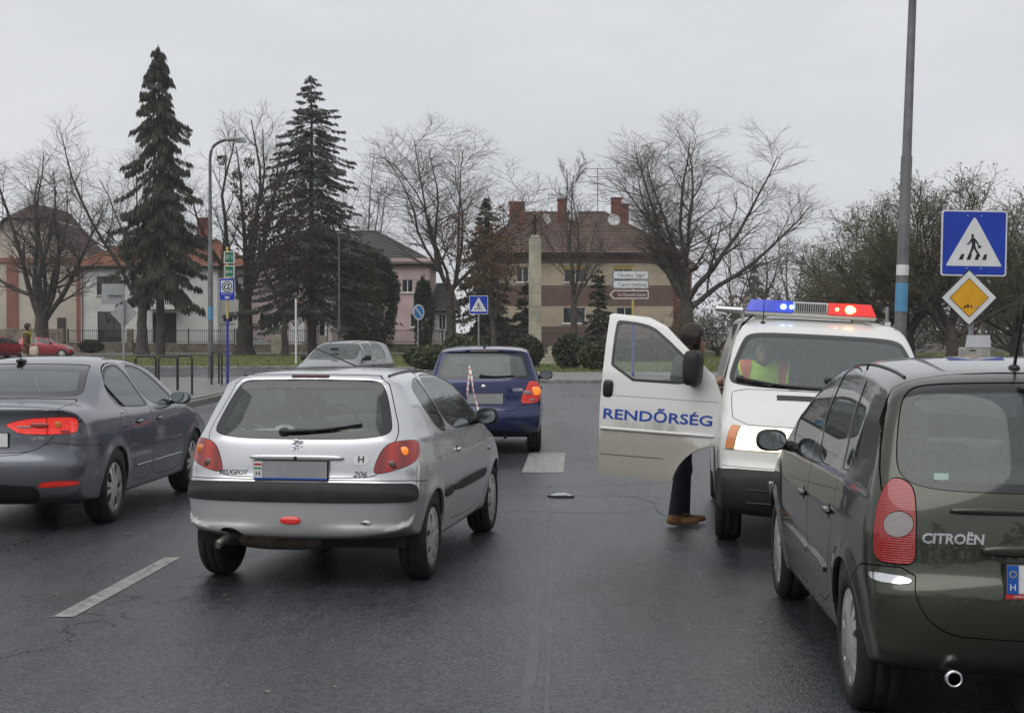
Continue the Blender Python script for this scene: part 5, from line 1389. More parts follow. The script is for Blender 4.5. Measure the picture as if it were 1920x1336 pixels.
        m = MB(); m.box((-0.11, y - 0.20, z + 0.28), (0.11, y - 0.17, z + 0.34), bev=0.012); m.build('rear_view_mirror', MATS['dark_trim'], s.root)
        f = MB(); f.box((-w, 0.5, 0.22), (w, y, 0.30)); f.build('floor_pan', MATS['cabin'], s.root)
    def wiper(s, x0, z0, x1, z1, how='rear', rad=0.010):
        q = [(x0 + (x1 - x0) * k / 8, z0 + (z1 - z0) * k / 8 - 0.012 * math.sin(math.pi * k / 8)) for k in range(9)]
        f = s.on_rear if how == 'rear' else s.on_front
        pts = [Vector(f(a, c)) for a, c in q]; d = -1 if how == 'rear' else 1
        up = Vector((0, d * 0.014, 0.008))
        b = MB(); b.tube([p + up for p in pts], [rad * 1.5] * 3 + [rad] * 3 + [rad * 0.7] * 3, 6)
        b.tube([p + up * 0.4 for p in pts[3:]], 0.007, 5)
        b.sell(tuple(pts[0] + up * 0.5), (0.035, 0.022, 0.028), 0.8)
        return b.build('wiper', MATS['dark_trim'], s.root)
    def plate(s, z, how='rear', x=0.0, w=0.52, h=0.112, mat='plate_grey', band=None, depth=0.006):
        f = s.on_rear if how == 'rear' else s.on_front
        d = -1 if how == 'rear' else 1
        a = Vector(f(x, z + h / 2)); c = Vector(f(x, z - h / 2))
        y = (min(a.y, c.y) - depth - 0.004) if d < 0 else (max(a.y, c.y) + depth + 0.004)
        b = MB(); b.box((x - w / 2 - 0.006, y, z - h / 2 - 0.006), (x + w / 2 + 0.006, y + 0.03 * -d, z + h / 2 + 0.006), bev=0.004)
        o = b.build('number_plate', MATS['dark_trim'], s.root)
        b = MB(); b.box((x - w / 2, y + d * 0.003, z - h / 2), (x + w / 2, y, z + h / 2)); b.build('plate_face', MATS[mat], o)
        return o, y + d * 0.004
    def rod(s, p0, p1, r0=0.005, r1=0.002, name='aerial'):
        b = MB(); b.tube([p0, p1], [r0, r1], 6); b.sell(p0, (0.025, 0.035, 0.018), 0.9); return b.build(name, MATS['dark_trim'], s.root)
    def finish_body(s, name='body', skirt=0.02):
        o = s.emit(name, s.m, s.paint, 0, skirt); return o
WHEELS = {}
class _St(dict):
    def __hash__(s): return hash(str(s))
    def __eq__(s, o): return str(s) == str(o)
CAP7 = _St(n=7, dome=1.0, holes=[(0.52, 0.86, 0.10, 0.17, 0.0), (0.22, 0.36, 0.05, 0.05, 0.5)])
CAP10 = _St(n=5, dome=0.5, holes=[(0.36, 0.93, 0.06, 0.30, 0.0), (0.40, 0.90, 0.015, 0.09, 0.5)])
CAP9 = _St(n=7, dome=0.8, holes=[(0.44, 0.94, 0.05, 0.14, 0.0), (0.62, 0.92, 0.03, 0.06, 0.5)])
STEEL = _St(n=8, dome=0.2, holes=[(0.62, 0.82, 0.07, 0.09, 0.0)])

# ------------------------------------------------------------------ silver three-door hatchback
def mirrored(P): return [(x, z) for x, z in P] + [(-x, z) for x, z in P[::-1]]

silver = paint('silver_paint', (0.62, 0.625, 0.64), 0.75, 0.27, 0.5, 0.85, (0.24, 0.225, 0.205), wet=False)
def bumper_lip(v, n):
    """moulded ledge along the foot of the rear bumper, strongest towards the corners"""
    x = np.clip((np.abs(v[:, 0]) - .10) / .30, 0, 1); w = x * x * (3 - 2 * x) * np.clip(-n[:, 1] * 1.6, 0, 1) * np.clip((.76 - np.abs(v[:, 0])) / .12, 0, 1) * (v[:, 1] < .5)
    e = np.exp(np.clip((v[:, 2] - .425) / .011, -40, 40)); f = .018 * w / (1 + e); fp = -.018 * w * e / (1 + e) ** 2 / .011
    v = v.copy(); n = n.copy(); n[:, 2] += n[:, 1] * fp; v[:, 1] -= f
    return v, n / np.linalg.norm(n, axis=1, keepdims=True)
def build_silver():
    c = Car('hatchback_car', 'silver three-door hatchback with black bumper strip, seen from behind', None, (-1.44, 9.66, 0), 9.1,
        [(.30, .30, .06), (.12, .325, .12), (.035, .345, .2), (.012, .39, .22), (.006, .46, .22), (.004, .55, .22), (.0, .65, .22), (.02, .70, .22), (.06, .735, .22), (.075, .85, .22), (.10, .98, .22), (.125, 1.035, .22), (.26, 1.20, .20), (.40, 1.365, .14),
         (.385, 1.40, .10), (.50, 1.428, .09), (.8, 1.445, .09), (1.2, 1.452, .09), (1.6, 1.438, .09), (2.0, 1.395, .1), (2.2, 1.345, .12), (2.6, 1.17, .18), (2.92, 1.01, .18), (3.1, .955, .16), (3.45, .84, .2), (3.70, .67, .3),
         (3.80, .52, .3), (3.83, .40, .3), (3.77, .26, .2), (3.5, .20, .05), (2.0, .195, .04), (1.1, .20, .05), (.75, .26, .05)],
        [(.15, .69), (.26, .765), (.45, .805), (.62, .826), (.80, .818), (.97, .785), (1.04, .755), (1.2, .695), (1.38, .61), (1.5, .55)],
        [(0, .935), (.3, .98), (.8, 1), (2.6, 1), (3.1, .985), (3.5, .95), (3.84, .86)], (.64, 3.08), .292, .335, h=.021, paint_mat=silver, flare=.016, warp=bumper_lip)
    c.window('rear_window', c.rear(mirrored([(.3, .992), (.50, 1.002), (.615, 1.03), (.605, 1.10), (.55, 1.26), (.50, 1.355), (.44, 1.372), (.2, 1.378)]), .7), .055)
    ws = [(.60, .98), (.66, 1.03), (.56, 1.25), (.47, 1.36), (.2, 1.375)]
    c.window('windscreen', c.front(mirrored(ws), 1.9), .04)
    for sg in (1, -1):
        c.window('quarter_window', c.side([(.74, 1.345), (.68, 1.29), (.80, 1.14), (.98, 1.015), (1.08, .99), (1.31, .985), (1.0, 1.375), (.88, 1.375)], sg), .016)
        c.window('door_window', c.side([(1.02, 1.39), (1.10, 1.26), (1.35, .985), (2.0, .97), (2.62, .965), (2.60, 1.0), (2.32, 1.165), (2.04, 1.315), (1.8, 1.365), (1.4, 1.392)], sg), .018)
    c.lining()
    c.arches(); c.under(.235)
    # rear lamps wrap round the corner
    lamp = [(.615, .778), (.64, .84), (.70, .925), (.78, .972), (.92, .985), (1.06, .982), (1.12, .955), (1.10, .90), (1.03, .855), (.90, .815), (.76, .785), (.66, .768)]
    for sg in (1, -1):
        gf = c.wrap(lamp, sg)
        o = c.panel('tail_lamp', gf, MATS['lens_red_soft'], .002, .003, .02, thin=.02)
        b = MB(); p = c.on_rear(sg * .70, .915); b.sell((p[0], p[1] + .004, p[2]), (.034, .014, .03), .8); b.build('indicator', MATS['lens_orange_lit' if sg > 0 else 'lens_orange'], o)
        b = MB(); p = c.on_rear(sg * .63, .825); b.sell((p[0], p[1] + .002, p[2]), (.035, .010, .032), 1.0); b.build('fog_bulb', MATS['lens_smoke'], o)
    c.cut(c.wrap([(.36, .28), (.37, .365), (.42, .405), (.52, .41), (.57, .37), (.58, .28)], -1, 2), 0.0, .03)
    strip = c.panel('bumper_strip', c.wrap([(-.5, .583), (.90, .585), (.985, .60), (1.0, .645), (.985, .69), (.90, .708), (-.5, .712)], 0), MATS['black_plastic'], .002, .012, .03, thin=.02)
    c.panel('rear_bumper', c.wrap([(-.5, .1), (1.30, .1), (1.30, .70), (1.06, .712), (.9, .726), (-.5, .732)], 0, 1), None, .003)
    c.panel('tailgate', c.rear(mirrored([(.3, .742), (.53, .748), (.552, .80), (.60, .90), (.655, .99), (.655, 1.06), (.60, 1.2), (.525, 1.40), (.3, 1.412)]), .55, 1), None, .003)
    for sg in (1, -1):
        c.panel('rubbing_strip', c.side([(1.0, .535), (1.02, .52), (1.27, .525), (1.27, .598), (1.04, .592), (1.0, .575)], sg, 1), MATS['black_plastic'], .001, .012, .02, thin=.03)
        c.panel('rubbing_strip', c.side([(1.315, .525), (2.5, .525), (2.62, .555), (2.62, .585), (2.5, .602), (1.315, .60)], sg, 1), MATS['black_plastic'], .001, .012, .02, thin=.03)
        c.panel('door', c.side([(.985, 1.405), (1.03, 1.30), (1.28, 1.02), (1.33, .95), (1.30, .75), (1.285, .47), (1.30, .36), (1.40, .315), (2.45, .30), (2.60, .36), (2.67, .55), (2.68, .80), (2.66, .96), (2.34, 1.175), (2.06, 1.33), (1.8, 1.382), (1.4, 1.41)], sg, 1), None, .003)
        c.panel('filler_cap' if sg > 0 else 'body_panel', c.side([(.83 + .085 * math.cos(a), .90 + .095 * math.sin(a)) for a in np.linspace(0, 6.0, 14)], sg, 1), None, .0025) if sg > 0 else None
    c.panel('bonnet', c.front(mirrored([(.5, .70), (.62, .80), (.60, .965), (.3, .99)]), 2.7), None, .003)
    for sg in (1, -1): c.panel('headlamp', c.wrap([(.35, .60), (.45, .70), (.8, .78), (1.05, .80), (1.1, .72), (.8, .62), (.5, .58)], sg, 2, True), MATS['lens_clear'], .002)
    c.finish_body()
    for y in c.wheels:
        for sg in (1, -1): c.wheel(y, sg, CAP7, .18)
    for sg in (1, -1): c.mirror(sg, 2.36, .985, (.088, .055, .068), out=.10)
    for sg in (1, -1): c.handle(sg, 1.47, .83, silver, .045)
    c.seats([1.95], .42, .245, bench=(1.05, .42, .56)); c.cabin(2.66, .98, .66)
    b = MB(); b.sell((0, .40, .93), (.56, .22, .03), .6); b.build('parcel_shelf', MATS['cabin'], c.root)
    b = MB(); b.sell((-.30, .36, 1.0), (.14, .10, .045), .8, rz=.3); b.sell((-.18, .38, 1.02), (.09, .07, .05), 1.0); o = b.build('folded_cloth', pbr('cream_cloth', (.45, .40, .33), .9, var=(20, .4)), c.root)
    b = MB(); b.sell((.33, .34, .995), (.14, .10, .055), .8); b.build('parcel_bag', pbr('olive_bag', (.30, .31, .20), .9, var=(24, .5)), c.root)
    b = MB(); b.sell((.10, .36, .985), (.16, .10, .03), .8); b.build('blue_folder', pbr('pale_blue', (.25, .40, .46), .7, var=(12, .3)), c.root)
    # third brake light, wiper, chrome grip, plate
    p = c.on_rear(0, 1.398); b = MB(); b.box((-.135, p[1] - .006, 1.383), (.135, p[1] + .05, 1.412), bev=.007); b.build('brake_light', MATS['lens_smoke'], c.root)
    c.wiper(-.10, 1.035, .42, 1.085)
    p = c.on_rear(0, .872); b = MB(); b.sell((0, p[1] - .008, .873), (.325, .02, .018), .55, nu=24); o = b.build('tailgate_grip', silver, c.root)
    k = MB(); k.sell((0, p[1] - .030, .872), (.013, .006, .013), 1.0); k.build('lock', MATS['dark_trim'], o)
    o, y = c.plate(.79, x=-.03, w=.50, h=.118)
    b = MB(); b.box((-.28, y - .003, .733), (-.222, y, .847)); b.build('plate_band', MATS['plate_white'], o)
    b = MB(); b.box((-.276, y - .005, .822), (-.226, y - .002, .836)); b.build('flag_stripe', MATS['flag_red'], o)
    b = MB(); b.box((-.276, y - .005, .798), (-.226, y - .002, .810)); b.build('flag_stripe', MATS['flag_green'], o)
    text_part('country_letter', 'H', .05, MATS['letter_black'], o, (-.251, y - .006, .768))
    b = MB(); b.box((-.28, y - .004, .731), (.22, y - .001, .741)); b.build('plate_strip', MATS['eu_blue'], o)
    c.letters('badge_text', 'PEUGEOT', .044, MATS['letter_black'], 'rear', -.44, .768, 1.05, .25, .0, off=.005)
    c.letters('badge_text', '206', .052, MATS['letter_black'], 'rear', .43, .765, 1.15, .3, .0, off=.006)
    # emblem: rearing beast, in short raised strokes
    p = c.on_rear(0, .955); yy = p[1] - .008; b = MB()
    for st in ([(-.028, .985), (-.006, .992), (.012, .985)], [(.012, .985), (.008, .965), (-.012, .945), (-.016, .925), (-.03, .922)], [(.008, .965), (.028, .975), (.034, .985)], [(-.002, .952), (.022, .955), (.034, .945)], [(-.012, .943), (.01, .932), (.02, .918), (.034, .92)], [(-.004, .985), (-.022, .965), (-.036, .968)], [(-.012, .945), (-.034, .945)]):
        b.tube([(q[0] - .0, yy, q[1]) for q in st], .0055, 6)
    b.build('emblem', MATS['chrome'], c.root)
    # oval country sticker
    n = 28; v = np.array([(0, 0)] + [(.052 * math.cos(2 * math.pi * i / n), .036 * math.sin(2 * math.pi * i / n)) for i in range(n)]); v = v + np.array([.435, .862])
    t = np.array([(0, 1 + i, 1 + (i + 1) % n) for i in range(n)])
    o = c.decal('country_sticker', v, t, MATS['sticker_white'], 'rear', .003)
    c.letters('sticker_letter', 'H', .062, MATS['letter_black'], 'rear', .435, .862, 1.0, off=.005, bold=.0012, parent=o)
    # fog light, towing cap, exhaust
    p = c.on_rear(-.02, .465); b = MB(); b.sell((-.02, p[1] - .002, .465), (.072, .016, .026), .8, nu=22); b.build('fog_light', MATS['lens_red_glow'], c.root)
    b = MB(); b.sell((-.02, p[1] + .010, .465), (.098, .010, .040), .9, nu=22); b.build('fog_light_bezel', silver, c.root)
    p = c.on_rear(.47, .45); b = MB(); b.sell((.47, p[1] + .006, .45), (.048, .010, .024), .9, nu=22); o = b.build('towing_cap', silver, c.root)
    b = MB(); b.sell((.47, p[1] - .001, .45), (.026, .008, .006), .8); b.build('cap_slot', MATS['dark_trim'], o)
    b = MB(); b.box((-.70, .22, .27), (.70, .26, .46)); b.build('rear_panel', MATS['underbody'], c.root)
    b = MB(); b.sell((-.16, .30, .315), (.34, .12, .085), .7, nu=18); b.build('silencer', MATS['rusty_steel'], c.root)
    b = MB(); b.tube([(-.36, .28, .335), (-.44, .16, .345), (-.485, .05, .325), (-.51, -.03, .295)], [.022, .024, .028, .028], 12, caps=False); b.tube([(-.508, -.025, .297), (-.485, .05, .325)], [.024, .022], 12); b.build('exhaust_pipe', pbr('pipe_steel', (.42, .38, .33), .35, metal=.9, var=(18, .4)), c.root)
    for sg in (1, -1):
        q = [(y, 1.0) for y in np.linspace(.55, 1.9, 9)]
        pts = [Vector(c.hit([(sg * .515, y, 1.8)], (0, 0, -1))[0]) + Vector((0, 0, .003)) for y, _ in q]
        b = MB(); b.tube(pts, .010, 6); b.build('roof_gutter_strip', MATS['dark_trim'], c.root)
    p = c.hit([(.0, 1.75, 1.8)], (0, 0, -1))[0]; c.rod(tuple(p), (p[0] - .30, p[1] - .62, p[2] + .21), .006, .003)
    p = c.on_side(1, 2.78, .74); b = MB(); b.sell((p[0] + .004, p[1], p[2]), (.012, .03, .017), .8); b.build('side_repeater', MATS['lens_clear'], c.root)
    return c
car_silver = build_silver()

# ------------------------------------------------------------------ grey saloon, left lane
grey = paint('grey_paint', (0.15, 0.158, 0.18), 0.75, 0.33, 0.35, 0.70, (0.13, 0.125, 0.12), wet=False)
def build_saloon():
    c = Car('saloon_car', 'dark grey four-door saloon with lit red tail lamps, cut off by the left picture edge', None, (-4.475, 12.26, 0), 2.9,
        [(.35, .22, .06), (.12, .27, .12), (.03, .38, .25), (.0, .50, .28), (.005, .62, .28), (.045, .70, .28), (.06, .85, .26), (.075, .98, .22), (.045, 1.06, .14), (.09, 1.095, .10), (.30, 1.115, .10), (.52, 1.128, .12), (.62, 1.16, .14), (.90, 1.295, .14), (1.2, 1.405, .11), (1.6, 1.468, .09), (2.1, 1.48, .09), (2.5, 1.435, .10), (2.75, 1.36, .12),
         (3.15, 1.165, .15), (3.42, 1.03, .15), (3.7, .975, .15), (4.2, .86, .2), (4.5, .70, .3), (4.62, .52, .3), (4.63, .38, .3), (4.52, .24, .1), (4.2, .2, .05), (2.3, .19, .04), (.9, .2, .05)],
        [(.15, .75), (.25, .83), (.45, .872), (.62, .889), (.82, .884), (.93, .868), (.98, .852), (1.04, .815), (1.12, .775), (1.3, .69), (1.45, .585), (1.55, .54)],
        [(0, .945), (.4, .985), (.9, 1), (3.0, 1), (3.7, .99), (4.2, .96), (4.64, .86)], (.98, 3.63), .318, .362, h=.025, paint_mat=grey, flare=.012)
    c.window('rear_window', c.rear(mirrored([(.4, 1.135), (.62, 1.14), (.655, 1.165), (.60, 1.28), (.535, 1.385), (.50, 1.402), (.25, 1.412)]), 1.5), .05, MATS['wet_glass'])
    c.window('windscreen', c.front(mirrored([(.60, 1.0), (.68, 1.05), (.56, 1.30), (.50, 1.39), (.2, 1.405)]), 2.3), .04)
    for sg in (1, -1):
        c.window('rear_door_window', c.side([(1.10, 1.22), (1.10, 1.13), (1.20, 1.045), (1.36, 1.012), (2.03, .99), (2.03, 1.02), (1.80, 1.385), (1.62, 1.40), (1.36, 1.365), (1.18, 1.295)], sg), .016, seal='dark_trim')
        c.window('front_door_window', c.side([(2.09, .988), (3.02, .965), (3.02, .985), (2.78, 1.14), (2.50, 1.295), (2.25, 1.375), (1.88, 1.398)], sg), .016, seal='dark_trim')
    c.lining(); c.arches(); c.under(.235)
    outer = [(.676, .842), (.676, .842), (.676, .842), (.676, .985), (.676, .985), (.676, .985), (.86, .988), (.97, .982), (1.005, .955), (1.0, .875), (.94, .85)]
    inner = [(.29, .925), (.38, .955), (.51, .978), (.672, .985), (.672, .985), (.672, .985), (.672, .842), (.672, .842), (.672, .842), (.41, .85), (.36, .885)]
    for sg in (1, -1):
        o = c.panel('tail_lamp', c.wrap(outer, sg, 1), MATS['lens_red_lit'], .002, .003, .02, thin=.02)
        p = c.on_rear(sg * .65, .925); b = MB(); b.sell((p[0], p[1] - .001, p[2]), (.035, .008, .026), .5); b.build('reversing_lens', MATS['lens_orange'], o)
        p = c.on_rear(sg * .68, .868); b = MB(); b.box((p[0] - .08, p[1] - .004, p[2] - .012), (p[0] + .07, p[1] + .02, p[2] + .012)); b.build('lower_lens', MATS['lens_red'], o)
        o = c.panel('boot_lamp', c.wrap(inner, sg, 1), MATS['lens_red_lit'], .002, .003, .02, thin=.02)
        p = c.on_rear(sg * .48, .92); b = MB(); b.sell((p[0], p[1] - .001, p[2]), (.11, .008, .022), .6); b.build('dark_lens', MATS['lens_red'], o)
        p = c.on_rear(sg * .38, .908); b = MB(); b.sell((p[0], p[1] - .003, p[2]), (.07, .006, .009), .6); b.build('white_lens', MATS['lens_clear'], o)
    for sg in (1, -1):
        c.panel('reflector', c.wrap([(.55, .405), (.60, .455), (1.0, .455), (1.0, .415), (.62, .40)], sg, 1), MATS['lens_red_glow'], .002, .002, thin=.02)
    c.panel('rear_skirt', c.wrap([(-.5, .15), (.68, .15), (.60, .36), (.50, .425), (-.5, .43)], 0, 1), MATS['black_plastic'], .002)
    c.panel('boot_lid', c.rear(mirrored([(.3, .69), (.46, .705), (.56, .76), (.645, .86), (.66, .99), (.67, 1.09), (.63, 1.128)]), .62, 1), None, .003)
    c.panel('rear_bumper', c.wrap([(-.5, .1), (1.55, .1), (1.52, .735), (1.25, .735), (.9, .755), (.7, .78), (.55, .72), (.35, .665), (-.5, .66)], 0, 1), None, .0025)
    for sg in (1, -1):
        c.panel('rear_door', c.side([(1.34, .985), (1.40, .86), (1.42, .72), (1.52, .55), (1.55, .36), (1.62, .315), (2.08, .31), (2.10, .6), (2.085, .99), (1.84, 1.40), (1.6, 1.418), (1.30, 1.36), (1.12, 1.26), (1.08, 1.15), (1.14, 1.06)], sg, 1), None, .003)
        c.panel('front_door', c.side([(2.115, .31), (3.02, .30), (3.14, .38), (3.17, .6), (3.14, .95), (2.82, 1.13), (2.52, 1.312), (2.26, 1.392), (1.86, 1.414), (2.095, .995), (2.115, .6)], sg, 1), None, .003)
    c.panel('filler_flap', c.side([(1.13, .86), (1.15, .835), (1.27, .835), (1.29, .86), (1.29, .945), (1.27, .965), (1.15, .965), (1.13, .945)], 1, 1), None, .0025)
    c.panel('bonnet', c.front(mirrored([(.55, .72), (.70, .85), (.66, .99), (.3, 1.01)]), 3.2), None, .003)
    for sg in (1, -1): c.panel('headlamp', c.wrap([(.40, .60), (.45, .70), (.8, .76), (1.05, .79), (1.1, .72), (.8, .62)], sg, 2, True), MATS['lens_clear'], .002)
    c.finish_body()
    for sg in (1, -1):
        for (y0, y1) in ((1.58, 2.075), (2.125, 3.12)):
            pts = [Vector(c.on_side(sg, y, .455 + .02 * (y - 1.5) * 0)) + Vector((sg * .004, 0, 0)) for y in np.linspace(y0, y1, 8)]
            b = MB(); b.tube(pts, .009, 6); b.build('door_moulding', grey, c.root)
        pts = [Vector(c.on_side(sg, y, z)) + Vector((sg * .003, 0, 0)) for y, z in ((1.115, 1.225), (1.20, 1.14), (1.30, 1.06), (1.36, 1.02))]
        b = MB(); b.tube(pts, .007, 6); b.build('window_bar', MATS['dark_trim'], c.root)
        for y in c.wheels: c.wheel(y, sg, CAP10, .205)
        c.mirror(sg, 2.86, .995, (.10, .06, .07), grey, .10)
        c.handle(sg, 1.66, .865, grey, .085); c.handle(sg, 2.30, .86, grey, .085)
    p = c.on_side(1, 1.20, .87)
    c.seats([2.35], .42, .26, bench=(1.40, .42, .62), mat='seat_grey'); c.cabin(3.12, .99, .70)
    b = MB(); b.sell((0, .75, 1.07), (.60, .30, .025), .6); b.build('parcel_shelf', MATS['cabin_light'], c.root)
    p = c.hit([(-.12, 1.32, 1.8)], (0, 0, -1))[0]
    b = MB(); b.sell((p[0], p[1], p[2] + .015), (.035, .09, .022), .8); b.tube([(p[0], p[1], p[2] + .02), (p[0], p[1] - .03, p[2] + .09)], [.007, .004], 6); b.build('aerial', MATS['dark_trim'], c.root)
    c.letters('badge_text', '1.6 TDI', .032, MATS['letter_silver'], 'rear', .50, .812, 1.1, 0, .001, off=.005)
    o, y = c.plate(.80, x=0.0, mat='plate_white')
    return c
car_saloon = build_saloon()

# ------------------------------------------------------------------ dark blue hatchback ahead
blue = paint('blue_paint', (0.003, 0.011, 0.080), 0.30, 0.28, 0.3, 0.7, (0.035, 0.036, 0.045), wet=False)
def build_blue():
    c = Car('hatchback_car', 'dark blue five-door hatchback with glowing right tail lamp', None, (-.395, 20.35, 0), .6,
        [(.24, .25, .06), (.07, .31, .12), (.0, .44, .2), (.0, .56, .2), (.04, .65, .2), (.06, .72, .2), (.07, .85, .2), (.085, 1.0, .2), (.11, 1.06, .18), (.24, 1.28, .16), (.34, 1.425, .10), (.27, 1.45, .09), (.40, 1.482, .09), (.8, 1.505, .08), (1.3, 1.512, .08), (1.9, 1.478, .09), (2.2, 1.42, .1), (2.6, 1.22, .15), (2.95, 1.04, .15),
         (3.3, .95, .16), (3.7, .80, .25), (3.92, .6, .3), (3.98, .42, .3), (3.88, .24, .15), (3.5, .2, .05), (2, .2, .04), (.8, .2, .05)],
        [(.15, .70), (.26, .765), (.45, .81), (.62, .822), (.82, .818), (1.0, .79), (1.06, .765), (1.3, .68), (1.45, .615), (1.55, .57)],
        [(0, .945), (.3, .98), (.8, 1), (2.8, 1), (3.4, .97), (4.0, .86)], (.73, 3.19), .30, .345, h=.028, paint_mat=blue, flare=.012)
    c.window('rear_window', c.rear(mirrored([(.3, 1.055), (.57, 1.06), (.645, 1.075), (.63, 1.15), (.56, 1.39), (.50, 1.408), (.25, 1.415)]), .7), .04, MATS['wet_glass'])
    c.window('windscreen', c.front(mirrored([(.60, 1.02), (.66, 1.06), (.56, 1.32), (.50, 1.40), (.2, 1.42)]), 1.9), .04)
    for sg in (1, -1):
        c.window('rear_door_window', c.side([(.62, 1.10), (.68, 1.06), (1.62, 1.02), (1.55, 1.42), (1.0, 1.43), (.75, 1.38)], sg), .016)
        c.window('front_door_window', c.side([(1.68, 1.015), (2.68, .99), (2.60, 1.06), (2.2, 1.32), (1.95, 1.40), (1.61, 1.425)], sg), .016)
    c.lining(); c.arches(); c.under(.235)
    for sg in (1, -1):
        o = c.panel('tail_lamp', c.wrap([(.60, .715), (.62, .80), (.70, .91), (.775, 1.02), (.86, 1.03), (1.0, 1.0), (1.03, .90), (.98, .745), (.78, .715)], sg, 1), MATS['lens_red_glow'], .002, .004, .02, thin=.02)
        p = c.on_rear(sg * .70, .885); b = MB(); b.sell((p[0] + sg * .02, p[1] - .002, p[2]), (.075, .012, .06), .8); b.build('indicator', MATS['lens_orange_lit' if sg > 0 else 'lens_orange'], o)
        p = c.on_rear(sg * .60, .865); b = MB(); b.sell((p[0], p[1] - .004, p[2]), (.06, .010, .028), .7); b.build('reversing_lens', MATS['lens_clear'], o)
        p = c.on_rear(sg * .66, .765); b = MB(); b.sell((p[0], p[1] - .004, p[2]), (.055, .008, .016), .7); b.build('lower_lens', MATS['lens_clear'], o)
    c.panel('rear_bumper', c.wrap([(-.5, .1), (1.35, .1), (1.30, .69), (.98, .70), (.6, .70), (.5, .60), (-.5, .59)], 0, 1), None, .003)
    c.panel('tailgate', c.rear(mirrored([(.3, .61), (.50, .625), (.555, .72), (.60, .86), (.69, 1.03), (.66, 1.13), (.585, 1.40), (.54, 1.432)]), .5, 1), None, .003)
    for sg in (1, -1):
        c.panel('rear_door', c.side([(1.0, .95), (1.02, .70), (1.12, .40), (1.65, .33), (1.66, 1.0), (1.57, 1.44), (1.0, 1.448), (.72, 1.39), (.60, 1.11)], sg, 1), None, .004)
        c.panel('front_door', c.side([(1.68, .33), (2.6, .32), (2.72, .5), (2.72, .97), (2.22, 1.335), (1.96, 1.418), (1.60, 1.44), (1.67, 1.0)], sg, 1), None, .004)
    c.finish_body()
    for sg in (1, -1):
        for y in c.wheels: c.wheel(y, sg, CAP9, .19)
        c.mirror(sg, 2.46, 1.0, (.10, .06, .07), out=.11)
        c.handle(sg, 1.15, .9, blue); c.handle(sg, 1.82, .89, blue)
    c.seats([2.0], .45, .25, bench=(1.10, .45, .56)); c.cabin(2.7, 1.0, .66)
    p = c.on_rear(0, 1.445); b = MB(); b.box((-.20, p[1] - .004, 1.425), (.20, p[1] + .05, 1.445), bev=.006); b.build('brake_light', MATS['lens_smoke'], c.root)
    c.wiper(-.03, 1.09, .42, 1.095)
    o, y = c.plate(.78, x=0.02, w=.50, h=.14, mat='plate_grey')
    p = c.on_rear(0, .945); b = MB(); b.lathe([(.0, -.008), (.028, -.008), (.034, 0), (.034, .02)], (0, p[1] - .006, .945), 20, 'y'); o = b.build('emblem', MATS['chrome'], c.root)
    b = MB(); b.lathe([(.012, -.012), (.016, -.012), (.017, 0)], (.0, p[1] - .007, .943), 10, 'y'); b.build('emblem_ring', MATS['dark_trim'], o)
    c.letters('badge_text', 'GSM', .055, MATS['letter_silver'], 'rear', .47, .905, 1.3, 0, .001, off=.006)
    p = c.hit([(0, .50, 1.8)], (0, 0, -1))[0]; c.rod(tuple(p), (p[0], p[1] - .04, p[2] + .2), .007, .003)
    b = MB(); b.tube([(.30, .25, .26), (.30, .02, .25)], .024, 10, caps=False); b.build('exhaust_pipe', MATS['pipe_steel'] if 'pipe_steel' in MATS else MATS['chrome'], c.root)
    b = MB(); b.box((-.40, 1.0, 1.34), (-.08, 1.5, 1.36)); b.build('headlining_panel', pbr('mint', (.25, .45, .38), .8), c.root)
    return c
car_blue = build_blue()

# red and white tape hung in a loop over its tailgate
def build_tape():
    root = empty('barrier_tape', (-.395, 20.35, 0), -math.radians(.6), 'red and white striped tape hanging in a loop over the tailgate of the blue hatchback', 'tape')
    c = car_blue
    top = (-.205, 1.235)
    for (x1, z1) in ((-.225, .60), (-.065, .56)):
        n = 24; P = []; mb = MB()
        for k in range(n + 1):
            t = k / n; x = top[0] + (x1 - top[0]) * t + .006 * math.sin(9 * t); z = top[1] + (z1 - top[1]) * t
            p = Vector(c.on_rear(x, max(z, .47))); y = min(p.y - .012, .20 - .26 * t) if t < .45 else p.y - .03
            P.append(Vector((x, y - .012 * math.sin(5 * t), z)))
        vs = []
        for k in range(n + 1):
            w0 = .012 * (0.5 + .6 * abs(math.cos(4.1 * k / n + x1 * 9))); a = P[k]
            vs += [(a.x - w0, a.y, a.z), (a.x + w0, a.y + .006, a.z), (a.x + w0, a.y + .009, a.z), (a.x - w0, a.y + .003, a.z)]
        for k in range(n):
            for e in range(4):
                mb.add([vs[4 * k + e], vs[4 * k + (e + 1) % 4], vs[4 * k + 4 + (e + 1) % 4], vs[4 * k + 4 + e]], [(0, 1, 2, 3)], 1 if k % 3 == 1 else 0)
        o = mb.build('tape_strand', [MATS['tape_white'], MATS['tape_red']], root)
        bm_weld(o.data)
build_tape()

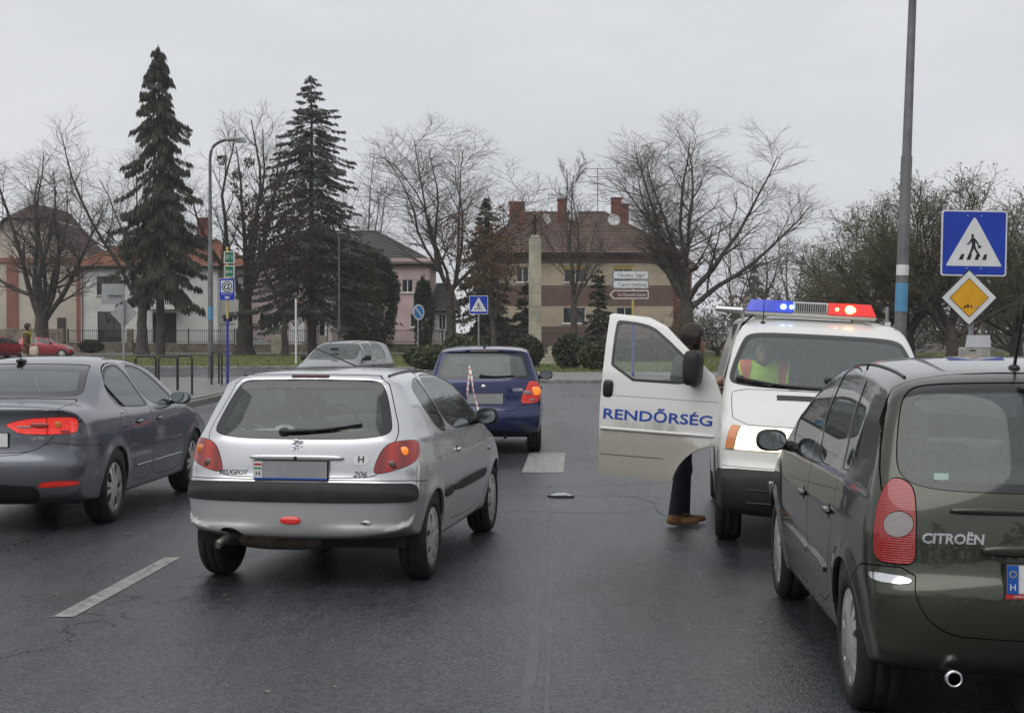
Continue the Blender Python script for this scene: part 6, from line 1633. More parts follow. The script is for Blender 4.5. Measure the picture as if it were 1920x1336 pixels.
# ------------------------------------------------------------------ dark green people carrier, right foreground
green = paint('green_paint', (0.036, 0.041, 0.024), 0.55, 0.28, 0.22, 0.5, (0.045, 0.043, 0.036), wet=False)
def build_mpv():
    c = Car('people_carrier', 'dark olive green people carrier in the right foreground, seen from behind', None, (2.315, 5.93, 0), 3.3,
        [(.27, .24, .06), (.09, .30, .12), (.02, .42, .22), (.0, .55, .24), (.012, .66, .24), (.05, .72, .24), (.06, .85, .24), (.095, 1.02, .22), (.19, 1.2, .18), (.33, 1.44, .15), (.41, 1.505, .12), (.56, 1.54, .10), (.9, 1.572, .10), (1.4, 1.59, .10), (1.9, 1.565, .10), (2.4, 1.475, .12), (2.9, 1.28, .15), (3.35, 1.06, .18), (3.55, .975, .18), (3.92, .83, .25), (4.17, .62, .35),
         (4.26, .43, .35), (4.20, .26, .2), (3.9, .2, .05), (2.0, .2, .04), (.9, .2, .05)],
        [(.15, .72), (.25, .79), (.45, .832), (.65, .85), (.85, .846), (1.0, .824), (1.08, .802), (1.3, .74), (1.48, .675), (1.62, .62)],
        [(0, .955), (.3, .985), (.8, 1), (3.0, 1), (3.5, .98), (3.9, .94), (4.27, .82)], (.70, 3.46), .318, .362, h=.0235, paint_mat=green, flare=.014)
    c.window('rear_window', c.rear(mirrored([(.3, 1.035), (.60, 1.048), (.69, 1.09), (.705, 1.16), (.665, 1.38), (.62, 1.455), (.52, 1.478), (.25, 1.485)]), .75), .038, MATS['mpv_glass'])
    c.window('windscreen', c.front(mirrored([(.65, 1.0), (.73, 1.06), (.60, 1.38), (.52, 1.47), (.2, 1.49)]), 2.1), .04)
    for sg in (1, -1):
        c.window('quarter_window', c.side([(.70, 1.075), (.95, 1.055), (1.0, 1.06), (1.115, 1.455), (1.06, 1.475), (.90, 1.40), (.76, 1.26)], sg), .014, MATS['dark_glass'])
        c.window('rear_door_window', c.side([(1.06, 1.048), (1.83, 1.025), (1.80, 1.515), (1.5, 1.525), (1.17, 1.492)], sg), .018, MATS['dark_glass'])
        c.window('front_door_window', c.side([(1.90, 1.022), (2.76, 1.0), (2.76, 1.27), (2.40, 1.405), (1.87, 1.512)], sg), .018, MATS['dark_glass'])
        c.window('front_quarter_window', c.side([(2.82, 1.0), (3.20, .995), (2.82, 1.24)], sg, 1), .014, MATS['dark_glass'])
    c.lining(); c.arches(); c.under(.23)
    lamp = [(.765, .738), (.77, .84), (.785, .96), (.825, 1.055), (.905, 1.09), (.98, 1.085), (1.02, .98), (1.025, .84), (1.005, .745), (.875, .735)]
    for sg in (1, -1):
        gf = c.wrap(lamp, sg); c.m = refine(c.m, gf(c.m.v), .025)
        ins = c.cut(gf, .003)
        gl = c.wrap([(.875 + .085 * math.cos(a), .90 + .055 * math.sin(a)) for a in np.linspace(0, 2 * math.pi, 14, endpoint=False)], sg, 1)
        ins = refine(ins, gl(ins.v), .02)
        o = c.emit('tail_lamp', clip(ins, -(gl(ins.v) - .0015)), MATS['lens_red'], .004, .02)
        c.emit('reversing_lens', clip(ins, gl(ins.v) + .0015), MATS['lens_clear'], .005, .01, parent=o)
        c.panel('bumper_insert', c.wrap([(.77, .655), (.77, .69), (1.03, .70), (1.06, .685), (1.0, .66)], sg, 1), MATS['chrome'], .001, .004, .012, thin=.02)
    tg = mirrored([(.3, .43), (.55, .44), (.66, .52), (.72, .68), (.735, .80), (.745, .92), (.768, 1.02), (.765, 1.15), (.71, 1.38), (.66, 1.49), (.5, 1.522)])
    c.panel('rear_bumper', c.wrap([(-.5, .1), (1.40, .1), (1.36, .60), (1.22, .70), (1.06, .725), (.765, .725), (.73, .60), (.64, .49), (.5, .445), (-.5, .44)], 0, 1), None, .003)
    c.panel('tailgate', c.rear(tg, .52, 1), None, .003)
    for sg in (1, -1):
        for nm, pl in (('rubbing_strip', [(1.30, .50), (1.30, .555), (1.80, .575), (1.86, .56), (1.86, .515), (1.8, .50)]), ('rubbing_strip', [(1.90, .51), (1.90, .57), (2.85, .575), (2.92, .545), (2.85, .515)])):
            c.panel(nm, c.side(pl, sg, 1), None, .0015, .012, .02, thin=.03)
        c.panel('rear_door', c.side([(1.02, 1.03), (1.05, .85), (1.10, .72), (1.22, .55), (1.30, .36), (1.86, .325), (1.885, 1.02), (1.85, 1.53), (1.5, 1.545), (1.14, 1.505), (1.03, 1.07)], sg, 1), None, .003)
        c.panel('front_door', c.side([(1.89, .325), (2.85, .315), (2.98, .40), (3.05, .7), (3.05, .97), (2.80, 1.01), (2.79, 1.275), (2.42, 1.42), (1.86, 1.528), (1.90, 1.02)], sg, 1), None, .003)
        c.panel('headlamp', c.wrap([(.45, .60), (.50, .72), (.9, .85), (1.15, .90), (1.25, .86), (1.0, .68), (.7, .58)], sg, 2, True), MATS['lens_orange'], .002, .004)
    c.finish_body()
    for sg in (1, -1):
        for y in c.wheels: c.wheel(y, sg, CAP9, .20)
        c.mirror(sg, 2.78, 1.015, (.092, .06, .066), out=.112)
        c.handle(sg, 1.16, .84, green, .08); c.handle(sg, 2.02, .835, green, .08)
        pts = [Vector(c.hit([(sg * .60, y, 2.0)], (0, 0, -1))[0]) + Vector((0, 0, .004)) for y in np.linspace(.60, 2.2, 10)]
        b = MB(); b.tube(pts, .007, 6); b.build('roof_strip', MATS['dark_trim'], c.root)
        # crumpled front corner: hanging trim and bare metal
    b = MB()
    for k, (dx, dy, dz, l) in enumerate(((0, 0, 0, .10), (-.01, .05, -.05, .13), (.01, .08, .02, .08), (-.005, .02, -.11, .09))):
        p = c.on_side(-1, 3.72 + dy, .78 + dz)
        b.box((p[0] - .012 + dx, p[1] - l / 2, p[2] - .012), (p[0] + .01 + dx, p[1] + l / 2, p[2] + .012), rx=.6 * k - .7, rz=.25 * k - .3)
    b.build('torn_trim', MATS['chrome'], c.root)
    c.seats([2.25], .52, .26, bench=(1.25, .52, .62), mat='seat_grey'); c.cabin(2.95, 1.02, .72)
    b = MB(); b.sell((-.40, 1.90, 1.13), (.19, .03, .20), .6, rx=.28); b.sell((.40, 1.90, 1.13), (.10, .03, .18), .6, rx=.28)
    b.build('safety_vest', pbr('vest_green', (.30, .62, .10), .8, var=(15, .2), emit=None), c.root)
    b = MB(); b.sell((0, .62, .99), (.66, .24, .03), .6); b.build('parcel_shelf', MATS['cabin'], c.root)
    c.letters('badge_text', 'CITROËN', .056, MATS['letter_silver'], 'rear', -.505, .848, 1.02, .12, .0018, off=.006)
    # moulded fin and grip on the tailgate
    p = c.on_rear(-.15, .965); b = MB(); b.sell((-.06, p[1] + .012, .958), (.46, .022, .016), .6, nu=24, ry=.02); b.build('tailgate_crease', green, c.root)
    p = c.on_rear(-.10, .80); b = MB(); b.sell((0, p[1] - .002, .808), (.40, .028, .026), .5, nu=24); b.build('tailgate_grip', green, c.root)
    o, y = c.plate(.70, x=-.05, w=.52, h=.115, mat='plate_white')
    b = MB(); b.box((-.31, y - .003, .6425), (-.265, y, .7575)); b.build('plate_band', MATS['eu_blue'], o)
    text_part('country_letter', 'H', .038, MATS['white'], o, (-.2875, y - .005, .668))
    st = MB()
    for k in range(12):
        a = 2 * math.pi * k / 12; st.box((-.2875 + .013 * math.cos(a) - .0018, y - .005, .722 + .013 * math.sin(a) - .0018), (-.2875 + .013 * math.cos(a) + .0018, y - .003, .722 + .013 * math.sin(a) + .0018))
    st.build('star_ring', pbr('star_yellow', (.7, .55, .05), .4), o)
    b = MB(); b.box((-.316, y - .002, .622), (.216, y + .004, .640)); b.build('plate_holder', MATS['flag_red'], o)
    text_part('holder_text', 'CITROËN', .014, MATS['white'], o, (-.255, y - .004, .631))
    # window sticker, wiper, aerial, exhaust
    p = c.on_rear(-.535, 1.10); b = MB(); b.box((-.565, p[1] - .005, 1.085), (-.505, p[1] - .002, 1.113)); b.build('window_sticker', pbr('mint_sticker', (.55, .72, .66), .5), c.root)
    c.wiper(0.02, 1.09, .50, 1.11)
    p = c.hit([(-.12, .60, 2.0)], (0, 0, -1))[0]; c.rod(tuple(p), (p[0] + .02, p[1] - .12, p[2] + .34), .008, .004)
    p = c.on_rear(-.15, 1.46); c.rod((p[0], p[1] - .004, p[2]), (p[0] - .01, p[1] - .10, p[2] - .14), .004, .003, 'washer_hose')
    b = MB(); b.tube([(-.51, .05, .285), (-.51, .45, .29)], [.034, .030], 18, caps=False); b.lathe([(.027, .02), (.027, -.002), (.034, -.004), (.036, .02)], (-.51, .035, .285), 20, 'y'); b.build('exhaust_pipe', MATS['chrome'], c.root)
    b = MB(); b.box((-.50, .62, 1.575), (.10, .66, 1.585)); 
    return c
car_mpv = build_mpv()

# ------------------------------------------------------------------ white police van, nose towards the camera
vanp = paint('van_white', (0.70, 0.70, 0.67), 0.0, 0.36, 0.50, 0.95, (0.33, 0.305, 0.26), coat=0.7)
vand = paint('van_white_muddy', (0.70, 0.70, 0.67), 0.0, 0.36, 0.82, 0.86, (0.34, 0.31, 0.255), coat=0.7, dirt_full=0.72)
VAN_TH = math.radians(173.0)
VAN_LOC = (2.97, 15.80, 0)
def build_van():
    c = Car('police_van', 'white police van with blue and red light bar and open front door', None, VAN_LOC, 0,
        [(.10, .25, .05), (.0, .35, .08), (.0, .55, .08), (.02, 1.0, .08), (.06, 1.6, .10), (.14, 1.80, .10), (.4, 1.835, .08), (1.5, 1.845, .08), (2.6, 1.83, .08), (3.12, 1.785, .08), (3.36, 1.695, .10), (3.55, 1.545, .12), (3.78, 1.36, .14), (3.94, 1.225, .14), (4.05, 1.175, .14), (4.25, 1.10, .14), (4.44, .99, .16), (4.50, .90, .16), (4.525, .78, .16), (4.54, .68, .16),
         (4.56, .635, .14), (4.63, .60, .14), (4.655, .50, .14), (4.65, .38, .14), (4.60, .27, .12), (4.45, .235, .05), (2.5, .23, .04), (.6, .24, .05)],
        [(.15, .785), (.25, .825), (.45, .845), (.70, .857), (.90, .855), (1.0, .847), (1.15, .83), (1.25, .818), (1.5, .765), (1.7, .705), (1.82, .665), (1.95, .62)],
        [(0, .98), (.3, 1), (3.4, 1), (3.9, .995), (4.3, .985), (4.66, .95)], (.86, 3.78), .318, .375, h=.03, p=3.4, cat='van', paint_mat=vanp, flare=.010)
    c.root.rotation_euler = (0, 0, VAN_TH)
    c.window('windscreen', c.front(mirrored([(.4, 1.225), (.70, 1.235), (.785, 1.265), (.755, 1.40), (.675, 1.60), (.63, 1.655), (.5, 1.675), (.2, 1.68)]), 3.0), .035, MATS['wet_glass'])
    # side windows and doors: the right door is swung open
    dw = [(2.79, 1.205), (2.79, 1.70), (2.81, 1.715), (3.05, 1.695), (3.18, 1.64), (3.54, 1.345), (3.60, 1.205)]
    door = [(2.74, .39), (2.72, 1.0), (2.72, 1.76), (2.74, 1.775), (3.07, 1.755), (3.23, 1.69), (3.52, 1.44), (3.69, 1.29), (3.765, 1.13), (3.765, .715)] + \
           [(3.78 + .40 * math.cos(a), .318 + .40 * math.sin(a)) for a in np.linspace(math.radians(95), math.radians(170), 8)]
    for sg in (1, -1):
        ins = c.cut(c.side(door, sg, 0), .004)
        gw = c.side(dw, sg, 1)
        g = gw(ins.v); win = clip(ins, g + .002); skin = clip(ins, -(g - .002))
        gf = c.side(dw, sg, 1)
        if sg > 0:
            hx, hy = .825, 3.765; ang = math.radians(77)
        else: hx, hy, ang = -.825, 3.765, 0.0
        hinge = bpy.data.objects.new('hinge_point', None)
        def shift(m): return TM(m.v - np.array([hx, hy, 0]), m.n, m.t)
        d = tm_obj('front_door', shift(skin), vand, c.root, 0, .03)
        d['label'] = 'open front door lettered in blue' if sg > 0 else 'closed front door'
        d.location = (hx, hy, 0); d.rotation_euler = (0, 0, ang)
        gl = clip(win, gw(win.v) + .022); rm = clip(win, -(gw(win.v) + .022))
        tm_obj('door_window', shift(gl), MATS['clear_glass'], d, -.006, 0)
        tm_obj('window_seal', shift(rm), MATS['dark_trim'], d, -.002, .02)
        tm_obj('door_trim', shift(clip(skin, skin.v[:, 2] - 1.19)), MATS['cabin'], d, -.045, 0)
        bpy.data.objects.remove(hinge)
        if sg > 0:
            v, t = text_arrays('RENDŐRSÉG', .118, 1.42, 0, bold=.002)
            P = c.hit(np.stack([np.full(len(v), 1.4), v[:, 0] + 3.23, v[:, 1] + .915], 1), (-1, 0, 0)) + np.array([.004, 0, 0]) - np.array([hx, hy, 0])
            link('door_lettering', array_mesh('door_lettering', P, t, MATS['letter_blue'], smooth=False), d)
            pts = [Vector(c.on_side(1, y, .795)) + Vector((.004, 0, 0)) - Vector((hx, hy, 0)) for y in np.linspace(2.745, 3.72, 8)]
            b = MB(); b.tube(pts, .014, 8); b.build('door_moulding', vanp, d)
            pts = [Vector(c.on_side(1, y, 1.075)) + Vector((-.003, 0, 0)) - Vector((hx, hy, 0)) for y in np.linspace(2.735, 3.74, 8)]
            b = MB(); b.tube(pts, .005, 6); b.build('door_crease', MATS['plate_grey'], d)
            pts = [Vector(c.on_side(1, y, .575)) + Vector((-.002, 0, 0)) - Vector((hx, hy, 0)) for y in np.linspace(2.745, 3.30, 6)]
            b = MB(); b.tube(pts, .004, 6); b.build('door_seam', MATS['dark_trim'], d)
            p = Vector(c.on_side(1, 2.785, 1.13)) - Vector((hx, hy, 0)); b = MB(); b.sell(tuple(p), (.02, .045, .075), .55); b.build('door_handle', MATS['dark_trim'], d)
            # big square mirror on the door
            p = Vector(c.on_side(1, 3.52, 1.26)) - Vector((hx, hy, 0)); b = MB()
            b.sell((p.x + .16, p.y + .02, p.z + .09), (.115, .075, .145), .5, nu=20, nv=12); b.tube([(p.x - .02, p.y, p.z - .03), (p.x + .16, p.y + .01, p.z - .02)], [.045, .04], 8)
            b.build('door_mirror', MATS['black_plastic'], d)
    for sg in (-1,):
        p = c.on_side(sg, 3.52, 1.26); b = MB(); b.sell((p[0] + sg * .16, p[1] + .02, p[2] + .09), (.115, .075, .145), .5, nu=20, nv=12); b.build('door_mirror', MATS['black_plastic'], c.root)
    c.lining(MATS['cabin_light'])
    c.arches()
    # lamps
    for sg in (1, -1):
        o = c.panel('headlamp', c.wrap([(.43, .755), (.43, .925), (.45, .935), (.89, .935), (.89, .755)], sg, 0, True), MATS['headlight_lit'], .002, .003, .02, thin=.03)
        c.panel('indicator', c.wrap([(.90, .755), (.90, .935), (.985, .94), (.995, .93), (.995, .765), (.98, .755)], sg, 0, True), MATS['lens_orange'], .002, .004, .02, thin=.03)
    c.panel('grille', c.front(mirrored([(.30, .76), (.38, .765), (.38, .925), (.30, .93)]), 4.2, 0), MATS['black_plastic'], .002, -.01)
    c.panel('front_bumper', c.wrap([(-.5, .1), (1.42, .1), (1.42, .50), (1.25, .605), (-.5, .618)], 0, 1, True), MATS['black_plastic'], .003, .006, .03)
    c.panel('front_apron', c.wrap([(-.5, .622), (1.02, .625), (1.02, .748), (-.5, .748)], 0, 0, True), None, .0025)
    c.panel('bonnet', c.front(mirrored([(.3, .945), (.745, .95), (.76, 1.12), (.745, 1.205), (.3, 1.215)]), 3.7, 1), None, .003)
    c.panel('bonnet_vent', c.front([(.50, 1.115), (.50, 1.155), (-.10, 1.16), (-.10, 1.12)], 3.7, 1), MATS['dark_trim'], .001, .004, thin=.02) if False else None
    c.finish_body()
    # louvres on the wing
    for k in range(6):
        p = c.on_side(1, 4.235 - .004 * k, .60 + .022 * k); b = MB(); b.box((p[0] - .01, p[1] - .035, p[2] - .005), (p[0] + .003, p[1] + .035, p[2] + .005), rz=-.1); b.build('wing_louvre', MATS['dark_trim'], c.root)
    # vent slot in the bonnet
    pts = [Vector(c.hit([(x, 4.0, 2.2)], (0, 0, -1))[0]) for x in np.linspace(.40, -.40, 7)]
    b = MB()
    for k in range(6):
        a, d = pts[k], pts[k + 1]
        q = [Vector(c.hit([(w.x, w.y + .14, 2.2)], (0, 0, -1))[0]) for w in (a, d)]
        e = Vector((0, 0, .004)); b.quad(a + Vector((0, .06, 0)) + e - Vector((0, 0, .02)), d + Vector((0, .06, 0)) + e - Vector((0, 0, .02)), q[1] + e, q[0] + e)
    b.build('bonnet_vent', MATS['dark_trim'], c.root)
    # wipers
    for (x0, x1, z1) in ((.69, .02, 1.262), (-.02, -.66, 1.285)):
        c.wiper(x0, z1 + .02, x1, z1 - .03, 'front', .009)
    # wheels, towing eye
    for sg in (1, -1):
        for y in c.wheels: c.wheel(y, sg, STEEL, .20, steer=0.0)
    p = c.on_front(.10, .45)
    for zz in (.36, .46):
        pts = [Vector(c.on_front(x, zz)) + Vector((0, .004, 0)) for x in np.linspace(.62, -.62, 12)]
        b = MB(); b.tube(pts, .008, 6); b.build('bumper_groove', MATS['dark_trim'], c.root)
    # cabin
    b = MB(); b.sell((0, 3.72, 1.08), (.74, .30, .16), .5); b.build('dashboard', MATS['cabin'], c.root)
    for x in (.44, .0, -.46):
        b = MB(); b.sell((x, 2.95, .80), (.23, .26, .10), .55); b.sell((x, 2.70, 1.16), (.23, .08, .34), .55, rx=.2)
        o = b.build('seat', MATS['seat_cloth'], c.root); h = MB(); h.sell((x, 2.63, 1.56), (.12, .05, .08), .65); h.build('headrest', MATS['seat_cloth'], o)
    b = MB(); b.box((-.74, 2.44, .30), (.74, 2.47, 1.74)); b.build('cabin_bulkhead', MATS['cabin'], c.root)
    b = MB(); b.box((-.77, 2.4, .40), (.77, 3.7, .46)); b.build('cabin_floor', MATS['cabin'], c.root)
    t = MB(); pts = [(-.48 + .2 * math.cos(2 * math.pi * k / 24), 3.32 + .15 * math.sin(2 * math.pi * k / 24), 1.15 + .12 * math.sin(2 * math.pi * k / 24)) for k in range(25)]
    t.tube(pts, .016, 6, caps=False); t.build('steering_wheel', MATS['cabin'], c.root)
    # aerial and marker on the roof
    p = c.hit([(.50, 3.15, 2.3)], (0, 0, -1))[0]; b = MB(); b.tube([tuple(p), (p[0], p[1], p[2] + .20)], [.006, .003], 6); b.sell(tuple(p), (.022, .022, .02), .9); b.build('aerial', MATS['dark_trim'], c.root)
    # light bar
    y0, y1, zb = 2.72, 3.0, 1.825
    rr = empty('x'); bpy.data.objects.remove(rr)
    base = MB(); base.box((-.475, y0, zb), (.655, y1, zb + .035), bev=.012)
    for x in (-.33, .51): base.box((x - .05, y0 + .05, zb - .045), (x + .05, y1 - .05, zb))
    bo = base.build('light_bar', pbr('bar_alu', (.52, .50, .45), .4, metal=.3), c.root)
    def lens(name, xa, xb, mat, sl0=0.0, sl1=0.0):
        b = MB(); z0, z1 = zb + .036, zb + .138
        xa += .09; xb += .09
        P = [(xa, y0, z0), (xb, y0, z0), (xb, y1, z0), (xa, y1, z0), (xa + sl0, y0 + .03, z1), (xb - sl1, y0 + .03, z1), (xb - sl1, y1 - .03, z1), (xa + sl0, y1 - .03, z1)]
        b.add(P, [(3, 2, 1, 0), (4, 5, 6, 7), (0, 1, 5, 4), (1, 2, 6, 5), (2, 3, 7, 6), (3, 0, 4, 7)]); return b.build(name, mat, bo)
    lens('blue_lens', .155, .560, MATS['beacon_blue'], 0, .045)
    lens('red_lens', -.560, -.155, MATS['beacon_red'], .045, 0)
    b = MB(); b.box((-.062, y0 + .01, zb + .036), (.242, y1 - .012, zb + .134), bev=.01); sp = b.build('siren_housing', pbr('siren_grey', (.50, .50, .50), .5), bo)
    for k in range(14):
        x = -.035 + .25 * k / 13; b = MB(); b.box((x - .004, y1 - .014, zb + .05), (x + .004, y1 - .004, zb + .122)); b.build('siren_slat', MATS['dark_trim'], sp)
    for (x, m, r) in ((.235, 'lamp_blue', .022), (.165, 'lamp_blue', .016), (-.225, 'lamp_amber', .014), (-.335, 'lamp_amber', .036), (-.36, 'lamp_amber', .022)):
        b = MB(); b.sell((x + .09, y1 + .001, zb + .085), (r * 1.15, .010, r), 1.0, nu=14); b.build('flash_lamp', MATS[m], bo)
    # aluminium tube carrier on the far roof side
    b = MB(); b.tube([(.90, 2.62, 1.87), (.66, 2.66, 1.865)], .028, 10); b.tube([(.64, 2.64, 1.75), (.68, 2.64, 1.865)], .015, 8); b.build('roof_tube', pbr('tube_alu', (.6, .6, .58), .35, metal=.7), c.root)
    b = MB(); b.tube([(.66, 3.05, 1.75), (.56, 2.95, 1.84)], .010, 6); b.build('roof_bracket', MATS['dark_trim'], c.root)
    # the body leans on its springs
    roll = Matrix.Rotation(math.radians(-3.1), 4, 'Y'); piv = Matrix.Translation((0, 0, .3))
    M = piv @ roll @ piv.inverted()
    for ch in c.root.children:
        if ch.name.split('.')[0] in ('wheel', 'wheel_arch_liner'): continue
        ch.matrix_local = M @ (Matrix.Translation(ch.location) @ ch.rotation_euler.to_matrix().to_4x4())
    return c
def emis(name, col, s):
    m = pbr(name, tuple(min(1, c) for c in col), .3, emit=(col, s)); return m
emis('lamp_blue', (.30, .65, 1.0), 7.0); emis('lamp_amber', (1.0, .55, .10), 8.0)
pbr('headlight_lit', (.8, .78, .7), .1, coat=1, emit=((1.0, .85, .58), 2.6))
pbr('beacon_blue', (.012, .035, .42), .12, coat=1, emit=((.02, .07, 1.0), .22), var=(30, .25))
pbr('beacon_red', (.62, .012, .012), .12, coat=1, emit=((1.0, .03, .02), .38), var=(30, .25))
car_van = build_van()

# ------------------------------------------------------------------ cars farther off
def far_car(name, label, group, loc, yaw, pm, scale=1.0, estate=False, h=.055, lamp='lens_red_glow', dark='car_glass', cap=CAP9, head=True):
    L = 4.45 if estate else 3.80
    if estate:
        sil = [(.25, .25, .06), (.05, .33, .15), (.0, .5, .2), (.05, .7, .2), (.08, 1.0, .2), (.30, 1.38, .12), (.5, 1.46, .09), (1.4, 1.50, .08), (2.2, 1.47, .09), (2.55, 1.40, .1), (3.3, 1.02, .15), (3.6, .95, .15), (4.1, .82, .2), (4.38, .6, .3), (4.43, .42, .3), (4.3, .24, .15), (4.0, .2, .05), (2, .2, .04), (.9, .2, .05)]
        whe = (.95, 3.60); ws = 2.2
    else:
        sil = [(.22, .25, .06), (.05, .33, .15), (.0, .5, .2), (.04, .68, .2), (.07, .95, .2), (.32, 1.33, .12), (.5, 1.40, .09), (1.2, 1.43, .08), (1.8, 1.40, .09), (2.1, 1.34, .1), (2.75, 1.0, .15), (3.05, .93, .15), (3.45, .80, .22), (3.72, .60, .3), (3.78, .42, .3), (3.68, .24, .15), (3.4, .2, .05), (2, .2, .04), (.8, .2, .05)]
        whe = (.62, 3.10); ws = 1.8
    c = Car(name, label, group, loc, yaw, sil, [(.15, .70), (.26, .77), (.45, .81), (.65, .825), (.85, .815), (.98, .785), (1.2, .71), (1.4, .62), (1.55, .57)],
            [(0, .94), (.4, .98), (.9, 1), (L - 1.2, 1), (L - .6, .96), (L, .86)], whe, .29, .335, h=h, paint_mat=pm, flare=.012)
    H = max(q[1] for q in sil)
    c.window('rear_window', c.rear(mirrored([(.3, 1.0), (.58, 1.01), (.60, 1.05), (.53, H - .12), (.3, H - .10)]), .8, 1), .03, MATS[dark])
    c.window('windscreen', c.front(mirrored([(.3, 1.0), (.62, 1.01), (.66, 1.05), (.57, H - .12), (.3, H - .10)]), ws, 1), .03, MATS[dark])
    a = (whe[0] + .05); bpil = (whe[0] + whe[1]) / 2 - .25; top = H - .085
    for sg in (1, -1):
        c.window('rear_door_window', c.side([(a - .12, 1.05), (a + .05, 1.0), (bpil, .985), (bpil - .10, top), (a + .35, top - .01), (a + .02, top - .10)], sg, 1), .018, MATS[dark])
        c.window('front_door_window', c.side([(bpil + .06, .985), (whe[1] - .55, .96), (whe[1] - .70, 1.05), (whe[1] - 1.10, top - .08), (bpil + .35, top - .005), (bpil - .04, top)], sg, 1), .018, MATS[dark])
    c.lining(); c.arches(); c.under(.235)
    for sg in (1, -1):
        c.panel('tail_lamp', c.wrap([(.62, .70), (.62, .95), (.95, .97), (1.02, .9), (.95, .70)], sg, 1), MATS[lamp], .003)
        c.panel('headlamp', c.wrap([(.45, .60), (.50, .72), (.85, .76), (1.10, .76), (1.05, .62), (.8, .58)], sg, 1, True), MATS['lens_clear'], .003)
        c.panel('rear_door', c.side([(a + .30, .92), (a + .42, .5), (a + .5, .34), (bpil, .33), (bpil + .03, .98), (bpil - .07, top + .03), (a + .3, top + .02), (a, top - .08), (a - .14, 1.04)], sg, 1), None, .006)
        c.panel('front_door', c.side([(bpil + .03, .33), (whe[1] - .45, .32), (whe[1] - .42, .9), (whe[1] - 1.06, top - .03), (bpil + .35, top + .03), (bpil - .03, top + .03), (bpil + .05, .98)], sg, 1), None, .006)
    c.panel('front_bumper', c.wrap([(-.5, .1), (1.3, .1), (1.25, .52), (-.5, .55)], 0, 1, True), None, .004)
    c.finish_body()
    for sg in (1, -1):
        for y in c.wheels: c.wheel(y, sg, cap, .18)
        c.mirror(sg, whe[1] - .72, 1.0, (.09, .055, .065), out=.10)
        c.handle(sg, a + .55, .85, pm); c.handle(sg, bpil + .18, .85, pm)
    c.seats([(whe[0] + whe[1]) / 2 + .1], .42, .24, bench=(whe[0] + .45, .42, .55)); c.cabin(whe[1] - .45, .96, .64)
    c.plate(.48, 'rear', mat='plate_white'); c.plate(.42, 'front', mat='plate_white')
    return c
red1 = paint('red_paint', (0.34, 0.016, 0.024), 0.2, .34, .4, .6, (.15, .10, .09), wet=False)
red2 = paint('dark_red_paint', (0.17, 0.012, 0.02), 0.2, .34, .4, .6, (.12, .08, .08), wet=False)
lgrey = paint('light_grey_paint', (0.20, 0.21, 0.225), 0.6, .34, .4, .6, (.18, .17, .16), wet=False)
offw = paint('offwhite_paint', (0.55, 0.56, 0.56), 0.1, .36, .4, .6, (.25, .24, .22), wet=False)
far_car('estate_car', 'grey estate car turning towards the camera behind the silver hatchback', None, (-4.0, 41.2, 0), 192, lgrey, estate=True, h=.035)
far_car('parked_car', 'bright red small hatchback parked side-on in front of the iron fence', 'red cars parked by the fence', (-32.6, 97.0, 0), 88, red1)
far_car('parked_car', 'red hatchback with its tail to the camera, partly behind the pedestrian', 'red cars parked by the fence', (-33.9, 94.0, 0), 22, red1)
far_car('parked_car', 'dark red estate car farthest left, cut by the picture edge', 'red cars parked by the fence', (-36.6, 99.5, 0), 30, red2, estate=True)
far_car('parked_car', 'white car standing in the yard of the pink house, left of its gate pillar', 'pale cars behind the fence', (-23.4, 127.4, .0), 80, offw)
far_car('parked_car', 'white car in the pink house yard, right of the gate pillar', 'pale cars behind the fence', (-18.6, 127.6, .0), 84, offw)

# ------------------------------------------------------------------ street furniture and signs
pbr('galvanised', (.30, .31, .31), .5, metal=.5, var=(4, .25)); pbr('lamp_grey', (.105, .105, .108), .6, var=(2, .3), bump=(30, .2, .005)); pbr('sign_blue', (.010, .045, .40), .35, var=(5, .12))
pbr('sign_white', (.70, .71, .71), .35, var=(4, .08)); pbr('sign_yellow', (.72, .36, .012), .35, var=(5, .1)); pbr('sign_back', (.33, .34, .35), .5, metal=.3, var=(3, .15)); pbr('sign_green', (.008, .13, .075), .4)
pbr('sign_brown', (.13, .05, .035), .4); pbr('pole_yellow', (.48, .38, .12), .5, var=(4, .2)); pbr('pole_blue', (.035, .05, .27), .5, var=(4, .2)); pbr('band_blue', (.09, .28, .46), .5, var=(6, .12)); pbr('hoop_black', (.020, .020, .022), .4)
pbr('sign_cyan', (.03, .20, .50), .35); pbr('lamp_lens', (.62, .64, .64), .2)

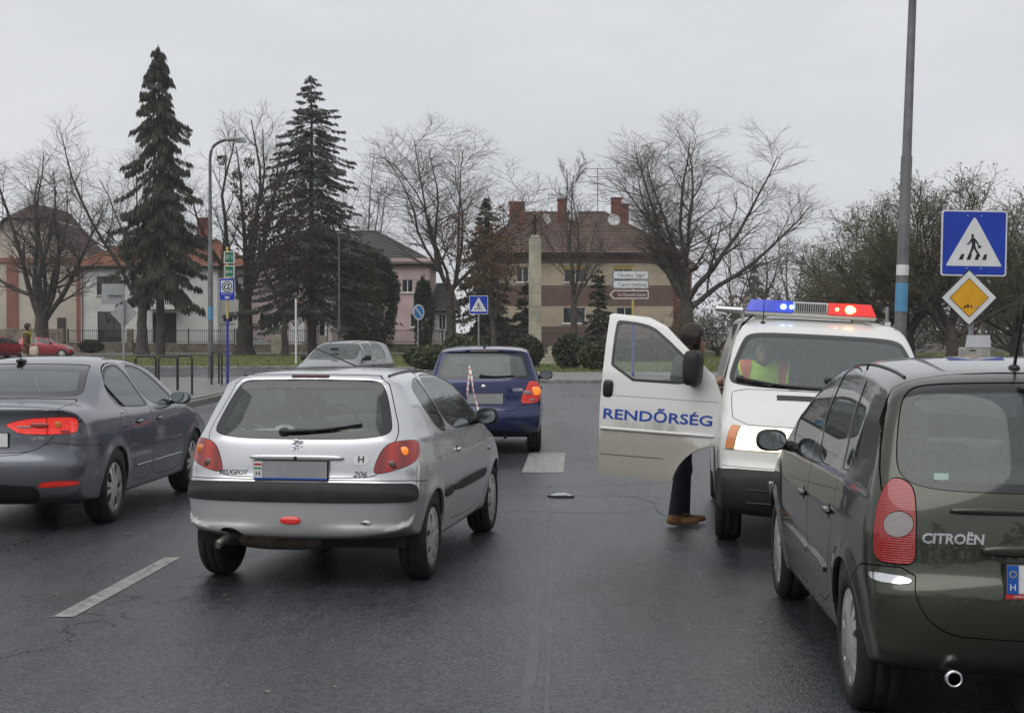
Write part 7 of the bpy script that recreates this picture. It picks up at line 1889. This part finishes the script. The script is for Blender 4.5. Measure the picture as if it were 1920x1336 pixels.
def rpoly(w, h, r, n=5):
    P = []
    for cx, cz, a0 in ((w / 2 - r, h / 2 - r, 0), (-w / 2 + r, h / 2 - r, 90), (-w / 2 + r, -h / 2 + r, 180), (w / 2 - r, -h / 2 + r, 270)):
        for k in range(n + 1): a = math.radians(a0 + 90 * k / n); P.append((cx + r * math.cos(a), cz + r * math.sin(a)))
    return P
def flat(name, P, mat, parent, y, th=.003, off=(0, 0)):
    """thin plate standing upright, front at y"""
    b = MB(); b.prism([(p[0] + off[0], p[1] + off[1]) for p in P], y, y + th, 'y'); return b.build(name, MATS[mat], parent)
def pole(parent, z0, z1, r, mat='galvanised', x=0, y=0.04, name='pole', top=None):
    b = MB(); b.tube([(x, y, z0), (x, y, z1)], [r, top or r], 12); return b.build(name, MATS[mat] if isinstance(mat, str) else mat, parent)
def crossing_face(parent, w, y):
    p = flat('sign_plate', rpoly(w, w, .03), 'sign_white', parent, y, .012)
    flat('blue_field', rpoly(w - .035, w - .035, .022), 'sign_blue', p, y - .003)
    s = w / .76; tri = chaikin(np.array([(-.325, -.265), (-.285, -.265), (.285, -.265), (.325, -.265), (.31, -.235), (.025, .275), (0, .30), (-.025, .275), (-.31, -.235)]) * s, 2)
    flat('white_triangle', tri, 'sign_white', p, y - .006)
    k = lambda L: [(a * s, c * s) for a, c in L]; Y = y - .009
    g = MB(); a = [(.016 * math.cos(t) - .022, .020 * math.sin(t) + .085) for t in np.linspace(0, 2 * math.pi, 12, endpoint=False)]; g.prism(k(a), Y, Y + .003, 'y'); g.build('walker_head', MATS['letter_black'], p)
    body = [(-.030, .064), (-.005, .066), (.022, .038), (.045, .004), (.060, -.028), (.048, -.034), (.030, -.004), (.014, .016), (.012, -.028), (.030, -.075), (.064, -.125), (.075, -.150), (.058, -.160), (.030, -.118), (-.004, -.062), (-.022, -.100), (-.048, -.155), (-.072, -.152), (-.050, -.105), (-.032, -.055), (-.026, -.006), (-.030, .018), (-.060, -.012), (-.084, -.022), (-.086, -.010), (-.066, .004)]
    flat('walker', k(body), 'letter_black', p, Y)
    flat('walker_bag', k([(.040, -.040), (.075, -.022), (.085, -.045), (.050, -.064)]), 'letter_black', p, Y)
    for x in (-.150, -.062, .028, .118): flat('stripe', k([(x - .022, -.192), (x + .022, -.192), (x + .034 - .02 * (x < 0), -.128), (x + .002 - .0 * x, -.128)]) if x > 0 else k([(x - .026, -.192), (x + .020, -.192), (x + .040, -.128), (x + .006, -.128)]), 'letter_black', p, Y + .0005)
    for sx in (-.08, .08):
        for sz in (.315, -.29): b = MB(); b.sell((sx * s, y - .004, sz * s), (.007, .004, .007), 1.0, nu=8, nv=5); b.build('rivet', MATS['sign_white'], p)
    return p
# large crossing sign, priority diamond, box below
Y0 = 17.0; SX = lambda u: (u - 960) * Y0 / FPX; SZ = lambda v: CAM_H - (v - 623) * Y0 / FPX
sg = empty('pedestrian_crossing_sign', (SX(1818), Y0, .12), 0, 'large blue pedestrian crossing sign on the right above a yellow diamond', 'road sign'); sg.rotation_euler = (0, math.radians(1.0), 0)
pole(sg, 0, SZ(398) - .12, .032)
h_ = empty('sign_head', (0, 0, SZ(456) - .12)); h_.parent = sg; bpy.data.objects.remove(h_)
p = crossing_face(sg, .757, 0); p.location = (0, 0, SZ(456) - .12)
d = empty('priority_road_sign', (SX(1815), Y0 - .02, .0), 0, 'yellow and white diamond priority sign below the large crossing sign', 'road sign')
zc = SZ(558); R_ = .318
dm = lambda r: chaikin([(0, r), (-r, 0), (0, -r), (r, 0)], 0)
a = flat('sign_plate', dm(R_ + .010), 'letter_black', d, -.012, .010, (0, zc)); flat('white_field', dm(R_ - .006), 'sign_white', a, -.015, .003, (0, zc)); flat('black_line', dm(.228), 'letter_black', a, -.018, .003, (0, zc)); flat('yellow_field', dm(.218), 'sign_yellow', a, -.021, .003, (0, zc))
rr = random.Random(4)
for k in range(5):
    x = -.05 + .035 * k; b = MB(); pts = [(x + rr.uniform(-.02, .02), zc - .10 + rr.uniform(-.03, .03)) for _ in range(5)]; c0 = np.mean(pts, 0); pts.sort(key=lambda q: math.atan2(q[1] - c0[1], q[0] - c0[0])); b.prism(pts, -.0225, -.0212, 'y'); b.build('peeled_sticker', MATS['letter_black' if k < 3 else 'sign_back'], a)
b = MB(); b.box((-.02, .0, zc - .1), (.02, .03, zc + .1)); b.build('clamp', MATS['galvanised'], d)
bx = empty('battered_box', (SX(1822), Y0 - .10, .0), 0, 'battered pale metal box with raised lid under the diamond sign', 'box')
b = MB(); z0, z1 = 1.02, SZ(651); b.box((-.155, -.11, z0), (.155, .11, z1), bev=.012); o = b.build('box_body', pbr('pale_metal', (.48, .47, .44), .5, var=(7, .3), two=(.30, .28, .25)), bx)
b = MB(); P = [(-.14, -.112, z1 + .004), (.155, -.112, z1 + .004), (.185, .02, SZ(628)), (-.075, .02, SZ(628))]; b.add(P + [(x, y + .012, z) for x, y, z in P], [(0, 1, 2, 3), (7, 6, 5, 4), (0, 4, 5, 1), (1, 5, 6, 2), (2, 6, 7, 3), (3, 7, 4, 0)]); b.build('lid', MATS['sign_back'], bx)
b = MB(); b.box((-.09, -.118, z1 - .035), (-.02, -.111, z1 - .025)); b.build('slot', MATS['dark_trim'], bx); b = MB(); b.box((-.05, .11, .12), (.05, .16, 1.3)); b.build('bracket', MATS['galvanised'], bx)
# street lamps
def lamp_post(label, x, y, h, r0, r1, band, tilt=0.0, arm=None, collar=None):
    o = empty('street_lamp', (x, y, .12), 0, label, 'street lamp', 'street lamps'); o.rotation_euler = (0, tilt, 0)
    b = MB(); b.tube([(0, 0, 0), (0, 0, .9), (0, 0, 1.0), (0, 0, h * .55), (0, 0, h * .551), (0, 0, h)], [r0 * 1.12, r0 * 1.10, r0, r0 * .92, r0 * .78, r1], 16); b.build('post', MATS['lamp_grey'], o)
    b = MB(); b.tube([(0, 0, band[0]), (0, 0, band[1])], [r0 * 1.04, r0 * 1.03], 16); b.build('blue_band', MATS['band_blue'], o)
    if collar: b = MB(); b.tube([(0, 0, collar[0]), (0, 0, collar[1])], [r0 * 1.02, r0 * 1.01], 16); b.build('pale_sticker', MATS['sign_white'], o)
    if arm:
        pts = [(0, 0, h), (.02, 0, h + .25), (.12, 0, h + .48), (.35, 0, h + .62), (arm, 0, h + .68)]; P = chaikin(np.array(pts), 2, False)
        b = MB(); b.tube([tuple(q) for q in P], [r1] * len(P), 10); a = b.build('arm', MATS['lamp_grey'], o)
        b = MB(); b.sell((arm + .30, 0, h + .70), (.40, .13, .075), .7, nu=18); b.build('lamp_head', MATS['galvanised'], a); b = MB(); b.sell((arm + .48, 0, h + .66), (.24, .11, .07), .8, nu=18); b.build('lamp_lens', MATS['lamp_lens'], a)
    return o
lamp_post('grey street lamp with curved arm and blue band behind the bicycle hoops', TX(395, 51), 51, 7.55, .095, .05, (2.03, 2.47), 0, .55)
lamp_post('leaning grey street lamp with blue band rising out of the picture on the right', TX(1683, 31), 31, 9.6, .128, .075, (2.02, 2.62), math.radians(1.9), .9, (2.78, 3.0))
# slim post beside it
o = empty('slim_post', (TX(1663, 30), 30, .12), 0, 'slim grey post with white box left of the leaning street lamp', 'post'); b = MB(); b.tube([(0, 0, 0), (0, 0, TZ(575, 30) - .12)], .035, 10); b.build('pole', MATS['galvanised'], o); b = MB(); b.box((-.05, -.06, TZ(622, 30) - .12), (.06, .0, TZ(605, 30) - .12), bev=.01); b.build('control_box', MATS['sign_white'], o)
# sign back on the island
Yb = 50.0; o = empty('sign_seen_from_behind', (TX(232, Yb), Yb, .12), 0, 'grey sign plates seen from behind on a pole left of the spruce', 'road sign'); pole(o, 0, TZ(531, Yb) - .12, .04, y=0)
flat('sign_plate', [(TX(189, Yb) - TX(232, Yb), TZ(570, Yb) - .12), (0.02, TZ(570, Yb) - .12), (.02, TZ(532, Yb) - .12), (TX(191, Yb) - TX(232, Yb), TZ(532, Yb) - .12)], 'sign_back', o, .05, .02)
flat('sign_plate', chaikin([(0, .48), (-.46, 0), (0, -.48), (.46, 0)], 0), 'sign_back', o, .05, .02, (0, TZ(587, Yb) - .12)); b = MB(); b.box((-.55, -.03, TZ(552, Yb) - .14), (.02, .045, TZ(552, Yb) - .08)); b.build('clamp_rail', MATS['galvanised'], o)
# internet point sign and green street signs
Ya = 45.0; o = empty('internet_point_sign', (TX(426, Ya), Ya, .12), 0, 'blue square sign with an at symbol on a yellow and blue pole', 'road sign')
b = MB(); b.tube([(0, .045, 0), (0, .045, TZ(597, Ya) - .12)], .045, 12); b.build('pole_foot', MATS['pole_blue'], o); b = MB(); b.tube([(0, .045, TZ(597, Ya) - .12), (0, .045, TZ(462, Ya) - .12)], .040, 12); b.build('pole', MATS['pole_yellow'], o)
zc = TZ(542.5, Ya) - .12; a = flat('sign_plate', rpoly(.49, .68, .02), 'sign_white', o, -.012, .012, (0, zc)); flat('blue_field', rpoly(.465, .655, .02), 'sign_blue', a, -.015, .003, (0, zc)); flat('white_field', rpoly(.36, .36, .005), 'sign_white', a, -.018, .003, (0, zc + .09))
text_part('at_symbol', '@', .34, MATS['letter_black'], a, (0, -.0205, zc + .10), bold=.004); text_part('sign_text', 'Magyarorszag.hu', .05, MATS['sign_white'], a, (0, -.0205, zc - .14))
flat('arrow', [(-.075, 0), (-.01, .06), (-.01, .022), (.075, .022), (.075, -.022), (-.01, -.022), (-.01, -.06)], 'sign_white', a, -.018, .003, (0, zc - .245))
for k, (v0, v1, tx) in enumerate(((470, 495, 'ÚT 5'), (497, 521, 'Imre'))):
    z = (TZ(v0, Ya) + TZ(v1, Ya)) / 2 - .12; q = empty('street_name_sign', (TX(431, Ya), Ya - .03, .12), math.radians(-32), ('upper green street name plate on the yellow pole', 'lower green street name plate on the yellow pole')[k], 'road sign', 'green street name plates')
    a = flat('sign_plate', rpoly(.42, .37, .015), 'sign_white', q, -.014, .02, (0, z)); flat('green_field', rpoly(.36, .32, .01), 'sign_green', a, -.018, .003, (0, z)); text_part('sign_text', tx, .15, MATS['sign_white'], a, (0, -.0205, z))
# small crossing sign and no parking sign
Yc = 50.5; o = empty('pedestrian_crossing_sign', (TX(897.5, Yc), Yc, .12), 0, 'small blue pedestrian crossing sign above the blue hatchback', 'road sign'); pole(o, 0, TZ(556, Yc) - .12, .03, y=.04); p = crossing_face(o, .64, 0); p.location = (0, 0, TZ(571.5, Yc) - .12)
Yn = 66.0; o = empty('no_parking_sign', (TX(785, Yn), Yn, .1), math.radians(48), 'round blue no parking sign turned sideways on a thin pole', 'road sign'); pole(o, 0, TZ(575, Yn) - .1, .035, y=.04)
z = TZ(585, Yn) - .1; cir = lambda r, n=28: [(r * math.cos(2 * math.pi * k / n), r * math.sin(2 * math.pi * k / n)) for k in range(n)]
a = flat('sign_plate', cir(.35), 'sign_white', o, -.012, .012, (0, z)); flat('blue_field', cir(.285), 'sign_cyan', a, -.015, .003, (0, z)); flat('slash', [(-.21, .165), (-.165, .21), (.21, -.165), (.165, -.21)], 'sign_white', a, -.018, .003, (0, z))
# direction arrows
Yd = 53.0; o = empty('direction_signpost', (TX(1187, Yd), Yd, .12), 0, 'three arrow direction boards on a yellow and blue pole above the van door', 'road sign')
b = MB(); b.tube([(0, .05, 0), (0, .05, TZ(602, Yd) - .12)], .055, 12); b.build('pole_foot', MATS['pole_blue'], o); b = MB(); b.tube([(0, .05, TZ(602, Yd) - .12), (0, .05, TZ(503, Yd) - .12)], .050, 12); b.build('pole', MATS['pole_yellow'], o)
xl, xr = TX(1143, Yd) - TX(1187, Yd), TX(1216, Yd) - TX(1187, Yd); hh = .155
for v, mt, ink, tx in ((515.5, 'sign_white', 'letter_black', 'Claudius "Liget"'), (533, 'sign_white', 'letter_black', 'T.sport Kemping'), (552, 'sign_brown', 'sign_white', 'Vasi Múzeumfalu Skanzen')):
    z = TZ(v, Yd) - .12; P = [(xl, 0), (xl + .14, hh), (xr - .03, hh), (xr, hh - .03), (xr, -hh + .03), (xr - .03, -hh), (xl + .14, -hh)]
    a = flat('arrow_board', P, 'sign_white' if mt == 'sign_brown' else 'galvanised', o, -.02, .03, (0, z)); P2 = [(xl + .05, 0), (xl + .155, hh - .035), (xr - .05, hh - .035), (xr - .035, hh - .05), (xr - .035, -hh + .05), (xr - .05, -hh + .035), (xl + .155, -hh + .035)]
    flat('board_face', P2, mt, a, -.023, .003, (0, z))
    if mt == 'sign_white': flat('arrow_tip', [(xl + .06, 0), (xl + .13, .09), (xl + .17, .09), (xl + .10, 0), (xl + .17, -.09), (xl + .13, -.09)], 'letter_black', a, -.026, .003, (0, z))
    v_, t_ = text_arrays(tx, .17); w = v_[:, 0].max() - v_[:, 0].min(); k = min(1.0, 1.02 / w)
    text_part('board_text', tx, .17, MATS[ink], a, ((xl + xr) / 2 + .10, -.0265, z - .01), width=k)
# thin pale post by the pink house
o = empty('pale_post', (TX(555, 74), 74, .1), 0, 'thin pale post with a short cross arm before the pink house porch', 'post'); b = MB(); b.tube([(0, 0, 0), (0, 0, TZ(560, 74) - .1)], .05, 10); b.build('pole', MATS['sign_white'], o); b = MB(); b.tube([(0, 0, TZ(567, 74) - .1), (.35, 0, TZ(567, 74) - .1)], .035, 8); b.build('cross_arm', MATS['wall_rust'], o)
o = empty('dark_post', (TX(636, 100), 100, .1), 0, 'thin dark pole in front of the massive evergreen', 'post'); b = MB(); b.tube([(0, 0, 0), (0, 0, TZ(440, 100) - .1)], [.09, .06], 10); b.build('pole', MATS['lamp_grey'], o); b = MB(); b.sell((.15, 0, TZ(438, 100) - .1), (.35, .14, .10), .8); b.build('lamp_head', MATS['lamp_grey'], o)
# bicycle hoops
def hoop(label, x, y, h=.92, w=.62, rz=0.0, r=.030):
    o = empty('bicycle_hoop', (x, y, .12), rz, label, 'bike stand', 'bicycle hoops'); k = .09; P = [(-w / 2, 0, 0), (-w / 2, 0, h - k)]
    P += [(-w / 2 + k - k * math.cos(a), 0, h - k + k * math.sin(a)) for a in (.4, .8, 1.2)] + [(-w / 2 + k, 0, h), (w / 2 - k, 0, h)] + [(w / 2 - k + k * math.sin(a), 0, h - k + k * math.cos(a)) for a in (.4, .8, 1.2)] + [(w / 2, 0, h - k), (w / 2, 0, 0)]
    b = MB(); b.tube(P, r, 10); b.build('hoop', MATS['hoop_black'], o)
    for s_ in (-1, 1): b = MB(); b.lathe([(.0, .012), (.065, .012), (.07, 0)], (s_ * w / 2, 0, 0), 12); b.build('foot_plate', MATS['hoop_black'], o)
hoop('leftmost bicycle hoop on the pavement behind the grey saloon', TX(273, 39.2), 39.2, .95, .56, -.12); hoop('middle bicycle hoop on the pavement behind the grey saloon', TX(315, 38.6), 38.6, .95, .52, -.12); hoop('right bicycle hoop of the three behind the grey saloon', TX(346, 37.6), 37.6, .99, .42, -.3)
hoop('bicycle hoop just right of the grey lamp post', TX(406, 44.6), 44.6, .98, .40, -.5); hoop('bicycle hoop against the blue foot of the internet sign', TX(418, 45.8), 45.8, .98, .36, -.6)

# ------------------------------------------------------------------ people
pbr('shoe_sole', (.36, .30, .22), .7); pbr('skin', (.42, .26, .19), .55, var=(12, .1)); pbr('hair_dark', (.028, .018, .012), .6, var=(30, .4), bump=(120, .9, .01)); pbr('jacket_brown', (.105, .060, .032), .85, var=(8, .25)); pbr('scarf_green', (.28, .27, .035), .9, var=(14, .35)); pbr('jeans', (.020, .026, .042), .85, var=(10, .3)); pbr('shoe_tan', (.27, .135, .055), .7, var=(14, .35)); pbr('jacket_dark', (.016, .017, .020), .8, var=(8, .25))
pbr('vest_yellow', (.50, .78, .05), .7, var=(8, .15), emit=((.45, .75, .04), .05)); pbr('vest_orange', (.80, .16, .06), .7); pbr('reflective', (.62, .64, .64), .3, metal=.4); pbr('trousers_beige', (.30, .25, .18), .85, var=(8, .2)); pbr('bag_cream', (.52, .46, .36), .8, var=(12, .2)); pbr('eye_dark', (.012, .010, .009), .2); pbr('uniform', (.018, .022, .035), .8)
def person(name, label, loc, rz, joints, cloth, top, legs, shoes, hair='hair_dark', h=.02, cat='person'):
    """one continuous body grown over the joints; jacket, hair and eyes are children"""
    J = {k: np.array(v, float) for k, v in joints.items()}; root = empty(name, loc, rz, label, cat)
    caps = []
    for s in ('l', 'r'):
        caps += [(J['hip_' + s], J['knee_' + s], .100, .076), (J['knee_' + s], J['ankle_' + s], .076, .062), (J['ankle_' + s] + np.array([0, -.03, -.04]), J['toe_' + s], .046, .036, (1, 1, .8)),
                 (J['shoulder_' + s], J['elbow_' + s], .058, .046), (J['elbow_' + s], J['wrist_' + s], .044, .031)]
    hp = (J['hip_l'] + J['hip_r']) / 2; sh = (J['shoulder_l'] + J['shoulder_r']) / 2; hd = J['head']; nk = J['neck']
    caps += [(hp + np.array([0, 0, .02]), hp * .6 + sh * .4, .135, .128, (1.18, .82, 1)), (hp * .6 + sh * .4, sh - np.array([0, 0, .08]), .128, .140, (1.22, .78, 1)), (J['shoulder_l'] * .8 + sh * .2, J['shoulder_r'] * .8 + sh * .2, .068, .068), (sh - np.array([0, 0, .02]), nk, .062, .052)]
    hv = J['face'] / np.linalg.norm(J['face']); cap_h = [(nk, hd - np.array([0, 0, .02]), .050, .060), (hd - np.array([0, 0, .035]) + hv * .012, hd + np.array([0, 0, .035]) - hv * .012, .078, .096), (hd + hv * .085 - np.array([0, 0, .012]), hd + hv * .106 - np.array([0, 0, .030]), .010, .015), (hd + hv * .055 - np.array([0, 0, .095]), hd + hv * .065 - np.array([0, 0, .085]), .032, .034), (hd + hv * .082 - np.array([0, 0, .068]) , hd + hv * .086 - np.array([0, 0, .068]), .016, .016)]
    side = np.cross(hv, [0, 0, 1.0]); 
    for s in (-1, 1): cap_h.append((hd + side * s * .088 - np.array([0, 0, .03]), hd + side * s * .094 + np.array([0, 0, .02]), .016, .020))
    F = cone_field(caps + cap_h, .028); allp = np.array(list(J[k] for k in J if k != 'face')); m = field_mesh(F, allp.min(0) - .2, allp.max(0) + .2, h, 2)
    # body, coloured by region
    cen = m.v[m.t].mean(1); mi = np.zeros(len(cen), int)
    legz = hp[2] + .05; aj = max(J['ankle_l'][2], J['ankle_r'][2])
    dl = np.min([np.linalg.norm(cen - J[k], axis=1) for k in ('ankle_l', 'ankle_r', 'toe_l', 'toe_r')], 0)
    mi[cen[:, 2] < legz] = 1; mi[(dl < .13) & (cen[:, 2] < aj + .02)] = 2; mi[(dl < .16) & (cen[:, 2] < min(J['toe_l'][2], J['toe_r'][2]) - .012)] = 3
    body = link('body', array_mesh('body', m.v, m.t, [MATS['skin'], MATS[legs], MATS[shoes], MATS['shoe_sole']], m.n, mi=mi), root)
    # jacket: trunk and arms
    def seg(a, b_):
        e = b_ - a; t = np.clip(((m.v - a) @ e) / (e @ e), 0, 1); return np.linalg.norm(m.v - a - t[:, None] * e, axis=1)
    dtr = seg(hp + np.array([0, 0, -.06]), sh) - .24; dtr = np.maximum(dtr, m.v[:, 2] - (nk[2] - .015) ); dtr = np.maximum(dtr, hp[2] - .10 - m.v[:, 2])
    arm = np.min([np.minimum(seg(J['shoulder_' + s], J['elbow_' + s]), seg(J['elbow_' + s], J['wrist_' + s] * .94 + J['elbow_' + s] * .06)) for s in ('l', 'r')], 0) - .085
    g = np.minimum(dtr, np.maximum(arm, m.v[:, 2] - (nk[2] - .015)))
    jk = clip(m, g); tm_obj(cloth, jk, MATS[top], root, .016, .02)
    # hair
    gh = np.maximum(np.linalg.norm(m.v - hd, axis=1) - .16, np.maximum((m.v - hd) @ hv - .045 - .35 * np.maximum(0, m.v[:, 2] - hd[2] - .02) * 2, hd[2] - .085 - m.v[:, 2]))
    tm_obj('hair', clip(m, gh), MATS[hair], root, .014, .012)
    for s in (-1, 1): b = MB(); q = hd + hv * .089 + side * s * .034 + np.array([0, 0, .008]); b.sell(tuple(q), (.011, .011, .008), 1.0, nu=8, nv=6); b.build('eye', MATS['eye_dark'], root)
    # hands with five fingers each
    for s in ('l', 'r'):
        w, e = J['wrist_' + s], J['elbow_' + s]; d = (w - e) / np.linalg.norm(w - e); sd = np.cross(d, [0, 1.0, 0.2]); sd /= np.linalg.norm(sd); up = np.cross(sd, d)
        hc = [(w, w + d * .085, .026, .034, (1, 1, 1))]
        for k in range(4):
            o_ = sd * (-.030 + .020 * k); L = (.058, .070, .066, .052)[k]; p0 = w + d * .085 + o_; p1 = p0 + d * L * .55 + up * .012; p2 = p1 + d * L * .35 + up * .030; hc += [(p0, p1, .0095, .0088), (p1, p2, .0088, .0075)]
        t0 = w + d * .03 - sd * .028; t1 = t0 + d * .035 - sd * .024 + up * .01; hc += [(t0, t1, .012, .010), (t1, t1 + d * .03 + up * .012, .010, .008)]
        hm = field_mesh(cone_field(hc, .008), w - .14, w + .20, .0075, 2); tm_obj('hand', hm, MATS['skin'], body)
    return root, m, J, F
STAND = dict(hip_l=(-.095, 0, .93), hip_r=(.095, 0, .93), knee_l=(-.10, .05, .50), knee_r=(.10, .02, .50), ankle_l=(-.10, -.02, .09), ankle_r=(.10, -.02, .09), toe_l=(-.115, .15, .045), toe_r=(.115, .15, .045), shoulder_l=(-.195, 0, 1.42), shoulder_r=(.195, 0, 1.42), elbow_l=(-.25, -.03, 1.14), elbow_r=(.25, -.03, 1.14), wrist_l=(-.23, .10, .92), wrist_r=(.23, .10, .92), neck=(0, .005, 1.53), head=(0, .025, 1.655), face=(0, 1, 0))
# walker on the left island, heading right
J1 = dict(STAND); J1.update(knee_l=(-.10, .20, .52), ankle_l=(-.10, .26, .10), toe_l=(-.11, .43, .06), knee_r=(.10, -.03, .50), ankle_r=(.10, -.26, .13), toe_r=(.11, -.12, .06), wrist_l=(-.22, -.12, .92), elbow_l=(-.26, -.12, 1.16), wrist_r=(.22, .22, 1.0), elbow_r=(.26, .02, 1.14))
r1, m1, _, _ = person('person', 'pedestrian in brown jacket and yellow-green scarf walking right behind the grey saloon', (TX(51, 50), 50, .12), -math.pi / 2, J1, 'jacket', 'jacket_brown', 'trousers_beige', 'shoe_tan')
r1.scale = (1.06, 1.06, 1.06)
f = cone_field([((-.13, .02, 1.46), (0, .10, 1.44), .055, .06), ((.13, .02, 1.46), (0, .10, 1.44), .055, .06), ((-.12, .0, 1.46), (.12, .0, 1.46), .06, .06), ((0, -.09, 1.45), (.08, -.05, 1.46), .05, .05), ((0, -.09, 1.45), (-.08, -.05, 1.46), .05, .05), ((.02, .13, 1.42), (.05, .15, 1.16), .065, .05, (1, .5, 1))], .03)
tm_obj('scarf', field_mesh(f, (-.25, -.2, 1.05), (.25, .25, 1.56), .018), MATS['scarf_green'], r1)
bg = empty('shoulder_bag', (TX(62, 49.7), 49.72, .12), -math.pi / 2, 'cream shoulder bag hanging beside the pedestrian on the left', 'bag'); b = MB(); b.sell((.0, .02, .95), (.07, .15, .17), .6); b.build('bag_body', MATS['bag_cream'], bg); b = MB(); b.tube([(0, -.10, 1.08), (-.05, -.05, 1.45), (-.10, .0, 1.60), (-.05, .06, 1.45), (0, .12, 1.08)], .014, 6); b.build('strap', MATS['bag_cream'], bg)
# man standing at the open van door
J2 = dict(STAND); J2.update(shoulder_l=(-.19, .06, 1.42), shoulder_r=(.19, .06, 1.40), elbow_l=(-.22, .16, 1.20), wrist_l=(-.12, .34, 1.24), elbow_r=(.30, .08, 1.20), wrist_r=(.34, .20, 1.25), neck=(0, .09, 1.52), head=(0, .13, 1.64), face=(0, 1, -.15), hip_l=(-.09, 0, .92), hip_r=(.09, 0, .92), ankle_l=(-.085, .06, .09), toe_l=(-.095, .235, .045), knee_l=(-.09, .06, .50), ankle_r=(.09, -.05, .09), toe_r=(.10, .13, .045))
person('person', 'man in dark jacket, jeans and tan shoes standing behind the open van door', (1.47, 12.98, 0), math.radians(-84), J2, 'jacket', 'jacket_dark', 'jeans', 'shoe_tan')
# officer seated in the van
th = VAN_TH; R2 = Matrix.Rotation(th, 3, 'Z'); seat = Vector(VAN_LOC) + R2 @ Vector((.40, 2.92, 0))
J3 = dict(hip_l=(-.10, 0, .93), hip_r=(.10, 0, .93), knee_l=(-.14, .42, .90), knee_r=(.14, .42, .90), ankle_l=(-.13, .46, .56), ankle_r=(.13, .46, .56), toe_l=(-.13, .62, .52), toe_r=(.13, .62, .52), shoulder_l=(-.20, -.06, 1.36), shoulder_r=(.20, -.06, 1.36), elbow_l=(-.27, .08, 1.12), elbow_r=(.27, .08, 1.12), wrist_l=(-.13, .32, 1.16), wrist_r=(.13, .30, 1.15), neck=(0, -.05, 1.45), head=(0, -.01, 1.565), face=(0, 1, -.35))
r3, m3, J_, _ = person('person', 'officer in yellow and orange safety vest sitting in the police van with papers', (seat.x, seat.y, .0), th, J3, 'jacket', 'uniform', 'uniform', 'shoe_tan')
v3 = m3.v; gt = np.maximum.reduce([np.abs(v3[:, 0]) - .215, .98 - v3[:, 2], v3[:, 2] - 1.425, np.abs(v3[:, 0]) * 0 + (v3[:, 1] - .22)])
vest = clip(m3, gt); vo = tm_obj('safety_vest', vest, MATS['vest_yellow'], r3, .030, .012)
for s_ in (-1, 1):
    q = vest.v; st = clip(vest, np.maximum(np.abs(q[:, 0] - s_ * .155) - .045, 1.08 - q[:, 2])); tm_obj('orange_band', st, MATS['vest_orange'], vo, .036, .006)
q = vest.v; tm_obj('reflective_band', clip(vest, np.maximum(np.abs(q[:, 2] - 1.20) - .022, -q[:, 1])), MATS['reflective'], vo, .035, .006)
pa = seat + R2 @ Vector((-.12, .52, 0)); b = MB(); b.add([(-.17, 0, 1.20), (.14, -.02, 1.14), (.19, .20, 1.25), (-.12, .22, 1.29), (.24, .05, 1.16), (.28, .25, 1.28)], [(0, 1, 2, 3), (1, 4, 5, 2)]); o = b.build('paper_sheet', MATS['paper']); o.location = (pa.x, pa.y, .0); o.rotation_euler = (0, 0, th); tag(o, 'white sheet of paper held up behind the van windscreen', 'paper')

# ------------------------------------------------------------------ damp winter air
b = MB(); b.box((-320, -60, -1.2), (320, 330, 24)); hz = b.build('haze', [])
m = bpy.data.materials.new('haze_air'); m.use_nodes = True; m.node_tree.nodes.clear()
_o = m.node_tree.nodes.new('ShaderNodeOutputMaterial'); _v = m.node_tree.nodes.new('ShaderNodeVolumePrincipled')
_v.inputs['Density'].default_value = .0004; _v.inputs['Color'].default_value = (.93, .95, .97, 1)
m.node_tree.links.new(_v.outputs[0], _o.inputs['Volume']); hz.data.materials.append(m)
hz['kind'] = 'stuff'; hz['label'] = 'thin damp winter air over the whole place'
